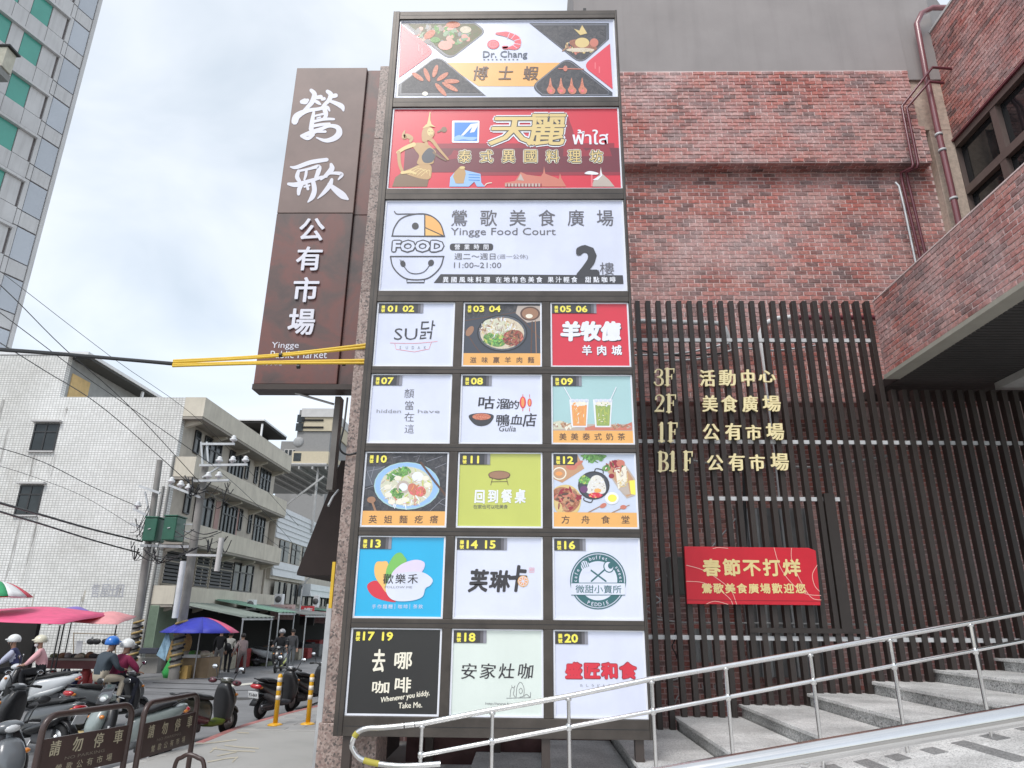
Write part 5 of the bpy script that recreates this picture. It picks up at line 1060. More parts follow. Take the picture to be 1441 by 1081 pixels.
# ------------------------------------------------------------------ blade sign
M_cor = bpy.data.materials.new('rusted_panel'); M_cor.use_nodes = True
def rusty(m):
    t = m.node_tree; b = t.nodes['Principled BSDF']; b.inputs['Roughness'].default_value = .42
    g = t.nodes.new('ShaderNodeNewGeometry'); n = t.nodes.new('ShaderNodeTexNoise'); n.inputs['Scale'].default_value = 1.1; n.inputs['Detail'].default_value = 6; n.inputs['Roughness'].default_value = .6; n.inputs['Distortion'].default_value = .7
    t.links.new(g.outputs['Position'], n.inputs['Vector']); r = t.nodes.new('ShaderNodeValToRGB'); e = r.color_ramp.elements
    e[0].position = .3; e[0].color = (.07, .052, .05, 1); e[1].position = .76; e[1].color = (.30, .09, .045, 1)
    for p, c in ((.42, (.11, .066, .06)), (.52, (.17, .068, .058)), (.62, (.145, .072, .066))): x = e.new(p); x.color = (*c, 1)
    t.links.new(n.outputs['Fac'], r.inputs[0]); t.links.new(r.outputs[0], b.inputs['Base Color'])
rusty(M_cor); MATS['rusted_panel'] = M_cor
bs = thing('blade_sign', 'tall rust brown projecting sign with silver characters and English name, left of the sign tower', 'sign', (-2.8*K, 8*K, 4.3*K))
Yb = 8.0*K; bx0, bx1 = -3.355*K, -2.325*K; bz0, bz1 = 4.3*K, 9.25*K; zj = PY(430, 300, Yb).z
M_brz = mat('bronze_panel', (.19, .13, .115), .45, var=.18, scale=1.2)
B('face_panel', [M_cor], bs, (bx0, bx1, Yb, Yb+.3, bz0+.09, zj-.006), bevel=.008)
bx2 = PY(538, 98, Yb+.06).x
B('side_panel', [M_cor], bs, (bx1+.004, bx2, Yb+.06, Yb+.3, bz0+.09, zj-.006), bevel=.006); B('side_panel', [M_cor], bs, (bx1+.004, bx2, Yb+.06, Yb+.3, zj+.006, bz1-.01), bevel=.006)
B('face_panel', [M_brz], bs, (bx0, bx1, Yb, Yb+.3, zj+.006, bz1), bevel=.008, label='smoother bronze upper panel')
B('side_seam', M_black, bs, (bx0+.1, bx1-.02, Yb+.02, Yb+.28, zj-.02, zj+.02))
B('bottom_tray', M_dkbrown, bs, (bx0-.01, bx2+.01, Yb-.01, Yb+.31, bz0, bz0+.085))
a = artY(Yb-.004, step=.0006); a.kstep = .15; z = zf(350, 80, 4.914)
S_ = C['silver'] = M_silver
def br(pts, wd): a.line([z(*p) for p in pts], [w_/4.914 for w_ in wd], M_silver, 1, sm=True)
# first brush character
br([(368, 312), (392, 308), (408, 300)], [30, 42, 22]); br([(432, 232), (455, 260), (440, 310), (405, 350), (375, 372)], [24, 34, 34, 26, 8])
br([(452, 300), (480, 318), (498, 330)], [20, 24, 10]); br([(472, 282), (498, 278)], [26, 30]); br([(545, 240), (568, 262), (555, 300), (520, 335), (500, 352)], [26, 34, 30, 22, 8]); br([(508, 295), (522, 290)], [20, 24])
br([(560, 305), (610, 325), (645, 345), (655, 372)], [20, 30, 34, 14]); br([(585, 272), (602, 268)], [30, 30])
br([(318, 448), (335, 410), (400, 375), (480, 362), (540, 350), (560, 375)], [46, 46, 30, 24, 26, 10]); br([(450, 385), (440, 440), (432, 500)], [20, 30, 34]); br([(520, 350), (535, 400), (520, 430)], [34, 30, 20])
br([(455, 410), (520, 395)], [14, 16]); br([(445, 450), (520, 432), (590, 432)], [18, 22, 16]); br([(440, 480), (500, 470), (560, 462)], [22, 22, 14]); br([(360, 545), (420, 530), (500, 500), (560, 478), (615, 490), (625, 530), (590, 565), (530, 580), (470, 560)], [10, 34, 26, 24, 34, 44, 38, 26, 10]); br([(365, 550), (410, 565), (450, 540)], [18, 26, 16]); br([(470, 520), (530, 518)], [14, 18]); br([(472, 425), (496, 418)], [10, 12])
# second brush character
br([(290, 762), (330, 765), (430, 730), (540, 712)], [10, 26, 30, 26]); br([(345, 790), (335, 830), (350, 860)], [22, 30, 26]); br([(350, 790), (420, 775), (485, 760), (480, 800), (465, 835)], [16, 18, 28, 32, 24]); br([(400, 780), (395, 820), (385, 850)], [18, 20, 14]); br([(275, 880), (330, 885), (420, 860), (500, 835), (540, 830)], [20, 34, 26, 22, 14])
br([(370, 880), (350, 915), (345, 950)], [24, 30, 22]); br([(400, 880), (410, 915)], [16, 20]); br([(385, 900), (420, 890)], [14, 14]); br([(445, 860), (455, 920), (440, 970), (410, 1005)], [30, 34, 34, 10])
br([(570, 745), (575, 775), (545, 810), (500, 850)], [22, 38, 30, 12]); br([(545, 810), (600, 805), (645, 815), (620, 850)], [12, 22, 26, 10]); br([(575, 850), (560, 890), (520, 940), (478, 980)], [22, 34, 26, 8]); br([(555, 880), (600, 920), (650, 960), (685, 985)], [20, 40, 48, 16])
a.build('brush_characters', bs)
z = zf(350, 280, 3.862)
for ch, x0, y0, x1, y1 in (('公', 276, 108, 414, 230), ('有', 260, 262, 400, 392), ('市', 242, 428, 382, 564), ('場', 216, 598, 362, 742)):
    a = artY(Yb-.01); a.text(ch, *z(x0, y0), *z(x1, y1), M_silver, 1, bold=.022, ext=.02); a.build('character', bs)
a = artY(Yb-.003); a.text('Yingge', *z(124, 778), *z(272, 820), M_silver, 1); a.text('Public Market', *z(118, 826), *z(426, 866), M_silver, 1); a.text('ヤンク市場', *z(70, 890), *z(180, 906), M_silver, 1)
a.build('lettering', bs)
MB().tube([PY(415, 553, Yb+.2), PY(470, 569, Yb+.5)], .02, 8).build('stay_rod', M_galv, bs)
B('support_post', mat('post_grey_brown', (.17, .16, .15), .6), bs, (PY(469, 600, Yb+.4).x, PY(477, 600, Yb+.4).x, Yb+.35, Yb+.55, PY(475, 690, Yb+.4).z, bz0))
# yellow sleeved cables
gc = 'sleeved overhead cables'
MY = mat('sleeve_yellow', (.76, .50, .05), .45, var=.06)
cj = PY(244, 510, 7.6*K)
for i, (pA, dy, lb) in enumerate(((PY(516, 489, ypi-.02), .0, 'upper pair of yellow sleeves on the cables running to the pink pillar'), (PY(516, 511, ypi-.02), -.06, 'lower pair of yellow sleeves on the cables running to the pink pillar'))):
    q = MB()
    for s_ in (0, .045):
        A_ = V(pA)+V((0, 0, s_)); M_ = (A_+cj)/2+V((0, 0, -.03-dy*.3)); q.tube(smooth([tuple(cj+V((0, 0, dy+s_*.6))), tuple(M_), tuple(A_)], False), .021, 8)
    o = q.build('yellow_cable_sleeve', MY); tag(o, lb, 'cable', gc)
    for px, py in (((395, 500),) if i == 0 else ((420, 516), (484, 512))): MB().tube([PY(px-2, py, 7.4*K), PY(px+2, py, 7.4*K)], .034, 8).build('cable_tie', M_black, o)
q = MB(); 
for s_ in (0, .035): q.tube(smooth([tuple(PY(-60, 489, 8.1*K)+V((0, 0, s_*.7))), tuple(PY(60, 497, 7.9*K)+V((0, 0, s_*.5))), tuple(PY(170, 506, 7.7*K)+V((0, 0, s_*.3))), tuple(cj+V((0, 0, s_*.4-.03)))], False), .024, 8)
tag(q.build('cable_bundle', M_black), 'thick black cable bundle crossing the sky and ending in yellow sleeves', 'cable')
# dark awning on the market side wall
q = MB(); xa = [PY(480, 648, 9*K), PY(418, 805, 9*K), PY(470, 812, 9*K)]
aw = thing('dark_awning', 'dark brown sloping awning hanging beside the pink granite pillar', 'awning', tuple(xa[1]))
q.prism([xa[0], xa[1], (xa[1].x, xa[1].y, xa[1].z-.05), (xa[2].x+.5, xa[1].y, xa[1].z-.05), (xa[2].x+.5, xa[0].y, xa[0].z)], (0, 2.2, 0)); q.build('awning_sheet', mat('awning_brown', (.030, .020, .018), .85, var=.1), aw)
pipe('flood_lamp_arm', [PY(476, 690, 8.9*K), PY(468, 700, 8.7*K), PY(462, 712, 8.6*K)], .02, M_galv, 'small bracket arm on the post above the dark awning', cat='bracket')
tag(MB().tube(smooth([tuple(PY(489, 560, ypi+.1)), tuple(PY(484, 600, ypi-.1)), tuple(PY(478, 630, ypi-.1)), tuple(PY(489, 640, ypi-.05)), tuple(PY(505, 636, ypi-.05))], False), .014, 8).build('loose_cable', M_black), 'loose black cable loop hanging on the pink pillar beside the sign', 'cable')
B('side_wall', mat('side_wall_dark', (.06, .05, .048), .8), bld, (-1.9*K, -1.85*K, 10*K+.7, 30, 0, 9*K), (-1.75*K, -1.7*K, 8.3*K, 10*K+.6, 0, 2.6*K))
# ------------------------------------------------------------------ glazed tower far left
tv = V(ray(1100, 868)); tv.z = 0; tv.normalize(); tn = V((tv.y, -tv.x, 0)); TE = PY(80, 245, 42); dz_ = H-1.65
TZ = lambda z: z+dz_
tw = thing('tiled_tower', 'tall grey tiled apartment tower with green windows at the far left', 'tower', (TE.x, TE.y, 0))
M_tt = mat('tower_tile', (.58, .57, .57), .4, var=.08, scale=.5, streak=.3, dcol=(.22, .20, .19)); M_tp = mat('tower_panel', (.50, .53, .58), .3, var=.05, scale=.4, per=.05)
M_tg = mat('green_glass', (.10, .38, .31), .15, var=.08, scale=.5); M_tj = mat('tower_joint', (.17, .15, .15), .8)
def TW(u, o, z): return TE-tv*u+tn*o+V((0, 0, z-TE.z))
def tbox(q, u0, u1, o0, o1, z0, z1, m=0):
    q.add([TW(u0, o0, z0), TW(u1, o0, z0), TW(u1, o1, z0), TW(u0, o1, z0), TW(u0, o0, z1), TW(u1, o0, z1), TW(u1, o1, z1), TW(u0, o1, z1)], [(0, 3, 2, 1), (4, 5, 6, 7), (0, 1, 5, 4), (1, 2, 6, 5), (2, 3, 7, 6), (3, 0, 4, 7)], m)
q = MB(); tbox(q, -.0, 24, -14, -.12, -1, TZ(56)); q.build('tower_wall', M_tj, tw)
q = MB(); tbox(q, .0, .27, -14, .05, -1, TZ(56)); q.build('corner_strip', M_tt, tw)
zf0 = 41.22; FH = 3.63
def tpart(nm, m, u0, u1, o0, o1, z0, z1, **k):
    q = MB(); tbox(q, u0, u1, o0, o1, TZ(z0), TZ(z1)); return q.build(nm, m, tw, **k)
for i in range(-7, 4):
    zb_ = zf0+FH*i  # top of the big panel of this storey
    tpart('facade_panel', M_tp, .33, 1.58, -.12, -.02, zb_-2.35, zb_-.02)
    tpart('spandrel_panel', M_tt, .33, 1.58, -.12, -.02, zb_+.1, zb_+1.2)
    tpart('pier_panel', M_tt, 1.64, 1.93, -.12, .02, zb_-2.35, zb_-.02); tpart('pier_panel', M_tt, 1.64, 1.93, -.12, .02, zb_+.06, zb_+1.2)
    z1 = 44.47+FH*(i-1); z0 = z1-1.92
    tpart('floor_ledge', M_tt, 1.95, 24, -.1, .22, z1+.02, z1+.22); tpart('ledge_joint_strip', M_tj, 1.95, 24, -.1, .12, z1+.23, z1+.3)  # dark strip in the joint colour above each ledge
    u = 1.97; pat = [(1.2, 'facade_panel', M_tt), (1.3, 'green_window', M_tg), (.92, 'facade_panel', M_tt)]; 
    seq = [(2.12, 3.2, 0), (3.25, 4.52, 1), (4.58, 5.42, 0), (5.47, 6.75, 1), (6.8, 7.9, 0), (7.95, 9.2, 1), (9.25, 10.2, 0), (10.25, 11.5, 1), (11.55, 12.6, 0), (12.65, 13.9, 1)]
    for a_, b_, g_ in seq:
        tpart('green_window' if g_ else 'wall_panel', M_tg if g_ else M_tt, a_, b_, -.12, -.07 if g_ else -.02, z0, z1)
    for a_, b_ in ((1.97, 3.2), (3.23, 4.6), (4.63, 5.6), (5.63, 6.9), (6.93, 8), (8.03, 9.3), (9.33, 10.5), (10.53, 12)): tpart('spandrel_panel', M_tt, a_, b_, -.12, -.0, z0-1.35, z0-.05)
# balcony of a nearer block at the frame edge
bq_ = thing('corner_balcony', 'small cream concrete balcony end jutting in at the upper left edge', 'balcony', (-31, 34, 20))
def pb(x, y, Y=34): return PY(x, y, Y)
A1, A2, A3, A4 = pb(-20, 48), pb(14, 66), pb(9, 92), pb(-20, 74)
q = MB().prism([(A4.x-2, 34, A3.z), (A2.x-.15, 34, A3.z), (A2.x-.15, 34, A2.z), (A4.x-2, 34, A2.z)], (0, .8, 0)); q.build('balcony_wall', mat('cream_concrete', (.50, .48, .40), .8), bq_)
q = MB().box(A2.x-6, A2.x+.05, 33.9, 34.9, A2.z+.02, A2.z+.14); q.build('balcony_cap', M_black, bq_)
q = MB().box(A2.x-6, A2.x-.25, 34, 34.9, A3.z-.5, A3.z-.02); q.build('balcony_slab', mat('balcony_grey', (.25, .25, .24), .8), bq_)
# ------------------------------------------------------------------ white tiled building
tile_mat('white_tiles', (.87, .87, .855), (.46, .45, .44), .145, .105); M_wt = MATS['white_tiles']
M_cr = mat('cream_render', (.62, .57, .475), .8, var=.1, scale=1.2, streak=.22, dcol=(.22, .18, .13)); M_crd = mat('cream_wall', (.55, .50, .43), .8, var=.12, scale=1.5, streak=.2)
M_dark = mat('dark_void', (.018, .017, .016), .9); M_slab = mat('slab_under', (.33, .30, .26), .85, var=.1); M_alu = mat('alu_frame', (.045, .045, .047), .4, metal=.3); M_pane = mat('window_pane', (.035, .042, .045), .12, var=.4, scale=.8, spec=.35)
Y1 = 24*K; XF = -12.5*K; XB = -11.75*K; YE = 33.95*K
wb = thing('white_tiled_building', 'three storey building with white tiled side wall and cream balconies along the market street', 'building', (-16, 36, ROAD))
zr = 9.27*K; zp_ = 10.93*K; xp_ = PY(95, 510, Y1).x
B('side_wall', M_wt, wb, (-42, XF-.0, Y1, Y1+.3, ROAD-.1, zr)); B('roof_wall', M_wt, wb, (-42, xp_, Y1+.002, Y1+.3, zr, zp_))
B('penthouse_wall', mat('penthouse_grey', (.33, .34, .34), .8, var=.1), wb, (-42, xp_, Y1+.3, Y1+13, zr-.3, zp_-.02))
B('body', M_crd, wb, (-42, XF, Y1+.3, YE, ROAD, zr-.35))
xe_ = PY(122, 500, Y1).x
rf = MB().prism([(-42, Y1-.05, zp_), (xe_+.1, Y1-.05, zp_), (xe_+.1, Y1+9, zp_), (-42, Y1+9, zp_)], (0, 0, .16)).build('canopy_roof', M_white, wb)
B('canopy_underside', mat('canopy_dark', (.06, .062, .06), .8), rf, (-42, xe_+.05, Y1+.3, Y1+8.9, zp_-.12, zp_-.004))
B('canopy_post', M_white, wb, (xe_-.1, xe_, Y1+5.2, Y1+5.35, zr-.3, zp_-.1), (xe_-.1, xe_, Y1+8.6, Y1+8.75, zr-.3, zp_-.1))
pa, pb_ = PX(93, 551, xp_+.02), PX(110, 530, xp_+.02)
B('plywood_hatch', mat('plywood', (.62, .44, .20), .7), wb, (xp_+.0, xp_+.05, Y1+.5, Y1+1.9, zr+.02, zr+1.35))
B('downpipe', mat('pipe_dim', (.22, .22, .21), .7), wb, (PY(228, 700, Y1).x-.04, PY(228, 700, Y1).x+.04, Y1-.09, Y1-.005, .5, 7.6), (PY(236, 700, Y1).x-.03, PY(236, 700, Y1).x+.03, Y1-.08, Y1-.005, .5, 9.))
for x0, y0, x1, y1 in ((45, 597, 81, 634), (24, 684, 58, 724)):
    a_, b_ = PY(x0, y1, Y1), PY(x1, y0, Y1); xm0, xm1 = PY((x0+x0+3)/2, (y0+y1)/2, Y1).x, PY((x1+x1-3)/2, (y0+y1)/2, Y1).x
    w_ = B('window', M_pane, wb, (xm0, xm1, Y1-.012, Y1-.004, a_.z, b_.z))
    q = MB()
    for u in (0, .5, 1): q.box(xm0+(xm1-xm0)*u-.035, xm0+(xm1-xm0)*u+.035, Y1-.04, Y1-.01, a_.z, b_.z)
    for u in (0, .7, 1): q.box(xm0, xm1, Y1-.045, Y1-.012, a_.z+(b_.z-a_.z)*u-.03, a_.z+(b_.z-a_.z)*u+.03)
    q.build('window_frame', M_alu, w_); B('window_hood', M_lgrey, w_, (xm0-.12, xm1+.12, Y1-.22, Y1-.003, b_.z+.07, b_.z+.15)); B('window_sill', M_lgrey, w_, (xm0-.05, xm1+.05, Y1-.12, Y1-.003, a_.z-.09, a_.z-.03))
# graffiti-like grey smudge of old lettering on the tiles
a = artY(Y1-.006); zg = zf(0, 780, 6.005)
for ch, x in (('售', 790), ('屋', 870), ('出', 940), ('租', 1000)): a.text(ch, *zg(x-20, 250), *zg(x+50, 365), mat('old_paint', (.42, .42, .45), .8), 1, warp=.12, bold=.01)
a.build('old_lettering', wb)
a = artY(Y1-.005)
for p_, w_ in ((((120, 832), (116, 846)), 3), (((48, 556+280), (40, 880)), 1.5)): a.line(list(p_), w_, mat('rust_stain', (.46, .43, .38), .9, var=.2), 1)
rs = random.Random(5); M_str = mat('soot_streak', (.36, .35, .33), .9, var=.25, scale=4); M_str2 = mat('soot_streak_pale', (.52, .51, .49), .9, var=.2)
for x_, y_, n__, L0 in ((50, 640, 3, 60), (76, 640, 3, 45), (28, 728, 4, 110), (54, 728, 4, 100), (4, 560, 4, 90), (14, 600, 3, 90), (118, 836, 2, 50), (40, 850, 2, 40), (96, 572, 2, 22)):
    for j in range(n__):
        xx_ = x_+rs.uniform(-3, 3); l_ = L0*rs.uniform(.4, 1); pl = [(xx_-(k_/5)*l_*.24+rs.uniform(-.5, .5), y_+rs.uniform(0, 4)+(k_/5)*l_) for k_ in range(6)]
        a.line(pl, [rs.uniform(.8, 1.8)*(1-k_/6.5) for k_ in range(6)], M_str if rs.random() < .5 else M_str2, 1.2, sm=True)
a.build('rust_stains', wb, kind='stuff')
# balcony bands and their near ends
def bandb(z0, z1, nm='balcony', x1=XB, ye=YE, xs=XF, ys=Y1):
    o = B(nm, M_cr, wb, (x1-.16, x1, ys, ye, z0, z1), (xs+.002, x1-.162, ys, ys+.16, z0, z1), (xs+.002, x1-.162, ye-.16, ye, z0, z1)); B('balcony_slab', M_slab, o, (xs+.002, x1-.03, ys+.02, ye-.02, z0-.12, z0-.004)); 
    for i in range(5):
        y_ = ys+.4+i*(ye-ys-1)/4; MB().prism([(xs, y_, z0-.42), (xs, y_, z0-.122), (x1-.25, y_, z0-.122), (x1-.25, y_, z0-.2)], (0, .22, 0)).build('bracket', M_cr, o)
    return o
bandb(8.55*K, 9.28*K, 'roof_parapet'); bandb(6.33*K, 7.05*K); bandb(4.08*K, 4.78*K); bandb(2.02*K, 2.62*K)
M_red_ = mat('faded_red', (.50, .24, .22), .8)
def win_x(y0, y1, z0, z1, panes=2, louver=False):
    w_ = B('window', M_dark if louver else M_pane, wb, (XF-.002, XF+.02, y0, y1, z0, z1)); q = MB()
    for i in range(panes+1): y_ = y0+(y1-y0)*i/panes; q.box(XF+.0, XF+.07, y_-.04, y_+.04, z0, z1)
    for u in (0, .68, 1): q.box(XF+.0, XF+.065, y0, y1, z0+(z1-z0)*u-.035, z0+(z1-z0)*u+.035)
    q.build('window_frame', M_crd if louver else M_alu, w_)
    if louver:
        q = MB(); n = 9
        for i in range(n): z_ = z0+(z1-z0)*(i+.5)/n; q.prism([(XF+.02, y0, z_+.08), (XF+.05, y0, z_+.08), (XF+.11, y0, z_-.04), (XF+.08, y0, z_-.04)], (0, y1-y0, 0))
        q.build('louvre', mat('louvre_grey', (.10, .10, .10), .6), w_)
    if not louver:
        for i in range(panes):
            if random.random() < .6: B('curtain', mat('curtain_pale', (.30, .31, .31), .7), w_, (XF-.001, XF+.024, y0+(y1-y0)*i/panes+.06, y0+(y1-y0)*(i+.6)/panes, z0+.05, z0+(z1-z0)*.66))
for fl, (zb_, zt_b) in enumerate(((7.05*K, 8.42*K), (4.78*K, 6.2*K))):
    for a_, b_, n, lo in ((25.15, 25.55, 1, .5), (26.0, 27.5, 3, .12), (28.4, 29.9, 4, .12), (30.2, 30.5, 1, .5), (31.3, 31.6, 1, .5), (32.0, 33.3, 3, .12)):
        win_x(a_*K, b_*K, zb_+(.0 if lo < .3 else .45*K), zt_b-.12, n)
for a_, b_ in ((24.4, 26.6), (26.8, 27.9), (28.1, 30.2)): win_x(a_*K, b_*K, 2.7*K, 3.85*K, 2, True)
win_x(30.4*K, 32.6*K, 2.7*K, 3.85*K, 3)
B('pink_pilaster', mat('faded_pink', (.50, .33, .30), .8), wb, (XF, XF+.03, 27.8*K, 28.2*K, 4.8*K, 6.1*K), (XF, XF+.03, 29.95*K, 30.15*K, 4.8*K, 6.1*K))
# ground floor behind the stalls
B('painted_shop_shade', M_dark, wb, (XF+.002, XF+.25, Y1+2.2, YE+12, ROAD, 1.95*K))  # near-black box paints the shade inside the shops
B('shutter', mat('shutter_green', (.26, .34, .25), .7, var=.1), wb, (XF+.01, XF+.4, Y1-.02, Y1+2.1, .75, 1.98*K)); 
q = MB()
for i in range(9): q.box(XF+.03+i*.04, XF+.045+i*.04, Y1-.035, Y1-.022, .76, 1.96*K)
q.build('shutter_rib_or_reflection', mat('shutter_rib_green', (.20, .27, .20), .7), wb)
B('base_plinth', mat('plinth_concrete', (.30, .29, .27), .85), wb, (-16.9, XF+.9, Y1-.35, Y1-.01, ROAD, .45))
# roof shed on the white building, further blocks behind
sh = thing('roof_shed', 'dark metal lean-to roof with white edge above the cream parapet', 'shed roof', (XF-1.5, YE-2, zr))
q = MB(); a1, a2, a3 = PX(333, 592, XF-1.), PX(372, 592, XF-1.), PX(404, 617, XF-1.)
xs_ = PY(333, 590, a2.y).x; q.box(xs_, XF-1., a2.y, a3.y, a2.z, a2.z+.1); q.build('roof_sheet', M_white, sh); B('roof_underside', M_dark, sh, (xs_+.1, XF-1.03, a2.y+.05, a3.y-.05, a2.z-.16, a2.z-.005))
q = MB().box(xs_+.2, XF-2.2, a2.y+1.2, a3.y-.3, zr-.4, a2.z-.2); q.build('shed_inside', M_dark, sh); q = MB().box(XF-1.2, XF-1.1, a2.y+.1, a2.y+.2, zr-.2, a2.z-.17); q.build('shed_post', M_white, sh)
cb = thing('clapboard_house', 'white house with horizontal corrugated cladding beyond the cream balconies', 'house', (XF, 49, ROAD))
M_clad = mat('white_cladding', (.66, .67, .68), .5, var=.05, streak=.15, dcol=(.3, .3, .3))
B('house_wall', M_crd, cb, (-30, XF+.1, YE+.05, 66, ROAD, 5.0*K))
def clad(y0, y1, z0, z1, x):
    q = MB(); n = max(2, int((z1-z0)/.3))
    for i in range(n):
        za_ = z0+(z1-z0)*i/n; zb2 = z0+(z1-z0)*(i+1)/n; q.prism([(x, y0, za_), (x+.09, y0, za_), (x+.03, y0, zb2), (x, y0, zb2)], (0, y1-y0, 0))
    q.build('cladding_board', M_clad, cb, kind='stuff'); B('cladding_end', M_clad, cb, (x-.9, x+.03, y0-.06, y0-.0, z0, z1))
clad(YE+.3, 52, 5.35*K, 6.9*K, XF+.35); clad(YE+.3, 50, 3.55*K, 4.25*K, XF+.4); clad(50.1, 66, 2.75*K, 3.4*K, XF+.9)
B('house_floor', M_crd, cb, (-30, XF+.35, YE+.2, 60, 3.4*K, 6.9*K))
for y_ in (YE+1.2, YE+3.6, YE+6, YE+8.5, YE+11, YE+14): 
    w_ = B('window', M_pane, cb, (XF+.352, XF+.38, y_, y_+1.9, 4.3*K, 5.3*K)); B('window_frame', M_alu, w_, (XF+.36, XF+.42, y_+.9, y_+.98, 4.3*K, 5.3*K), (XF+.36, XF+.42, y_, y_+.06, 4.3*K, 5.3*K), (XF+.36, XF+.42, y_, y_+1.9, 5.0*K, 5.06*K))
    w_ = B('window', M_pane, cb, (XF+.352, XF+.36, y_, y_+1.9, 2.3*K, 3.3*K)); B('window_frame', M_alu, w_, (XF+.36, XF+.42, y_+.9, y_+.98, 2.3*K, 3.3*K), (XF+.36, XF+.42, y_+1.85, y_+1.92, 2.3*K, 3.3*K))
fr = thing('steel_canopy', 'open steel roof frame with slanting rafters between the houses', 'canopy', (XF+1, 56, 6*K))
q = MB()
c0 = PY(414, 662, 52); c1 = PY(467, 660, 52)
q.box(c0.x-6, c1.x+1, 50, 62, c0.z-.1, c0.z+.05)
q.build('canopy_sheet', mat('canopy_grey', (.20, .205, .21), .6), fr); q = MB()
for i in range(8): x_ = c0.x-3+i*1.; q.beam((x_, 50, c0.z-.2), (x_+.4, 62, c0.z-.2), .12, .2)
for i in range(3): q.beam((c1.x-.6, 50.5+5*i, 6.2*K), (c1.x-.6, 50.5+5*i, c0.z-.1), .14, .14)
q.beam((c0.x-1, 50.2, 6.9*K), (c1.x, 50.2, c0.z-.8), .12, .12); q.build('rafter', mat('rafter_white', (.45, .45, .45), .5), fr)
fb = thing('far_apartment_block', 'distant tan and grey apartment block with white top behind the street', 'building', (PY(440, 650, 100).x, 100, ROAD))
Yf_ = 100
def fx(x, y): return PY(x, y, Yf_)
M_tan = mat('far_tan', (.56, .49, .36), .8, var=.05); M_fg = mat('far_grey', (.27, .265, .26), .8, var=.05)
x0, x1 = fx(417, 620).x, fx(464, 620).x
zz_ = [fx(440, y).z for y in (665, 653, 636, 607, 588, 577)]
B('block_wall', M_fg, fb, (x0, x1, Yf_, Yf_+16, 0, zz_[5])); 
B('tan_storey', M_tan, fb, (x0-.3, x1+.1, Yf_-.3, Yf_+16, zz_[1], zz_[2]), (x0+.6, x1+.2, Yf_-.25, Yf_+16, zz_[3]+.01, zz_[4])); B('white_storey', M_lgrey, fb, (x0+.5, x1+.3, Yf_-.5, Yf_+16, zz_[4]+.01, zz_[5]+.1), (x0-.6, x1, Yf_-.6, Yf_+16, zz_[0], zz_[1]-.01))
for x, y in ((423, 589), (421, 601), (418, 643)):
    p_ = fx(x, y); B('window', M_pane, fb, (p_.x-.4, p_.x+.7, Yf_-.36, Yf_-.3, p_.z-.7, p_.z+.5))
for y in (592, 602): p_ = fx(440, y); B('ledge', M_dark, fb, (fx(426, y).x, fx(456, y).x, Yf_-.4, Yf_-.3, p_.z-.15, p_.z+.1))
MB().ell(fx(420, 622), .8, .3, .8).build('satellite_dish', mat('dish_grey', (.34, .34, .34), .6), fb)
lw = thing('far_low_block', 'distant grey low block with a row of white framed windows', 'building', (fx(400, 640).x, 110, ROAD))
B('block_wall', M_fg, lw, (fx(380, 640).x, x0+.4, Yf_+4, Yf_+16, 0, fx(400, 612).z)); B('white_window_row', M_lgrey, lw, (fx(388, 630).x, fx(412, 630).x, Yf_+3.8, Yf_+4, fx(400, 634).z, fx(400, 624).z))
for i in range(4): B('window', M_pane, lw, (fx(389+6*i, 630).x, fx(393+6*i, 630).x, Yf_+3.75, Yf_+3.79, fx(400, 633).z, fx(400, 625).z))
# ------------------------------------------------------------------ utility poles
M_conc = mat('pole_concrete', (.27, .26, .245), .85, var=.15, scale=2, streak=.2); M_por = mat('porcelain', (.75, .76, .77), .2, coat=.4); M_ytape = mat('hazard_yellow', (.42, .30, .12), .6); M_tg2 = mat('transformer_green', (.014, .10, .06), .45, var=.12, coat=.15)
Yp = 27.5
def pole(px, py, ptop, label, r=.17):
    b = PY(px, py, Yp); t = PY(*ptop, Yp); p = thing('utility_pole', label, 'utility pole', (b.x, Yp, ROAD), 'utility poles at the street corner')
    MB().tube([(b.x, Yp, ROAD), (t.x, Yp, t.z)], [r*1.15, r*.8], 14).build('pole_shaft', M_conc, p)
    n = 9
    for i in range(n):
        z_ = ROAD+.25+i*.19; q = MB(); pts_ = [(b.x+(r*1.18)*math.cos(t_), Yp+(r*1.18)*math.sin(t_), z_+t_*.045) for t_ in [j*2*PI/14 for j in range(15)]]
        q.tube(pts_, .045, 5); q.build('hazard_stripe', M_ytape if i % 2 == 0 else M_black, p)
    return p, b, t
pA, bA, tA = pole(200, 850, (225, 648), 'left concrete utility pole with bare top and striped base at the white tiled corner', .14)
pB, bB, tB = pole(268, 800, (289, 655), 'right concrete utility pole with crossarms and white insulators behind the blue umbrella')
def arm(parent, p0, p1, ins=(), w_=.09):
    A_, B_ = PY(*p0, Yp-.25), PY(*p1, Yp-.25); o = MB().beam(A_, B_, w_, w_).build('crossarm', M_galv, parent)
    for u in ins:
        c = A_.lerp(B_, u); MB().lathe([(.05, .05), (.05, .12), (.13, .14), (.15, .2), (.08, .26), (.1, .3), (.04, .36)], c, 10).build('insulator', M_por, o)
arm(pB, (284, 625), (330, 625), (.95,)); arm(pB, (281, 655), (348, 654), (.4, .68, .95)); arm(pB, (272, 677), (322, 676), (.4, .7)); arm(pA, (196, 684), (225, 694), ()); arm(pB, (238, 683), (282, 700), (.05, .35, .6)); arm(pA, (188, 716), (210, 727), (.2,)); arm(pA, (184, 737), (206, 744), ())
for (x0, y0), (x1, y1) in (((285, 672), (312, 655)), ((204, 692), (209, 718)), ((285, 655), (283, 622)), ((293, 652), (291, 622))): MB().beam(PY(x0, y0, Yp-.2), PY(x1, y1, Yp-.2), .06, .06).build('brace', M_galv, pB if x0 > 240 else pA)
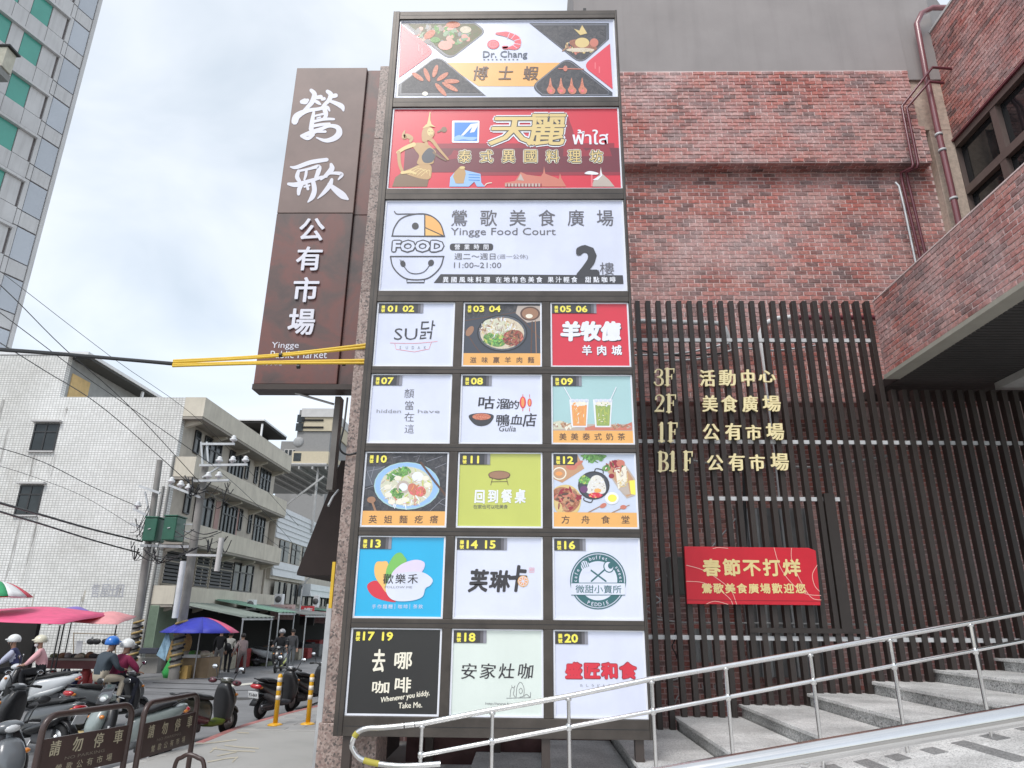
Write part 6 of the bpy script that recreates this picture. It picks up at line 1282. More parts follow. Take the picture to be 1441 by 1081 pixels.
for i, (x0, x1) in enumerate(((207, 232), (234, 259))):
    y0_, y1_ = 731+(-2)*i, 763-1*i; a_, b_ = PY(x0, y1_, Yp), PY(x1, y0_, Yp)
    t_ = thing('transformer_box', 'green transformer box between the utility poles, '+('left one above the dark bracket' if i == 0 else 'right one with steel cooling rack'), 'transformer', (a_.x/2+b_.x/2, Yp, a_.z), 'pair of green transformers')
    MB().box(a_.x, b_.x-.05, Yp-.45, Yp+.35, a_.z, b_.z).build('tank', M_tg2, t_, bevel=.04)
    MB().box(a_.x-.02, b_.x-.03, Yp-.48, Yp+.38, b_.z+.002, b_.z+.06).build('lid', M_tg2, t_, bevel=.015)
    MB().beam((a_.x+.2, Yp-.47, (a_.z+b_.z)/2), (b_.x-.25, Yp-.47, (a_.z+b_.z)/2+.03), .03, .03).build('tank_handle', M_galv, t_)
MB().beam(PY(200, 768, Yp), PY(268, 770, Yp), .3, .1).build('platform_beam', M_galv, pB)
for (x, y) in ((262, 738), (262, 748), (262, 758)): MB().beam(PY(259, y, Yp), PY(275, y, Yp), .07, .05).build('cooling_rack', M_galv, pB)
tag(MB().tube([PY(246, 870, Yp-.5), PY(258, 790, Yp-.5)], .11, 12).build('riser_pipe', mat('riser_white', (.66, .68, .71), .5)), 'white plastic cable riser pipe fixed to the right utility pole', 'pipe')
lb = thing('lamp_bracket', 'pale bracket with a short hanging tube lamp in front of the cream balconies', 'bracket', tuple(PY(309, 780, 26)))
q = MB(); q.beam(PY(262, 781, 26), PY(312, 782, 26), .08, .08); q.build('bracket_arm', M_galv, lb); MB().tube([PY(305, 804, 26), PY(312, 757, 26)], .1, 10).build('lamp_tube', M_lgrey, lb)
# tangles of service wire round the poles
gw = 'overhead wires'
def wire(pts, r, label, m=None, g=gw, seg=5): return tag(MB().tube(smooth([tuple(p) for p in pts], False, seg), r, 5).build('overhead_wire', m or M_black), label, 'wire', g)
def W(l, Y0, Y1_): n = len(l)-1; return [PY(x, y, Y0+(Y1_-Y0)*i/n) for i, (x, y) in enumerate(l)]
wire(W([(-20, 470), (60, 520), (150, 578), (275, 688)], 14, 27), .014, 'lower of the two long wires slanting down across the white wall')
wire(W([(-40, 410), (40, 470), (120, 530), (200, 585), (300, 655)], 14, 27), .012, 'thin wire slanting down across the white wall to the right pole')
wire(W([(-50, 355), (20, 420), (90, 490), (180, 570), (282, 680)], 14, 27), .014, 'upper of the two long wires slanting down to the right pole')
wire(W([(-60, 335), (30, 405), (160, 505), (290, 600), (420, 740)], 14, 36), .01, 'thinnest wire running past the cream balconies')
wire(W([(285, 690), (330, 715), (380, 760), (440, 800)], 27, 45), .012, 'wire running down the street in front of the cream balconies')
wire(W([(292, 650), (340, 690), (400, 750), (430, 790)], 27, 45), .012, 'second wire following the cream balconies down the street')
wire(W([(-20, 702), (60, 725), (130, 745), (200, 762)], 16, 27), .035, 'upper thick black telephone cable low across the white wall')
wire(W([(-20, 714), (60, 738), (130, 760), (196, 778)], 16, 27), .028, 'lower thick black telephone cable low across the white wall')
wire(W([(-20, 625), (60, 650), (130, 685), (192, 712)], 16, 27), .012, 'thin wire crossing the middle of the white wall')
wire(W([(-20, 650), (50, 672), (120, 700), (190, 742)], 16, 27), .007, 'faint wire below it crossing the white wall')
tm = MB(); rr = random.Random(4)
for (x, y, dx, dy) in [(205, 775, 30, 16), (240, 778, 40, 14), (275, 755, 40, 20), (195, 735, 16, 24), (312, 690, 20, 14), (290, 680, 30, 12), (310, 760, 26, 14)]:
    for i in range(7):
        a_ = PY(x+rr.uniform(-dx, dx), y+rr.uniform(-dy, dy), Yp-.4+rr.uniform(-.2, .2)); b_ = PY(x+rr.uniform(-dx, dx), y+rr.uniform(-dy, dy), Yp-.4); m_ = (a_+b_)/2+V((0, 0, -rr.uniform(.1, .5)))
        tm.tube(smooth([tuple(a_), tuple(m_), tuple(b_)], False, 4), rr.choice((.012, .018, .026)), 4)
tag(tm.build('wire_tangle', M_black), 'tangle of black service wires looping round the two utility poles', 'wires', kind='stuff')
# ------------------------------------------------------------------ market stalls
M_aw = mat('awning_grey_green', (.30, .34, .30), .6, var=.12, scale=1); M_awg = mat('awning_green', (.25, .42, .33), .6, var=.1)
def awning(y0, y1, xb_, xf_, zb_, zf_, m, label):
    t = thing('market_awning', label, 'awning', ((xb_+xf_)/2, y0, 0), 'corrugated awnings over the stalls')
    q = MB(); n = max(6, int((y1-y0)/.25))
    for i in range(n):
        ya, yb = y0+(y1-y0)*i/n, y0+(y1-y0)*(i+1)/n; h = .035 if i % 2 else 0
        q.prism([(xb_, ya, zb_+h), (xf_, ya, zf_+h), (xf_, yb, zf_+h), (xb_, yb, zb_+h)], (0, 0, .03))
    q.build('awning_sheet', m, t)
    MB().tube([(xf_-.1, y0+.1, ROAD), (xf_-.1, y0+.1, zf_)], .035, 8).build('awning_post', M_galv, t); MB().tube([(xf_-.1, y1-.1, ROAD), (xf_-.1, y1-.1, zf_)], .035, 8).build('awning_post', M_galv, t)
    MB().beam((xf_-.08, y0, zf_-.05), (xf_-.08, y1, zf_-.05), .06, .08).build('awning_beam', M_galv, t)
awning(30.8, 34.5, XF+.3, -11.9, 2.75, 2.05, M_aw, 'grey green corrugated awning nearest the blue umbrella')
awning(34.7, 37.2, XF+.3, -11.7, 2.95, 2.3, M_awg, 'green corrugated awning, second along the market row')
awning(37.4, 43.5, XF+.3, -11.2, 2.8, 2.2, mat('awning_dull', (.27, .28, .27), .6), 'long dull grey awning in the middle of the market row')
awning(43.8, 50, XF+.3, -10.6, 2.6, 2.0, M_aw, 'patched grey awning further down the market row')
awning(50.3, 60, XF+.3, -9.5, 2.7, 2.1, M_awg, 'farthest green awning at the end of the market row')
B('market_shade_wall', M_dark, wb, (XF+.26, XF+.3, Y1+2.4, 70, ROAD, 2.6))  # shade under the awnings put into this wall's near-black colour
B('eave_sheet', mat('eave_pale', (.36, .36, .33), .7), wb, (XF+.3, XB+.6, Y1+.4, 45, 2.0*K-.12, 2.0*K-.06))
def dfx(x, y, Y): return PY(x, y, Y)
for nm, lab, x0, y0, x1, y1, Y, m in (('shop_sign', 'pink faded shop sign with vertical writing above the grey awnings', 379, 851, 415, 872, 41, mat('sign_pink', (.62, .45, .43), .7, var=.1)), ('shop_sign', 'small red shop sign with white characters between the pink signs', 422, 853, 442, 867, 43, mat('sign_redp', (.60, .05, .06), .6)), ('shop_sign', 'pink faded shop sign farther right beside the pillar', 441, 861, 464, 877, 46, mat('sign_pink2', (.62, .40, .40), .7))):
    t = thing(nm, lab, 'sign', tuple(PY(x0, y1, Y)), 'shop signs over the market'); a_, b_ = PY(x0, y1, Y), PY(x1, y0, Y)
    B('board', m, t, (a_.x, b_.x, Y, Y+.12, a_.z, b_.z)); ar = artY(Y-.004)
    if 'red' in lab: ar.chars('火鍋店', x0+2, y0+2, x1-2, y1-3, M_white, 1, bold=.03)
    else: 
        for i in range(5): ar.chars('營養小吃'[:4], x0+4+6*i, y0+3, x0+8+6*i, y1-3, mat('sign_ink', (.35, .16, .15), .7), 1, vert=True)
    ar.build('lettering', t)
B('dark_sign_board', M_black, wb, (PY(422, 870, 43).x, PY(442, 870, 43).x, 43, 43.1, PY(430, 880, 43).z, PY(430, 868, 43).z))
gac = 'air conditioners on the facades'
for x0, y0, x1, y1, Y, lb_ in ((346, 844, 358, 858, 36, 'white air conditioner on the lowest cream balcony'), (385, 836, 398, 851, 41, 'left white air conditioner above the pink sign'), (440, 838, 448, 855, 44, 'white air conditioner above the red sign')):
    a_, b_ = PY(x0, y1, Y), PY(x1, y0, Y); t = thing('air_conditioner', lb_, 'air conditioner', (a_.x, Y, a_.z), gac); B('case', M_white, t, (a_.x, b_.x, Y, Y+.4, a_.z, b_.z), bevel=.02)
    MB().lathe([(.18, 0), (.18, .02)], ((a_.x+b_.x)/2, Y-.022, (a_.z+b_.z)/2), 14, ax='y').build('fan_grille', mat('grille_dark', (.12, .12, .12), .6), t)
tag(MB().tube([PY(421, 866, 40), PY(425, 830, 40), PY(430, 818, 40), PY(436, 812, 40)], .05, 8).build('street_lamp_arm', M_galv), 'thin grey street lamp arm rising between the market signs', 'street lamp')
# umbrellas
def umbrella(c, r, h, zc_, cols, label, name='market_umbrella', n=8, pole_=True, rot=0):
    t = thing(name, label, 'umbrella', (c[0], c[1], ROAD)); 
    for i in range(n):
        a0, a1 = 2*PI*i/n+rot, 2*PI*(i+1)/n+rot; q = MB(); m = 5; vs = []; fs = []
        for k in range(m+1):
            u = k/m; z_ = zc_+h*(1-u**1.7)
            for j in range(4): 
                a_ = a0+(a1-a0)*j/3; rr_ = r*u*(1-.06*math.sin(PI*j/3)*u); vs.append((c[0]+rr_*math.cos(a_), c[1]+rr_*math.sin(a_), z_-(.0 if 0 < j < 3 else -.01)))
        for k in range(m):
            for j in range(3): fs.append((k*4+j, k*4+j+1, (k+1)*4+j+1, (k+1)*4+j))
        q.add(vs, fs, 0, True); o = q.build('canopy_panel', cols[i % len(cols)], t); s_ = o.modifiers.new('s', 'SOLIDIFY'); s_.thickness = .012
        MB().tube([(c[0], c[1], zc_+h-.35), (c[0]+r*.9*math.cos(a0), c[1]+r*.9*math.sin(a0), zc_+.08)], .012, 5).build('rib_or_reflection', M_galv, t)
    if pole_: MB().tube([(c[0], c[1], ROAD), (c[0], c[1], zc_+h)], .025, 8).build('umbrella_pole', M_galv, t)
    return t
MBl = mat('cloth_blue', (.04, .05, .42), .6, var=.1); MPk = mat('cloth_pink', (.72, .10, .22), .6, var=.12); MP2 = mat('cloth_pale_pink', (.78, .33, .34), .6, var=.1); MGn = mat('cloth_green', (.03, .30, .12), .6); MWh = mat('cloth_white', (.72, .72, .72), .7); MRd = mat('cloth_red', (.62, .05, .08), .6); MVi = mat('cloth_violet', (.22, .16, .50), .6)
c_ = PY(283, 880, 28); umbrella((c_.x, 28), 1.42, .55, 1.5, [MPk, MPk, MBl, MBl, MBl, MBl, MBl, MBl], 'big blue and pink market umbrella over the vegetable stall', rot=-.3)
c_ = PY(-5, 840, 22); umbrella((c_.x, 22), .95, .45, 2.6, [MRd, MGn, MWh, MRd, MWh, MGn, MWh, MRd, MGn, MWh], 'green, white and red striped umbrella at the left edge above the pink canopies', n=10)
def canopy(corners, sag, m, label, posts, m2=None):
    t = thing('stall_canopy', label, 'canopy', (corners[0][0], corners[0][1], ROAD), 'cloth canopies over the left stalls'); q = MB(); n = 8; vs = []
    A_, B_, C_, D_ = [V(c) for c in corners]
    for i in range(n+1):
        for j in range(n+1):
            u, v_ = i/n, j/n; p = A_.lerp(B_, u).lerp(D_.lerp(C_, u), v_); p.z += sag*4*(u*(1-u))*(.4+.6*math.sin(PI*v_))+.03*math.sin(7*u+5*v_); vs.append(p)
    q.add(vs, [(i*(n+1)+j, i*(n+1)+j+1, (i+1)*(n+1)+j+1, (i+1)*(n+1)+j) for i in range(n) for j in range(n)], 0, True)
    o = q.build('canopy_cloth', m, t); s_ = o.modifiers.new('s', 'SOLIDIFY'); s_.thickness = .015
    for c in posts: MB().tube([(c[0], c[1], ROAD), (c[0], c[1], c[2])], .022, 6).build('canopy_post', M_black, t)
    return t
a_, b_ = PY(-30, 880, 21), PY(88, 880, 21); canopy([(a_.x-2, 21, a_.z+.05), (b_.x, 21, b_.z), (b_.x-.6, 24.5, b_.z+.35), (a_.x-2, 24.5, a_.z+.5)], .2, MPk, 'large hot pink cloth canopy over the left stall', [(b_.x-.1, 21.05, b_.z), (a_.x, 21.1, a_.z)])
a_, b_ = PY(66, 878, 23), PY(166, 880, 23); canopy([(a_.x, 23, a_.z-.05), (b_.x, 23, b_.z), (b_.x-.8, 25.5, b_.z+.28), (a_.x, 25.5, a_.z+.3)], .2, MP2, 'paler pink cloth canopy with drooping right corner over the table', [(a_.x+.5, 23.1, a_.z), (b_.x-.1, 23.1, b_.z)])
a_, b_ = PY(40, 866, 25), PY(84, 870, 25); canopy([(a_.x, 25.6, a_.z), (b_.x, 25.6, b_.z), (b_.x, 27, b_.z+.2), (a_.x, 27, a_.z+.3)], .15, MVi, 'small violet cloth canopy behind the two pink ones', [(b_.x, 25.7, b_.z)])
B('dark_backdrop', M_dark, None, (PY(-60, 900, 25.6).x, PY(48, 900, 25.6).x, 25.6, 25.8, ROAD, 1.9)); tag(bpy.data.objects['dark_backdrop'], 'dark backdrop cloth hanging under the hot pink canopy', 'cloth')  # near-black sheet at the back of the hot pink canopy
tb = thing('stall_table', 'long stall table of goods under the pale pink canopy', 'table', (-13.5, 24, ROAD))
ta, tb2 = PY(62, 926, 24), PY(146, 926, 24)
B('table_top', mat('table_dirty', (.22, .20, .18), .8, var=.2), tb, (ta.x, tb2.x, 23.7, 25, ta.z-.05, ta.z))
B('table_skirt', mat('skirt_wine', (.13, .05, .05), .8, var=.2), tb, (ta.x, tb2.x, 23.72, 23.76, ta.z-.3, ta.z-.052))
for x_ in (ta.x+.05, (ta.x+tb2.x)/2, tb2.x-.05): B('leg', M_galv, tb, (x_-.02, x_+.02, 23.75, 23.8, ROAD, ta.z-.05))
rr = random.Random(9); ORD = 'first second third fourth fifth sixth seventh eighth ninth tenth eleventh twelfth thirteenth fourteenth'.split()
GM = [mat('good_'+n_, c_, .7, var=.25, scale=9) for n_, c_ in dict(dark=(.05, .05, .055), cream=(.42, .38, .30), grey=(.22, .22, .22), olive=(.12, .14, .07), red=(.35, .05, .05), green=(.08, .25, .06), navy=(.03, .04, .12), brown=(.2, .12, .07)).items()]
gn = ['dark', 'cream', 'grey', 'olive', 'red', 'green', 'navy', 'brown']
for i in range(11):
    x_ = ta.x+.2+i*(tb2.x-ta.x-.4)/10; k_ = rr.choice([0, 1, 2, 3, 7]); q = MB().ell((x_, 24.1+rr.uniform(-.2, .3), ta.z+.05), .14, .14, .07+rr.random()*.08, 0, 10, 6, z0=-.4)
    tag(q.build('goods_bundle', GM[k_]), f'small {gn[k_]} heap of goods, {ORD[i]} from the left on the stall table', 'goods', 'heaps on the stall table')
for i, (x, y, k_, w_, h_) in enumerate(((72, 948, 4, .28, .5), (90, 950, 6, .32, .55), (102, 950, 6, .3, .5), (118, 948, 4, .35, .6), (132, 950, 4, .35, .5), (145, 948, 7, .3, .4))):
    p_ = PY(x, y, 24); q = MB(); q.lathe([(w_/2*.7, ROAD), (w_/2, ROAD+h_*.2), (w_/2*.9, ROAD+h_*.8), (w_/2*.5, ROAD+h_)], (p_.x, 24.1, 0), 10)
    tag(q.build('plastic_bag', GM[k_]), f'{gn[k_]} sack under the stall table, {ORD[i]} from the left', 'sack', 'sacks under the stall table')
# easel boards and pans against the white wall
tag(MB().prism([PY(104, 925, 26), PY(108, 902, 26.3), PY(116, 902, 26.3), PY(113, 926, 26)], (0, .03, 0)).build('leaning_board', mat('board_grey', (.42, .43, .45), .6)), 'grey board leaning on the stall table before the white wall', 'board')
rk = thing('hanging_rack', 'thin rack with pans hanging before the white tiled wall', 'rack', tuple(PY(130, 930, 29)))
q = MB(); q.tube([PY(103, 891, 29), PY(165, 893, 29)], .02, 5); q.tube([PY(163, 893, 29), PY(162, 930, 29)], .02, 5); q.tube([PY(104, 891, 29), PY(103, 930, 29)], .02, 5); q.tube([PY(110, 905, 29), PY(165, 905, 29)], .012, 5); q.build('rack_frame', M_yellow if 0 else mat('rack_brown', (.28, .22, .15), .7), rk)
for x in (128, 136, 149): MB().ell(PY(x, 903, 28.9), .18, .05, .12, 0, 10, 6).build('pan', M_black, rk)
MB().box(PY(121, 897, 28.9).x, PY(129, 897, 28.9).x, 28.9, 29, PY(125, 905, 29).z, PY(125, 896, 29).z).build('paper', MWh, rk)
for x0, lab in ((207, 'black crate of goods on the low concrete plinth'),): 
    a_ = PY(190, 920, 29.8); b_ = PY(222, 914, 29.8); tag(B('crate', mat('crate_dark', (.05, .055, .075), .7), None, (a_.x, b_.x, 29.8, 30.1, a_.z, b_.z+.05), bevel=.02), lab, 'crate')
# vegetable stall under the blue umbrella
vs_ = thing('vegetable_stall', 'cardboard sided stall counter under the blue umbrella', 'stall', (-12.8, 28.3, ROAD)); Yv = 28.2
a_, b_ = PY(250, 948, Yv), PY(295, 926, Yv)
B('counter', mat('cardboard', (.33, .24, .15), .85, var=.15), vs_, (PY(254, 935, Yv).x, PY(294, 935, Yv).x, Yv, Yv+1.0, ROAD, b_.z)); B('tray', MWh, vs_, (PY(250, 928, Yv).x, PY(282, 928, Yv).x, Yv-.15, Yv+.8, b_.z+.004, b_.z+.12))
tag(B('cardboard_box', mat('cardboard_yellow', (.55, .36, .12), .8), None, (PY(250, 945, Yv-.3).x, PY(268, 945, Yv-.3).x, Yv-.55, Yv-.2, ROAD, .34), bevel=.01), 'yellow brown cardboard box on the ground before the vegetable stall', 'box')
for i, (x, c) in enumerate(((256, 5), (264, 1), (272, 5), (280, 3), (288, 1))): tag(MB().ell(PY(x, 920, Yv+.1), .22, .2, .12, 0, 10, 6).build('vegetable_heap', GM[c]), f'{gn[c]} heap of vegetables on the stall, '+['leftmost', 'second', 'middle', 'fourth', 'rightmost'][i], 'vegetables', 'vegetable heaps')
tag(MB().ell(PY(252, 912, Yv+.1), .42, .1, .62, 0, 16, 8, rot=Matrix.Rotation(.5, 3, 'Y')).build('wicker_tray', mat('wicker', (.50, .32, .14), .8, var=.2, scale=20)), 'round wicker tray standing upright on the vegetable stall', 'tray')
tag(MB().lathe([(.28, ROAD), (.36, ROAD+.2), (.24, ROAD+.5), (.05, ROAD+.95)], (PY(243, 940, Yv).x, Yv, 0), 10).build('green_sack', mat('sack_green', (.05, .42, .10), .6)), 'bright green net sack on the ground at the left of the stall', 'sack')
q = MB(); pp = [PY(236, 885, 27.4), PY(228, 905, 27.2), PY(220, 922, 27.2), PY(232, 930, 27.2), PY(240, 905, 27.3)]; q.prism(pp, (0, .05, 0)); tag(q.build('blue_sheet', mat('sheet_blue', (.30, .48, .62), .5, var=.2, scale=6)), 'pale blue plastic sheet hanging at the left of the blue umbrella', 'sheet')
rr = random.Random(21)
for i in range(14):  # dim goods under the awnings
    y_ = 33+i*1.3; x_ = -13.2+rr.uniform(-.5, .8); h_ = rr.uniform(.3, .9); k_ = rr.choice([0, 7, 2, 4, 3, 1])
    q = MB().box(x_-.45, x_+.45, y_-.4, y_+.4, ROAD, ROAD+h_); tag(q.build('goods_crate', GM[k_], bevel=.03), f'{gn[k_]} crate, {ORD[i]} from the near end of the dim market row', 'crate', 'crates under the market awnings')
# ------------------------------------------------------------------ bollards
gb = 'yellow flexible bollards on the pavement'
def bollard(px, py, label):
    p = PZ(px, py, 0); t = thing('bollard', label, 'bollard', (p.x, p.y, 0), gb); MY_ = mat('bollard_yellow', (.80, .42, .015), .4, var=.06, coat=.2); MR_ = mat('bollard_reflective', (.80, .72, .62), .35)
    MB().lathe([(.15, 0), (.15, .02), (.12, .035), (.06, .05)], p, 18).build('base', MY_, t)
    MB().lathe([(.048, .04), (.048, .93), (.04, .96), (.02, .975)], p, 16).build('tube', MY_, t)
    for z_ in (.48, .66, .82): MB().lathe([(.0495, z_), (.0495, z_+.085)], p, 16).build('reflective_band', MR_, t)
bollard(387, 1021, 'left yellow bollard beside the parked scooter'); bollard(433, 1020, 'right yellow bollard nearest the pink pillar')
# ------------------------------------------------------------------ no-parking barriers
Mbr = mat('barrier_brown', (.055, .032, .028), .35, var=.12, coat=.2); Mlt = mat('barrier_letter', (.46, .41, .29), .5)
def barrier(A_, B_, label, h=1.11):
    A_, B_ = V(A_), V(B_); t = thing('parking_barrier', label, 'barrier', tuple((A_+B_)/2), 'no parking barriers'); d = (B_-A_); W_ = d.length; d.normalize(); nrm = V((d.y, -d.x, 0)); r = .14
    pts = [A_+V((0, 0, 0))]
    for i in range(6): a_ = PI-i*PI/10; pts.append(A_+d*(r+r*math.cos(a_))+V((0, 0, h-r+r*math.sin(a_))))
    for i in range(6): a_ = PI/2-i*PI/10; pts.append(A_+d*(W_-r+r*math.cos(a_))+V((0, 0, h-r+r*math.sin(a_))))
    pts.append(B_+V((0, 0, 0))); MB().tube(pts, .033, 12).build('tube_frame', Mbr, t)
    z0, z1 = .46*h, .80*h; q = MB(); c = (A_+B_)/2+V((0, 0, (z0+z1)/2)); q.obox(c, d*(W_/2-.02), nrm*.012, V((0, 0, (z1-z0)/2))); q.build('sign_plate', Mbr, t)
    a = Art(A_+nrm*.014+V((0, 0, z0)), d, (0, 0, 1), nrm); a.to = lambda x, y: (x, y); hh = z1-z0
    for i, ch in enumerate('請勿停車'): x = .12+(W_-.34)*i/3; a.text(ch, x, hh*.54, x+.12, hh*.92, Mlt, 1, bold=.008, raw=True, contrast=.03)
    a.text('NO PARKING', W_*.28, hh*.38, W_*.72, hh*.46, mat('barrier_letter_dim', (.22, .19, .15), .5), 1, raw=True)
    for i, ch in enumerate('鶯歌公有市場'): x = W_*.2+(W_*.56)*i/5; a.text(ch, x, hh*.1, x+.075, hh*.3, Mlt, 1, raw=True)
    a.build('lettering', t)
    for P in (A_, B_): MB().lathe([(.07, 0), (.07, .012), (.04, .02)], P, 12).build('foot', Mbr, t)
barrier((-3.88*K, 6.1*K, 0), (-3.63*K, 6.97*K, 0), 'nearer brown tube barrier reading no parking, beside the grey scooter')
barrier((-3.54*K, 7.02*K, 0), (-3.46*K, 7.95*K, 0), 'farther brown tube barrier reading no parking, before the dark green scooter')
pr_ = [PY(240, 1100, 7.4*K), PY(247, 1075, 7.4*K), PY(256, 1066, 7.4*K), PY(266, 1062, 7.4*K), PY(278, 1066, 7.4*K), PY(287, 1076, 7.4*K), PY(292, 1100, 7.4*K)]
pr_ = [tuple(V((p.x, 7.4*K, 0))) if i in (0, 6) else tuple(p) for i, p in enumerate(pr_)]
tag(MB().tube(smooth(pr_, False), .026, 10).build('bike_hoop', Mbr), 'low brown steel hoop in front of the farther barrier', 'hoop')
tag(MB().tube([(-3.74*K, 6.75*K, 0), (-3.73*K, 6.8*K, .9)], .012, 8).build('white_stick', M_white), 'thin white stick leaning behind the nearer barrier', 'stick')
# ------------------------------------------------------------------ scooters (x forward, z up; wheels touch z = 0)
def scooter(label, loc, heading, paint, accent, plate='', group='scooters parked along the kerb', screen=False, lean=.07, floor=None, box=False, reflect=False):
    t = thing('scooter', label, 'scooter', (0, 0, 0), group); t.location = (0, 0, 0)
    P = mat('scooter_paint_'+paint[0], paint[1], .28, var=.06, coat=.6); A = mat('scooter_accent_'+accent[0], accent[1], .3, var=.08, coat=.4); K_ = M_black
    seat_m = mat('scooter_seat', (.022, .022, .024), .55, bump=.1)
    for x, nm in ((.64, 'front_wheel'), (-.62, 'rear_wheel')):
        q = MB(); R_, r_ = .19, .055; n, m = 22, 8; vs = []
        for i in range(n):
            for j in range(m): a_, b_ = 2*PI*i/n, 2*PI*j/m; vs.append((x+(R_+r_*math.cos(b_))*math.cos(a_), r_*.95*math.sin(b_), .245+(R_+r_*math.cos(b_))*math.sin(a_)))
        q.add(vs, [(i*m+j, ((i+1) % n)*m+j, ((i+1) % n)*m+(j+1) % m, i*m+(j+1) % m) for i in range(n) for j in range(m)], 0, True)
        w_ = q.build(nm, M_rubber, t)
        q = MB().lathe([(.15, -.022), (.155, -.012), (.155, .012), (.15, .022)], (x, 0, .245), 16, ax='y'); q.lathe([(.06, -.05), (.06, .05)], (x, 0, .245), 12, ax='y'); q.build('rim', M_galv, w_)
        MB().lathe([(.09, .045), (.09, .052)], (x, 0, .245), 14, ax='y').build('brake_disc', M_steel, w_)
    q = MB(); q.loft([(.06, .44, .10, .18, 0), (-.06, .49, .16, .23, 0), (-.26, .53, .195, .23, 0), (-.5, .59, .20, .19, -.1), (-.72, .67, .18, .14, -.15), (-.93, .75, .135, .08, -.15), (-1.02, .78, .08, .04, -.15)]); body = q.build('rear_body', P, t, subsurf=1)
    MB().loft([(.04, .33, .13, .06, 0), (-.2, .37, .215, .10, 0), (-.5, .45, .22, .10, -.1), (-.76, .57, .18, .06, -.2)]).build('side_cover', A, t, subsurf=1)
    q = MB(); q.loft([(.42, .22, .13, .07, .15+PI/2), (.45, .36, .20, .10, -.1+PI/2), (.44, .56, .25, .11, -.2+PI/2), (.40, .74, .24, .10, -.3+PI/2), (.35, .90, .16, .09, -.3+PI/2), (.34, 1.0, .10, .07, -.3+PI/2)], e=2.8); q.build('front_shield', mat('shield_black', (.022, .022, .024), .35, coat=.2), t, subsurf=1)
    q = MB(); q.loft([(.58, .46, .08, .09, PI/2), (.58, .62, .15, .12, PI/2), (.53, .78, .16, .10, PI/2), (.46, .92, .10, .07, PI/2)]); q.build('nose_panel', P, t, subsurf=1)
    MB().loft([(.46, .33, .13, .06, .5), (.3, .27, .17, .05, 0), (.05, .27, .18, .05, 0), (-.1, .32, .17, .08, 0)]).build('floorboard', A if floor is None else mat('scooter_floor_'+floor[0], floor[1], .4), t)
    q = MB(); q.loft([(.05, .70, .07, .03, .4), (-.03, .745, .13, .05, .2), (-.3, .765, .155, .055, 0), (-.38, .80, .155, .065, -.2), (-.62, .83, .14, .06, 0), (-.84, .85, .09, .03, 0)]); q.build('seat', seat_m, t, subsurf=1)
    MB().tube(smooth([(-.66, .12, .80), (-.86, .13, .87), (-.98, .06, .88), (-.98, -.06, .88), (-.86, -.13, .87), (-.66, -.12, .80)], False), .014, 7).build('grab_rail', M_galv if box else K_, t)
    q = MB(); q.loft([(.88, .36, .045, .02, 1.1), (.78, .49, .065, .03, .6), (.64, .54, .075, .035, 0), (.5, .50, .07, .03, -.5)]); q.build('front_fender', P, t, subsurf=1)
    q = MB(); q.loft([(-.62, .55, .07, .03, 0), (-.84, .48, .085, .03, -.7), (-1.0, .32, .08, .02, -1.1)]); q.build('rear_fender', K_, t)
    for s_ in (-1, 1): MB().tube([(.64, s_*.075, .245), (.56, s_*.07, .46)], .02, 7).build('fork', M_galv, t)
    q = MB(); q.box(-.62, -.2, -.1, .1, .16, .40); q.build('engine', mat('engine_grey', (.10, .10, .105), .5, metal=.4), t, bevel=.03)
    MB().lathe([(.035, 0), (.055, .04), (.058, .34), (.04, .40)], (-.88, -.16, .30), 12, ax='x').build('exhaust', mat('exhaust_metal', (.14, .14, .15), .35, metal=.8), t)
    q = MB(); q.tube([(.42, 0, .88), (.36, 0, 1.0)], .05, 10); q.ell((.40, 0, 1.01), .11, .15, .07, 0, 14, 8); cow = q.build('handlebar_cowl', P, t)
    MB().ell((.37, 0, 1.045), .06, .09, .03, 0, 12, 6).build('dial', mat('dial_glass', (.55, .56, .58), .1, coat=.8), cow)
    MB().ell((.475, 0, 1.0), .05, .085, .045, 0, 12, 6).build('headlight', mat('headlamp_glass', (.62, .63, .64), .08, coat=1), t)
    for s_ in (-1, 1):
        q = MB(); q.tube([(.38, s_*.10, 1.02), (.33, s_*.22, 1.03), (.28, s_*.35, 1.01)], .017, 8); hb = q.build('handlebar', K_, t)
        MB().tube([(.31, s_*.25, 1.025), (.275, s_*.355, 1.01)], .024, 8).build('grip', M_rubber, hb); MB().tube([(.37, s_*.2, 1.02), (.36, s_*.32, 1.0)], .008, 5).build('brake_lever', M_galv, hb)
        q = MB(); q.tube([(.34, s_*.2, 1.04), (.34, s_*.24, 1.14), (.36, s_*.29, 1.22)], .009, 6); mr_ = q.build('mirror_stalk', K_, t)
        MB().ell((.37, s_*.33, 1.25), .022, .075, .048, 0, 14, 6).build('mirror', K_, mr_); MB().ell((.352, s_*.33, 1.25), .010, .066, .04, 0, 14, 6).build('mirror_glass', mat('mirror_glass', (.75, .77, .8), .04, metal=1), mr_)
        if plate == '797-CCD': MB().ell((.33, s_*.30, 1.0), .07, .10, .055, 0, 12, 8).build('hand_guard', A, hb)
        MB().ell((.56, s_*.14, .76), .035, .05, .03, 0, 10, 6).build('turn_signal', mat('amber_lens', (.65, .22, .03), .15, coat=.8), t)
        MB().ell((-.93, s_*.12, .70), .05, .035, .028, 0, 10, 6).build('rear_signal', mat('amber_lens', (.65, .22, .03), .15, coat=.8), t)
    MB().ell((-.975, 0, .725), .07, .15, .06, 0, 16, 8).build('tail_light', mat('red_lens', (.45, .008, .015), .12, coat=1), t)
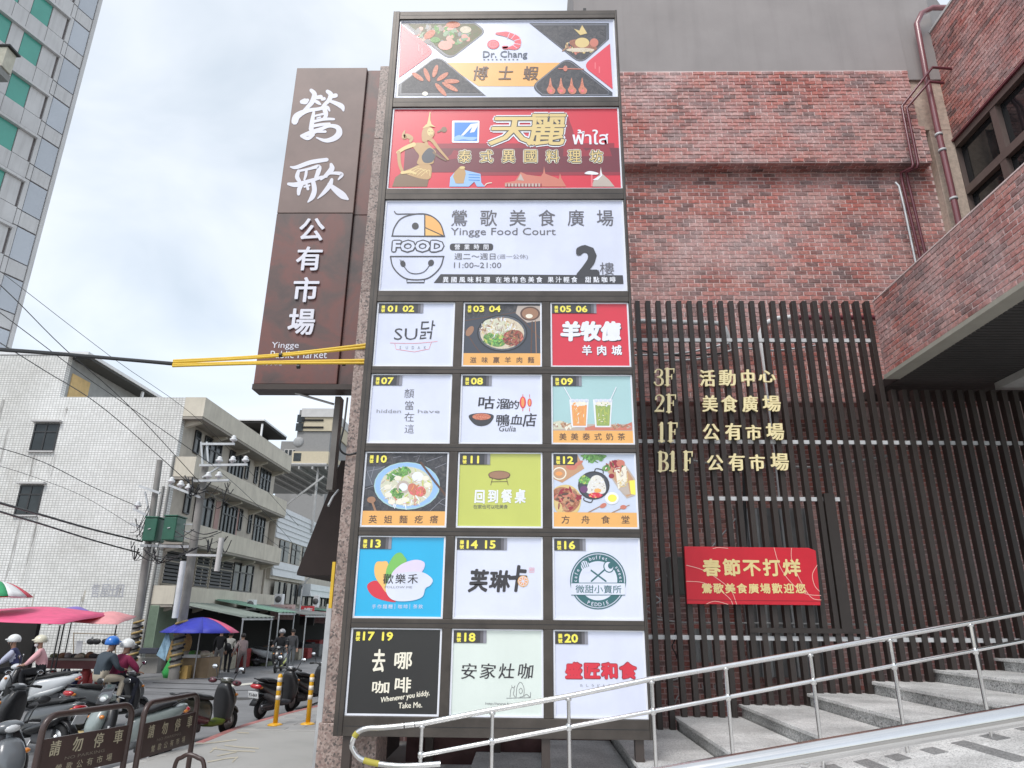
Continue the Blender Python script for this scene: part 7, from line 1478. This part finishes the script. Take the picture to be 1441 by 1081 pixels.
    R_ = Matrix.Rotation(-.35, 3, 'Y'); q = MB(); c = V((-1.02, 0, .55)); ax, az = R_ @ V((.006, 0, 0)), R_ @ V((0, 0, .075)); q.obox(c, ax, V((0, .13, 0)), az); pl = q.build('number_plate', mat('plate_white', (.76, .77, .77), .4), t, bevel=.004)
    if plate:
        a = Art(c-ax*1.3, (0, -1, 0), az.normalized(), -ax.normalized()); a.text(plate, -.105, -.035, .105, .035, M_black, 1, raw=True, bold=.01); a.build('plate_number', pl)
    MB().tube([(-.25, .12, .22), (-.28, .26, .0)], .012, 6).build('kick_stand', M_galv, t)
    if screen: q = MB(); q.loft([(.50, .93, .16, .008, 1.3), (.46, 1.05, .18, .008, 1.2), (.40, 1.20, .13, .008, 1.1)]); q.build('wind_screen', mat('smoked_screen', (.05, .05, .055), .08, coat=1), t)
    if box: MB().loft([(-.95, .93, .12, .1, 0), (-.92, .96, .17, .14, 0), (-.70, .97, .19, .14, 0), (-.62, .95, .15, .11, 0)], e=4).build('top_box', A, t, subsurf=1)
    if reflect:
        MB().lathe([(.055, .0), (.055, -.02), (.035, -.03)], (.42, -.262, .60), 16, ax='y').build('side_reflector', mat('orange_reflector', (.72, .20, .05), .2, coat=.6), t)
    t.location = loc; t.rotation_euler = (lean, 0, heading)
    return t
OL = ('olive', (.045, .045, .032)); DK = ('dark', (.018, .018, .022)); GY = ('grey', (.16, .17, .175)); SV = ('silver', (.42, .44, .45)); WH = ('white', (.62, .64, .66)); WN = ('wine', (.10, .02, .03)); GN = ('moss', (.10, .12, .03)); YL_ = ('lemon', (.62, .66, .08)); MT = ('mint', (.40, .58, .56)); BK = ('black', (.012, .012, .013))
R = math.radians
s1 = scooter('black and moss green scooter with wine red trim parked rear end toward the farther barrier', (-6.12, 14.5, ROAD), R(72), OL, WN, '797-CCD', floor=('moss', (.12, .16, .02)))
s2 = scooter('dark scooter with round red tail light parked behind the left bollard', (-5.92, 17.95, ROAD), R(76), BK, GY, 'F3-869', floor=('greyf', (.10, .10, .11)))
s3 = scooter('black scooter partly covered in pale blue cloth parked near the pink pillar', (-5.70, 19.9, ROAD), R(70), BK, DK, 'MKP-508')
q = MB(); q.loft([(.1, .80, .1, .1, 0), (.3, .95, .24, .16, 0), (.5, .90, .22, .22, 0), (.62, .72, .12, .2, 0)]); cv = q.build('cloth_cover', mat('cover_mint', (.42, .58, .58), .8, var=.15, scale=8), None, subsurf=1); cv.location = (-5.45, 20.9, .55); cv.rotation_euler = (0, 0, R(70)); tag(cv, 'pale blue green cloth cover thrown over the scooter front beside the pink pillar', 'cover')
fg = scooter('big grey scooter in the foreground at the left edge with orange side reflector', (-6.15, 8.85, ROAD), R(326), ('steel_grey', (.12, .13, .14)), BK, '', screen=False, lean=.05, reflect=True)
fg2 = scooter('pale sage grey scooter facing the viewer with smoked wind screen behind the nearer barrier', (-6.2, 11.9, ROAD), R(243), ('sage_grey', (.26, .30, .29)), GY, '', screen=True, lean=.05)
fg3 = scooter('grey scooter with black apron and tail pointing at the nearer barrier', (-8.5, 12.9, ROAD), R(168), ('slate', (.075, .08, .085)), BK, '', lean=.06)
# dim scooters at the end of the market row
for i, (x, y, h_, c_, nm) in enumerate(((-10.9, 43, 100, BK, 'black scooter at the left of the far row under the awning'), (-10.2, 43.6, 96, SV, 'silver scooter second in the far row under the awning'), (-9.5, 44, 92, WN, 'wine red scooter third in the far row under the awning'), (-8.8, 44.5, 90, BK, 'black scooter at the right of the far row beside the pillar'), (-12.1, 35.2, 10, SV, 'small silver scooter parked by the woman in grey'))):
    scooter(nm, (x, y, ROAD), R(h_), c_, BK, '', group='scooters far down the market row')
# ------------------------------------------------------------------ people
SK = mat('skin', (.46, .27, .19), .55, var=.06)
def cloth(n_, c_): return mat('cloth_'+n_, c_, .85, var=.12, scale=6, bump=.15, bscale=30)
def person(label, J, regions, loc, heading, helmet=None, hair=(.02, .016, .014), mask=None, parts=(), facew=True):
    """J: joints name -> (x, y, z, radius). regions: list of (joint names, material). one skin surface, painted by nearest bone"""
    t = thing('person', label, 'person', (0, 0, 0))
    names = list(J); me = bpy.data.meshes.new('body'); 
    E_ = [('pelvis', 'waist'), ('waist', 'chest'), ('chest', 'neck'), ('neck', 'jaw'), ('jaw', 'head')]
    for s_ in 'LR':
        E_ += [('chest', 'sh'+s_), ('sh'+s_, 'el'+s_), ('el'+s_, 'wr'+s_), ('wr'+s_, 'pm'+s_), ('pelvis', 'hp'+s_), ('hp'+s_, 'kn'+s_), ('kn'+s_, 'an'+s_), ('an'+s_, 'he'+s_), ('an'+s_, 'to'+s_)]
    # five fingers from each palm
    for s_ in 'LR':
        w_, p_ = V(J['wr'+s_][:3]), V(J['pm'+s_][:3]); d = (p_-w_).normalized(); side = d.cross(V((0, 0, 1))); side = side.normalized() if side.length > .1 else V((0, 1, 0)); dn = V((0, 0, -1)) if abs(d.z) < .8 else V((1, 0, 0))*1
        for k, (off, ln) in enumerate(((-.028, .055), (-.010, .065), (.010, .062), (.028, .05))):
            b_ = p_+side*off+d*.02; m_ = b_+d*ln*.55+dn*.01; e_ = m_+d*ln*.4+dn*ln*.45
            for nm_, v_, r_ in ((f'f{k}a{s_}', b_, .011), (f'f{k}b{s_}', m_, .009), (f'f{k}c{s_}', e_, .008)): J[nm_] = (*v_, r_)
            E_ += [('pm'+s_, f'f{k}a{s_}'), (f'f{k}a{s_}', f'f{k}b{s_}'), (f'f{k}b{s_}', f'f{k}c{s_}')]
        b_ = w_+(p_-w_)*.5-side*.035; e_ = b_+d*.035-side*.015+dn*.012; J['tha'+s_] = (*b_, .012); J['thb'+s_] = (*e_, .010); E_ += [('wr'+s_, 'tha'+s_), ('tha'+s_, 'thb'+s_)]
    names = list(J); ix = {n: i for i, n in enumerate(names)}
    me.from_pydata([J[n][:3] for n in names], [(ix[a], ix[b]) for a, b in E_], [])
    o = bpy.data.objects.new('body', me); COL.objects.link(o)
    sk = o.modifiers.new('skin', 'SKIN'); sk.use_smooth_shade = True
    for i, n in enumerate(names): me.skin_vertices[0].data[i].radius = (J[n][3], J[n][3])
    me.skin_vertices[0].data[ix['pelvis']].use_root = True
    ss = o.modifiers.new('s', 'SUBSURF'); ss.levels = 2; ss.render_levels = 2
    dg = bpy.context.evaluated_depsgraph_get(); m2 = bpy.data.meshes.new_from_object(o.evaluated_get(dg)); o.modifiers.clear(); o.data = m2; bpy.data.meshes.remove(me)
    mats = []; bones = []
    for js_, m in regions:
        if m not in mats: mats.append(m)
        for a, b in E_:
            if (a, b) in js_ or (a in js_ and b in js_): bones.append((V(J[a][:3]), V(J[b][:3]), mats.index(m)))
    m2.materials.clear()
    for m in mats: m2.materials.append(m)
    for p in m2.polygons:
        c = p.center; best = 1e9; bi = 0
        for a, b, i in bones:
            ab = b-a; u = max(0, min(1, (c-a).dot(ab)/max(ab.length_squared, 1e-6))); d_ = (c-(a+ab*u)).length
            if d_ < best: best = d_; bi = i
        p.material_index = bi; p.use_smooth = True
    o.parent = t; WL[o.name] = V((0, 0, 0))
    hd = V(J['head'][:3]); jw = V(J['jaw'][:3]); up = (hd-jw).normalized()
    def emat(n_, c_): return mat('hm_'+n_, c_, .25, var=.04, coat=.6)
    fw = V((1, 0, 0)); fw = (fw-up*fw.dot(up)).normalized()
    if facew:
        q = MB(); hc = jw.lerp(hd, .55); q.ell(hc+fw*.098-up*.012, .016, .012, .02, 0, 8, 6); q.build('nose', SK, t)
        for s_ in (-1, 1): MB().ell(hc+fw*.088+V((0, s_*.032, 0))+up*.012, .008, .014, .008, 0, 8, 6).build('eye', M_black, t); MB().ell(hc+V((0, s_*.085, 0))-up*.005, .015, .01, .028, 0, 8, 6).build('ear', SK, t)
        if mask: q = MB(); q.ell(hc+fw*.045-up*.055, .07, .075, .05, 0, 12, 8); q.build('face_mask', mask, t)
        else: MB().ell(hc+fw*.086-up*.05, .006, .022, .005, 0, 8, 5).build('mouth', mat('lip', (.35, .12, .10), .5), t)
    hc = jw.lerp(hd, .75)
    if helmet:
        q = MB(); q.ell(hc+up*.025-fw*.005, .152, .137, .14, 0, 18, 10, z0=-.35); hm = q.build('helmet', helmet, t); q = MB(); q.ell(hc+fw*.115+up*.035, .08, .105, .022, 0, 14, 5); q.build('peak', helmet, hm); MB().tube([hc+V((0, .12, 0)), hc+fw*.04-up*.14+V((0, .05, 0)), hc+fw*.04-up*.14-V((0, .05, 0)), hc-V((0, .12, 0))], .008, 5).build('chin_strap', M_black, hm)
    else:
        q = MB(); q.ell(hc+up*.02-fw*.018, .108, .1, .105, 0, 16, 8, z0=-.5); q.build('hair', mat('hair_black', hair, .6), t)
    for fn in parts: fn(t, J)
    t.location = loc; t.rotation_euler = (0, 0, heading); return t
def ride(seat=.84, reach=.28, lean_=.12, x0=-.2, knee=.28):
    """sitting astride: x forward"""
    J = dict(pelvis=(x0, 0, seat+.10, .16), waist=(x0+lean_*.4, 0, seat+.27, .16), chest=(x0+lean_, 0, seat+.45, .175), neck=(x0+lean_*1.2, 0, seat+.58, .065), jaw=(x0+lean_*1.3+.02, 0, seat+.645, .065), head=(x0+lean_*1.3+.02, 0, seat+.775, .085))
    for s_, g in (('L', 1), ('R', -1)):
        J['sh'+s_] = (x0+lean_, g*.19, seat+.49, .085); J['el'+s_] = (x0+lean_+.16, g*.28, seat+.30, .066); J['wr'+s_] = (reach-.06, g*.27, seat+.21, .03); J['pm'+s_] = (reach+.02, g*.28, seat+.21, .033)
        J['hp'+s_] = (x0+.02, g*.10, seat+.07, .10); J['kn'+s_] = (x0+.42, g*.17, seat+.05, .07); J['an'+s_] = (x0+knee+.05, g*.15, .36, .045); J['he'+s_] = (x0+knee, g*.15, .31, .035); J['to'+s_] = (x0+knee+.20, g*.16, .31, .032)
    return J
def stand(h=1.66, step=.12, armf=.1, lean_=.0):
    k = h/1.7; J = dict(pelvis=(0, 0, .92*k, .13), waist=(lean_*.3, 0, 1.08*k, .12), chest=(lean_, 0, 1.28*k, .14), neck=(lean_, 0, 1.44*k, .05), jaw=(lean_+.02, 0, 1.50*k, .062), head=(lean_+.02, 0, 1.62*k, .085))
    for s_, g in (('L', 1), ('R', -1)):
        J['sh'+s_] = (lean_, g*.185, 1.35*k, .06); J['el'+s_] = (lean_-.02+armf*.3, g*.24, 1.08*k, .045); J['wr'+s_] = (lean_+armf, g*.23, .88*k, .03); J['pm'+s_] = (lean_+armf+.02, g*.23, .81*k, .032)
        J['hp'+s_] = (0, g*.10, .88*k, .09); J['kn'+s_] = (g*step*.5+.02, g*.11, .48*k, .065); J['an'+s_] = (g*step, g*.11, .09, .045); J['he'+s_] = (g*step-.05, g*.11, .04, .035); J['to'+s_] = (g*step+.14, g*.12, .035, .032)
    return J
def dress(top, legs, shoes, sleeve=None, hands=SK):
    sleeve = sleeve or top; rg = [(['pelvis', 'waist', 'chest'], top), (['jaw', 'head'], SK), (['neck', 'jaw'], SK), ([('chest', 'neck')], top)]
    for s_ in 'LR': rg += [(['chest', 'sh'+s_], top), (['sh'+s_, 'el'+s_], sleeve), (['el'+s_, 'wr'+s_], sleeve), (['wr'+s_, 'pm'+s_, 'tha'+s_, 'thb'+s_]+[f'f{k}{c}{s_}' for k in range(4) for c in 'abc'], hands), (['pelvis', 'hp'+s_], legs), (['hp'+s_, 'kn'+s_], legs), (['kn'+s_, 'an'+s_], legs), (['an'+s_, 'he'+s_], shoes), (['an'+s_, 'to'+s_], shoes)]
    return rg
shoe = cloth('shoe_dark', (.05, .05, .05)); shoeW = cloth('shoe_pale', (.5, .5, .5)); jean = cloth('jeans_dark', (.02, .022, .035)); bg_ = cloth('beige', (.48, .42, .33)); slate_ = cloth('slate_jacket', (.045, .06, .075)); wine_ = cloth('wine_jacket', (.20, .015, .06)); pink_ = cloth('pink_jacket', (.66, .36, .38)); navy_ = cloth('navy_vest', (.03, .035, .10)); dark_ = cloth('dark_coat', (.015, .015, .018))
HW = mat('helmet_white', (.74, .75, .74), .25, coat=.6); HB = mat('helmet_blue', (.02, .16, .55), .25, coat=.6); HC = mat('helmet_cream', (.68, .64, .50), .3, coat=.5)
gr_ = 'riders'
cs = scooter('scooter ridden away by the couple in dark and wine red jackets', (-8.75, 15.9, ROAD), R(63), GY, BK, 'NDX-631', group='scooters in use', lean=0)
ca, sa = math.cos(R(63)), math.sin(R(63))
J = ride(x0=-.02, reach=.33, lean_=.10); person('rider in wine red jacket and white helmet steering the scooter with a passenger', J, dress(wine_, jean, shoe), (-8.75, 15.9, ROAD), R(63), helmet=HW)
J = ride(seat=.90, x0=-.38, reach=-.02, lean_=.10, knee=.33)
for s_, g in (('L', 1), ('R', -1)): J['wr'+s_] = (-.02, g*.20, 1.12, .03); J['pm'+s_] = (.06, g*.16, 1.12, .033); J['el'+s_] = (-.2, g*.29, 1.17, .048)
person('passenger in slate jacket, beige trousers and blue helmet holding the rider from behind', J, dress(slate_, bg_, shoeW), (-8.75, 15.9, ROAD), R(63), helmet=HB)
ps = PY(57, 950, 18.2); hd_ = R(208)
scooter('white scooter ridden by the woman in the pink jacket', (ps.x-.15, 18.2, ROAD), hd_, WH, SV, '', group='scooters in use', lean=0)
J = ride(x0=-.15, lean_=.12); person('rider in pink jacket with face mask and cream helmet on a white scooter', J, dress(pink_, dark_, shoe), (ps.x-.15, 18.2, ROAD), hd_, helmet=HC, mask=cloth('mask_white', (.7, .66, .66)))
ps = PY(12, 950, 18.4); scooter('dark scooter ridden by the person in navy at the left edge', (ps.x, 18.4, ROAD), hd_, BK, GY, '', group='scooters in use', lean=0)
J = ride(x0=-.15, lean_=.14); person('rider in navy vest with pale sleeves and white helmet at the left edge', J, dress(navy_, dark_, shoe, cloth('pale_sleeve', (.42, .44, .55))), (ps.x, 18.4, ROAD), hd_, helmet=HW)
fr_ = G(382, 948); scooter('yellow and black scooter coming up the market street', (fr_.x, fr_.y+.8, ROAD), R(-82), BK, YL_, '', group='scooters in use', lean=0)
J = ride(x0=-.1, lean_=.1); person('rider in black with a grey helmet on the yellow and black scooter', J, dress(dark_, dark_, shoe), (fr_.x, fr_.y+.8, ROAD), R(-82), helmet=mat('helmet_grey', (.30, .30, .31), .3, coat=.5))
def bag(col, off, sz):
    def f(t, J): c = V(J['chest'][:3])+V(off); MB().ell(c, *sz, 0, 12, 8).build('bag', col, t)
    return f
p_ = G(304, 949); person('standing man in black jacket and grey trousers beside the vegetable stall', stand(1.72, .05, .12), dress(dark_, cloth('grey_trousers', (.22, .22, .22)), shoeW), (p_.x, p_.y, ROAD), R(100))
p_ = G(318, 947); person('woman in white jacket with a black shoulder bag walking away along the stalls', stand(1.6, .12, .1), dress(cloth('white_jacket', (.62, .60, .54)), dark_, shoe), (p_.x, p_.y, ROAD), R(95), parts=(bag(M_black, (-.16, .02, -.2), (.09, .15, .17)),))
p_ = G(338, 949); person('woman in taupe coat with pale sleeves bending over the stall', stand(1.55, .1, .25, .12), dress(cloth('taupe_coat', (.25, .19, .19)), cloth('taupe_legs', (.16, .13, .13)), shoe, cloth('pale_pink_sleeve', (.45, .37, .36))), (p_.x, p_.y, ROAD), R(140))
p_ = PY(402, 945, 33.); person('man in dark clothes with bare forearms standing behind the yellow scooter', stand(1.7, .05, .2), dress(cloth('charcoal_shirt', (.06, .06, .065)), cloth('grey_jeans', (.13, .14, .15)), shoe), (p_.x, 33.5, ROAD), R(-70))
print('TRIS', sum(len(o.data.polygons) for o in bpy.data.objects if o.type == 'MESH'))
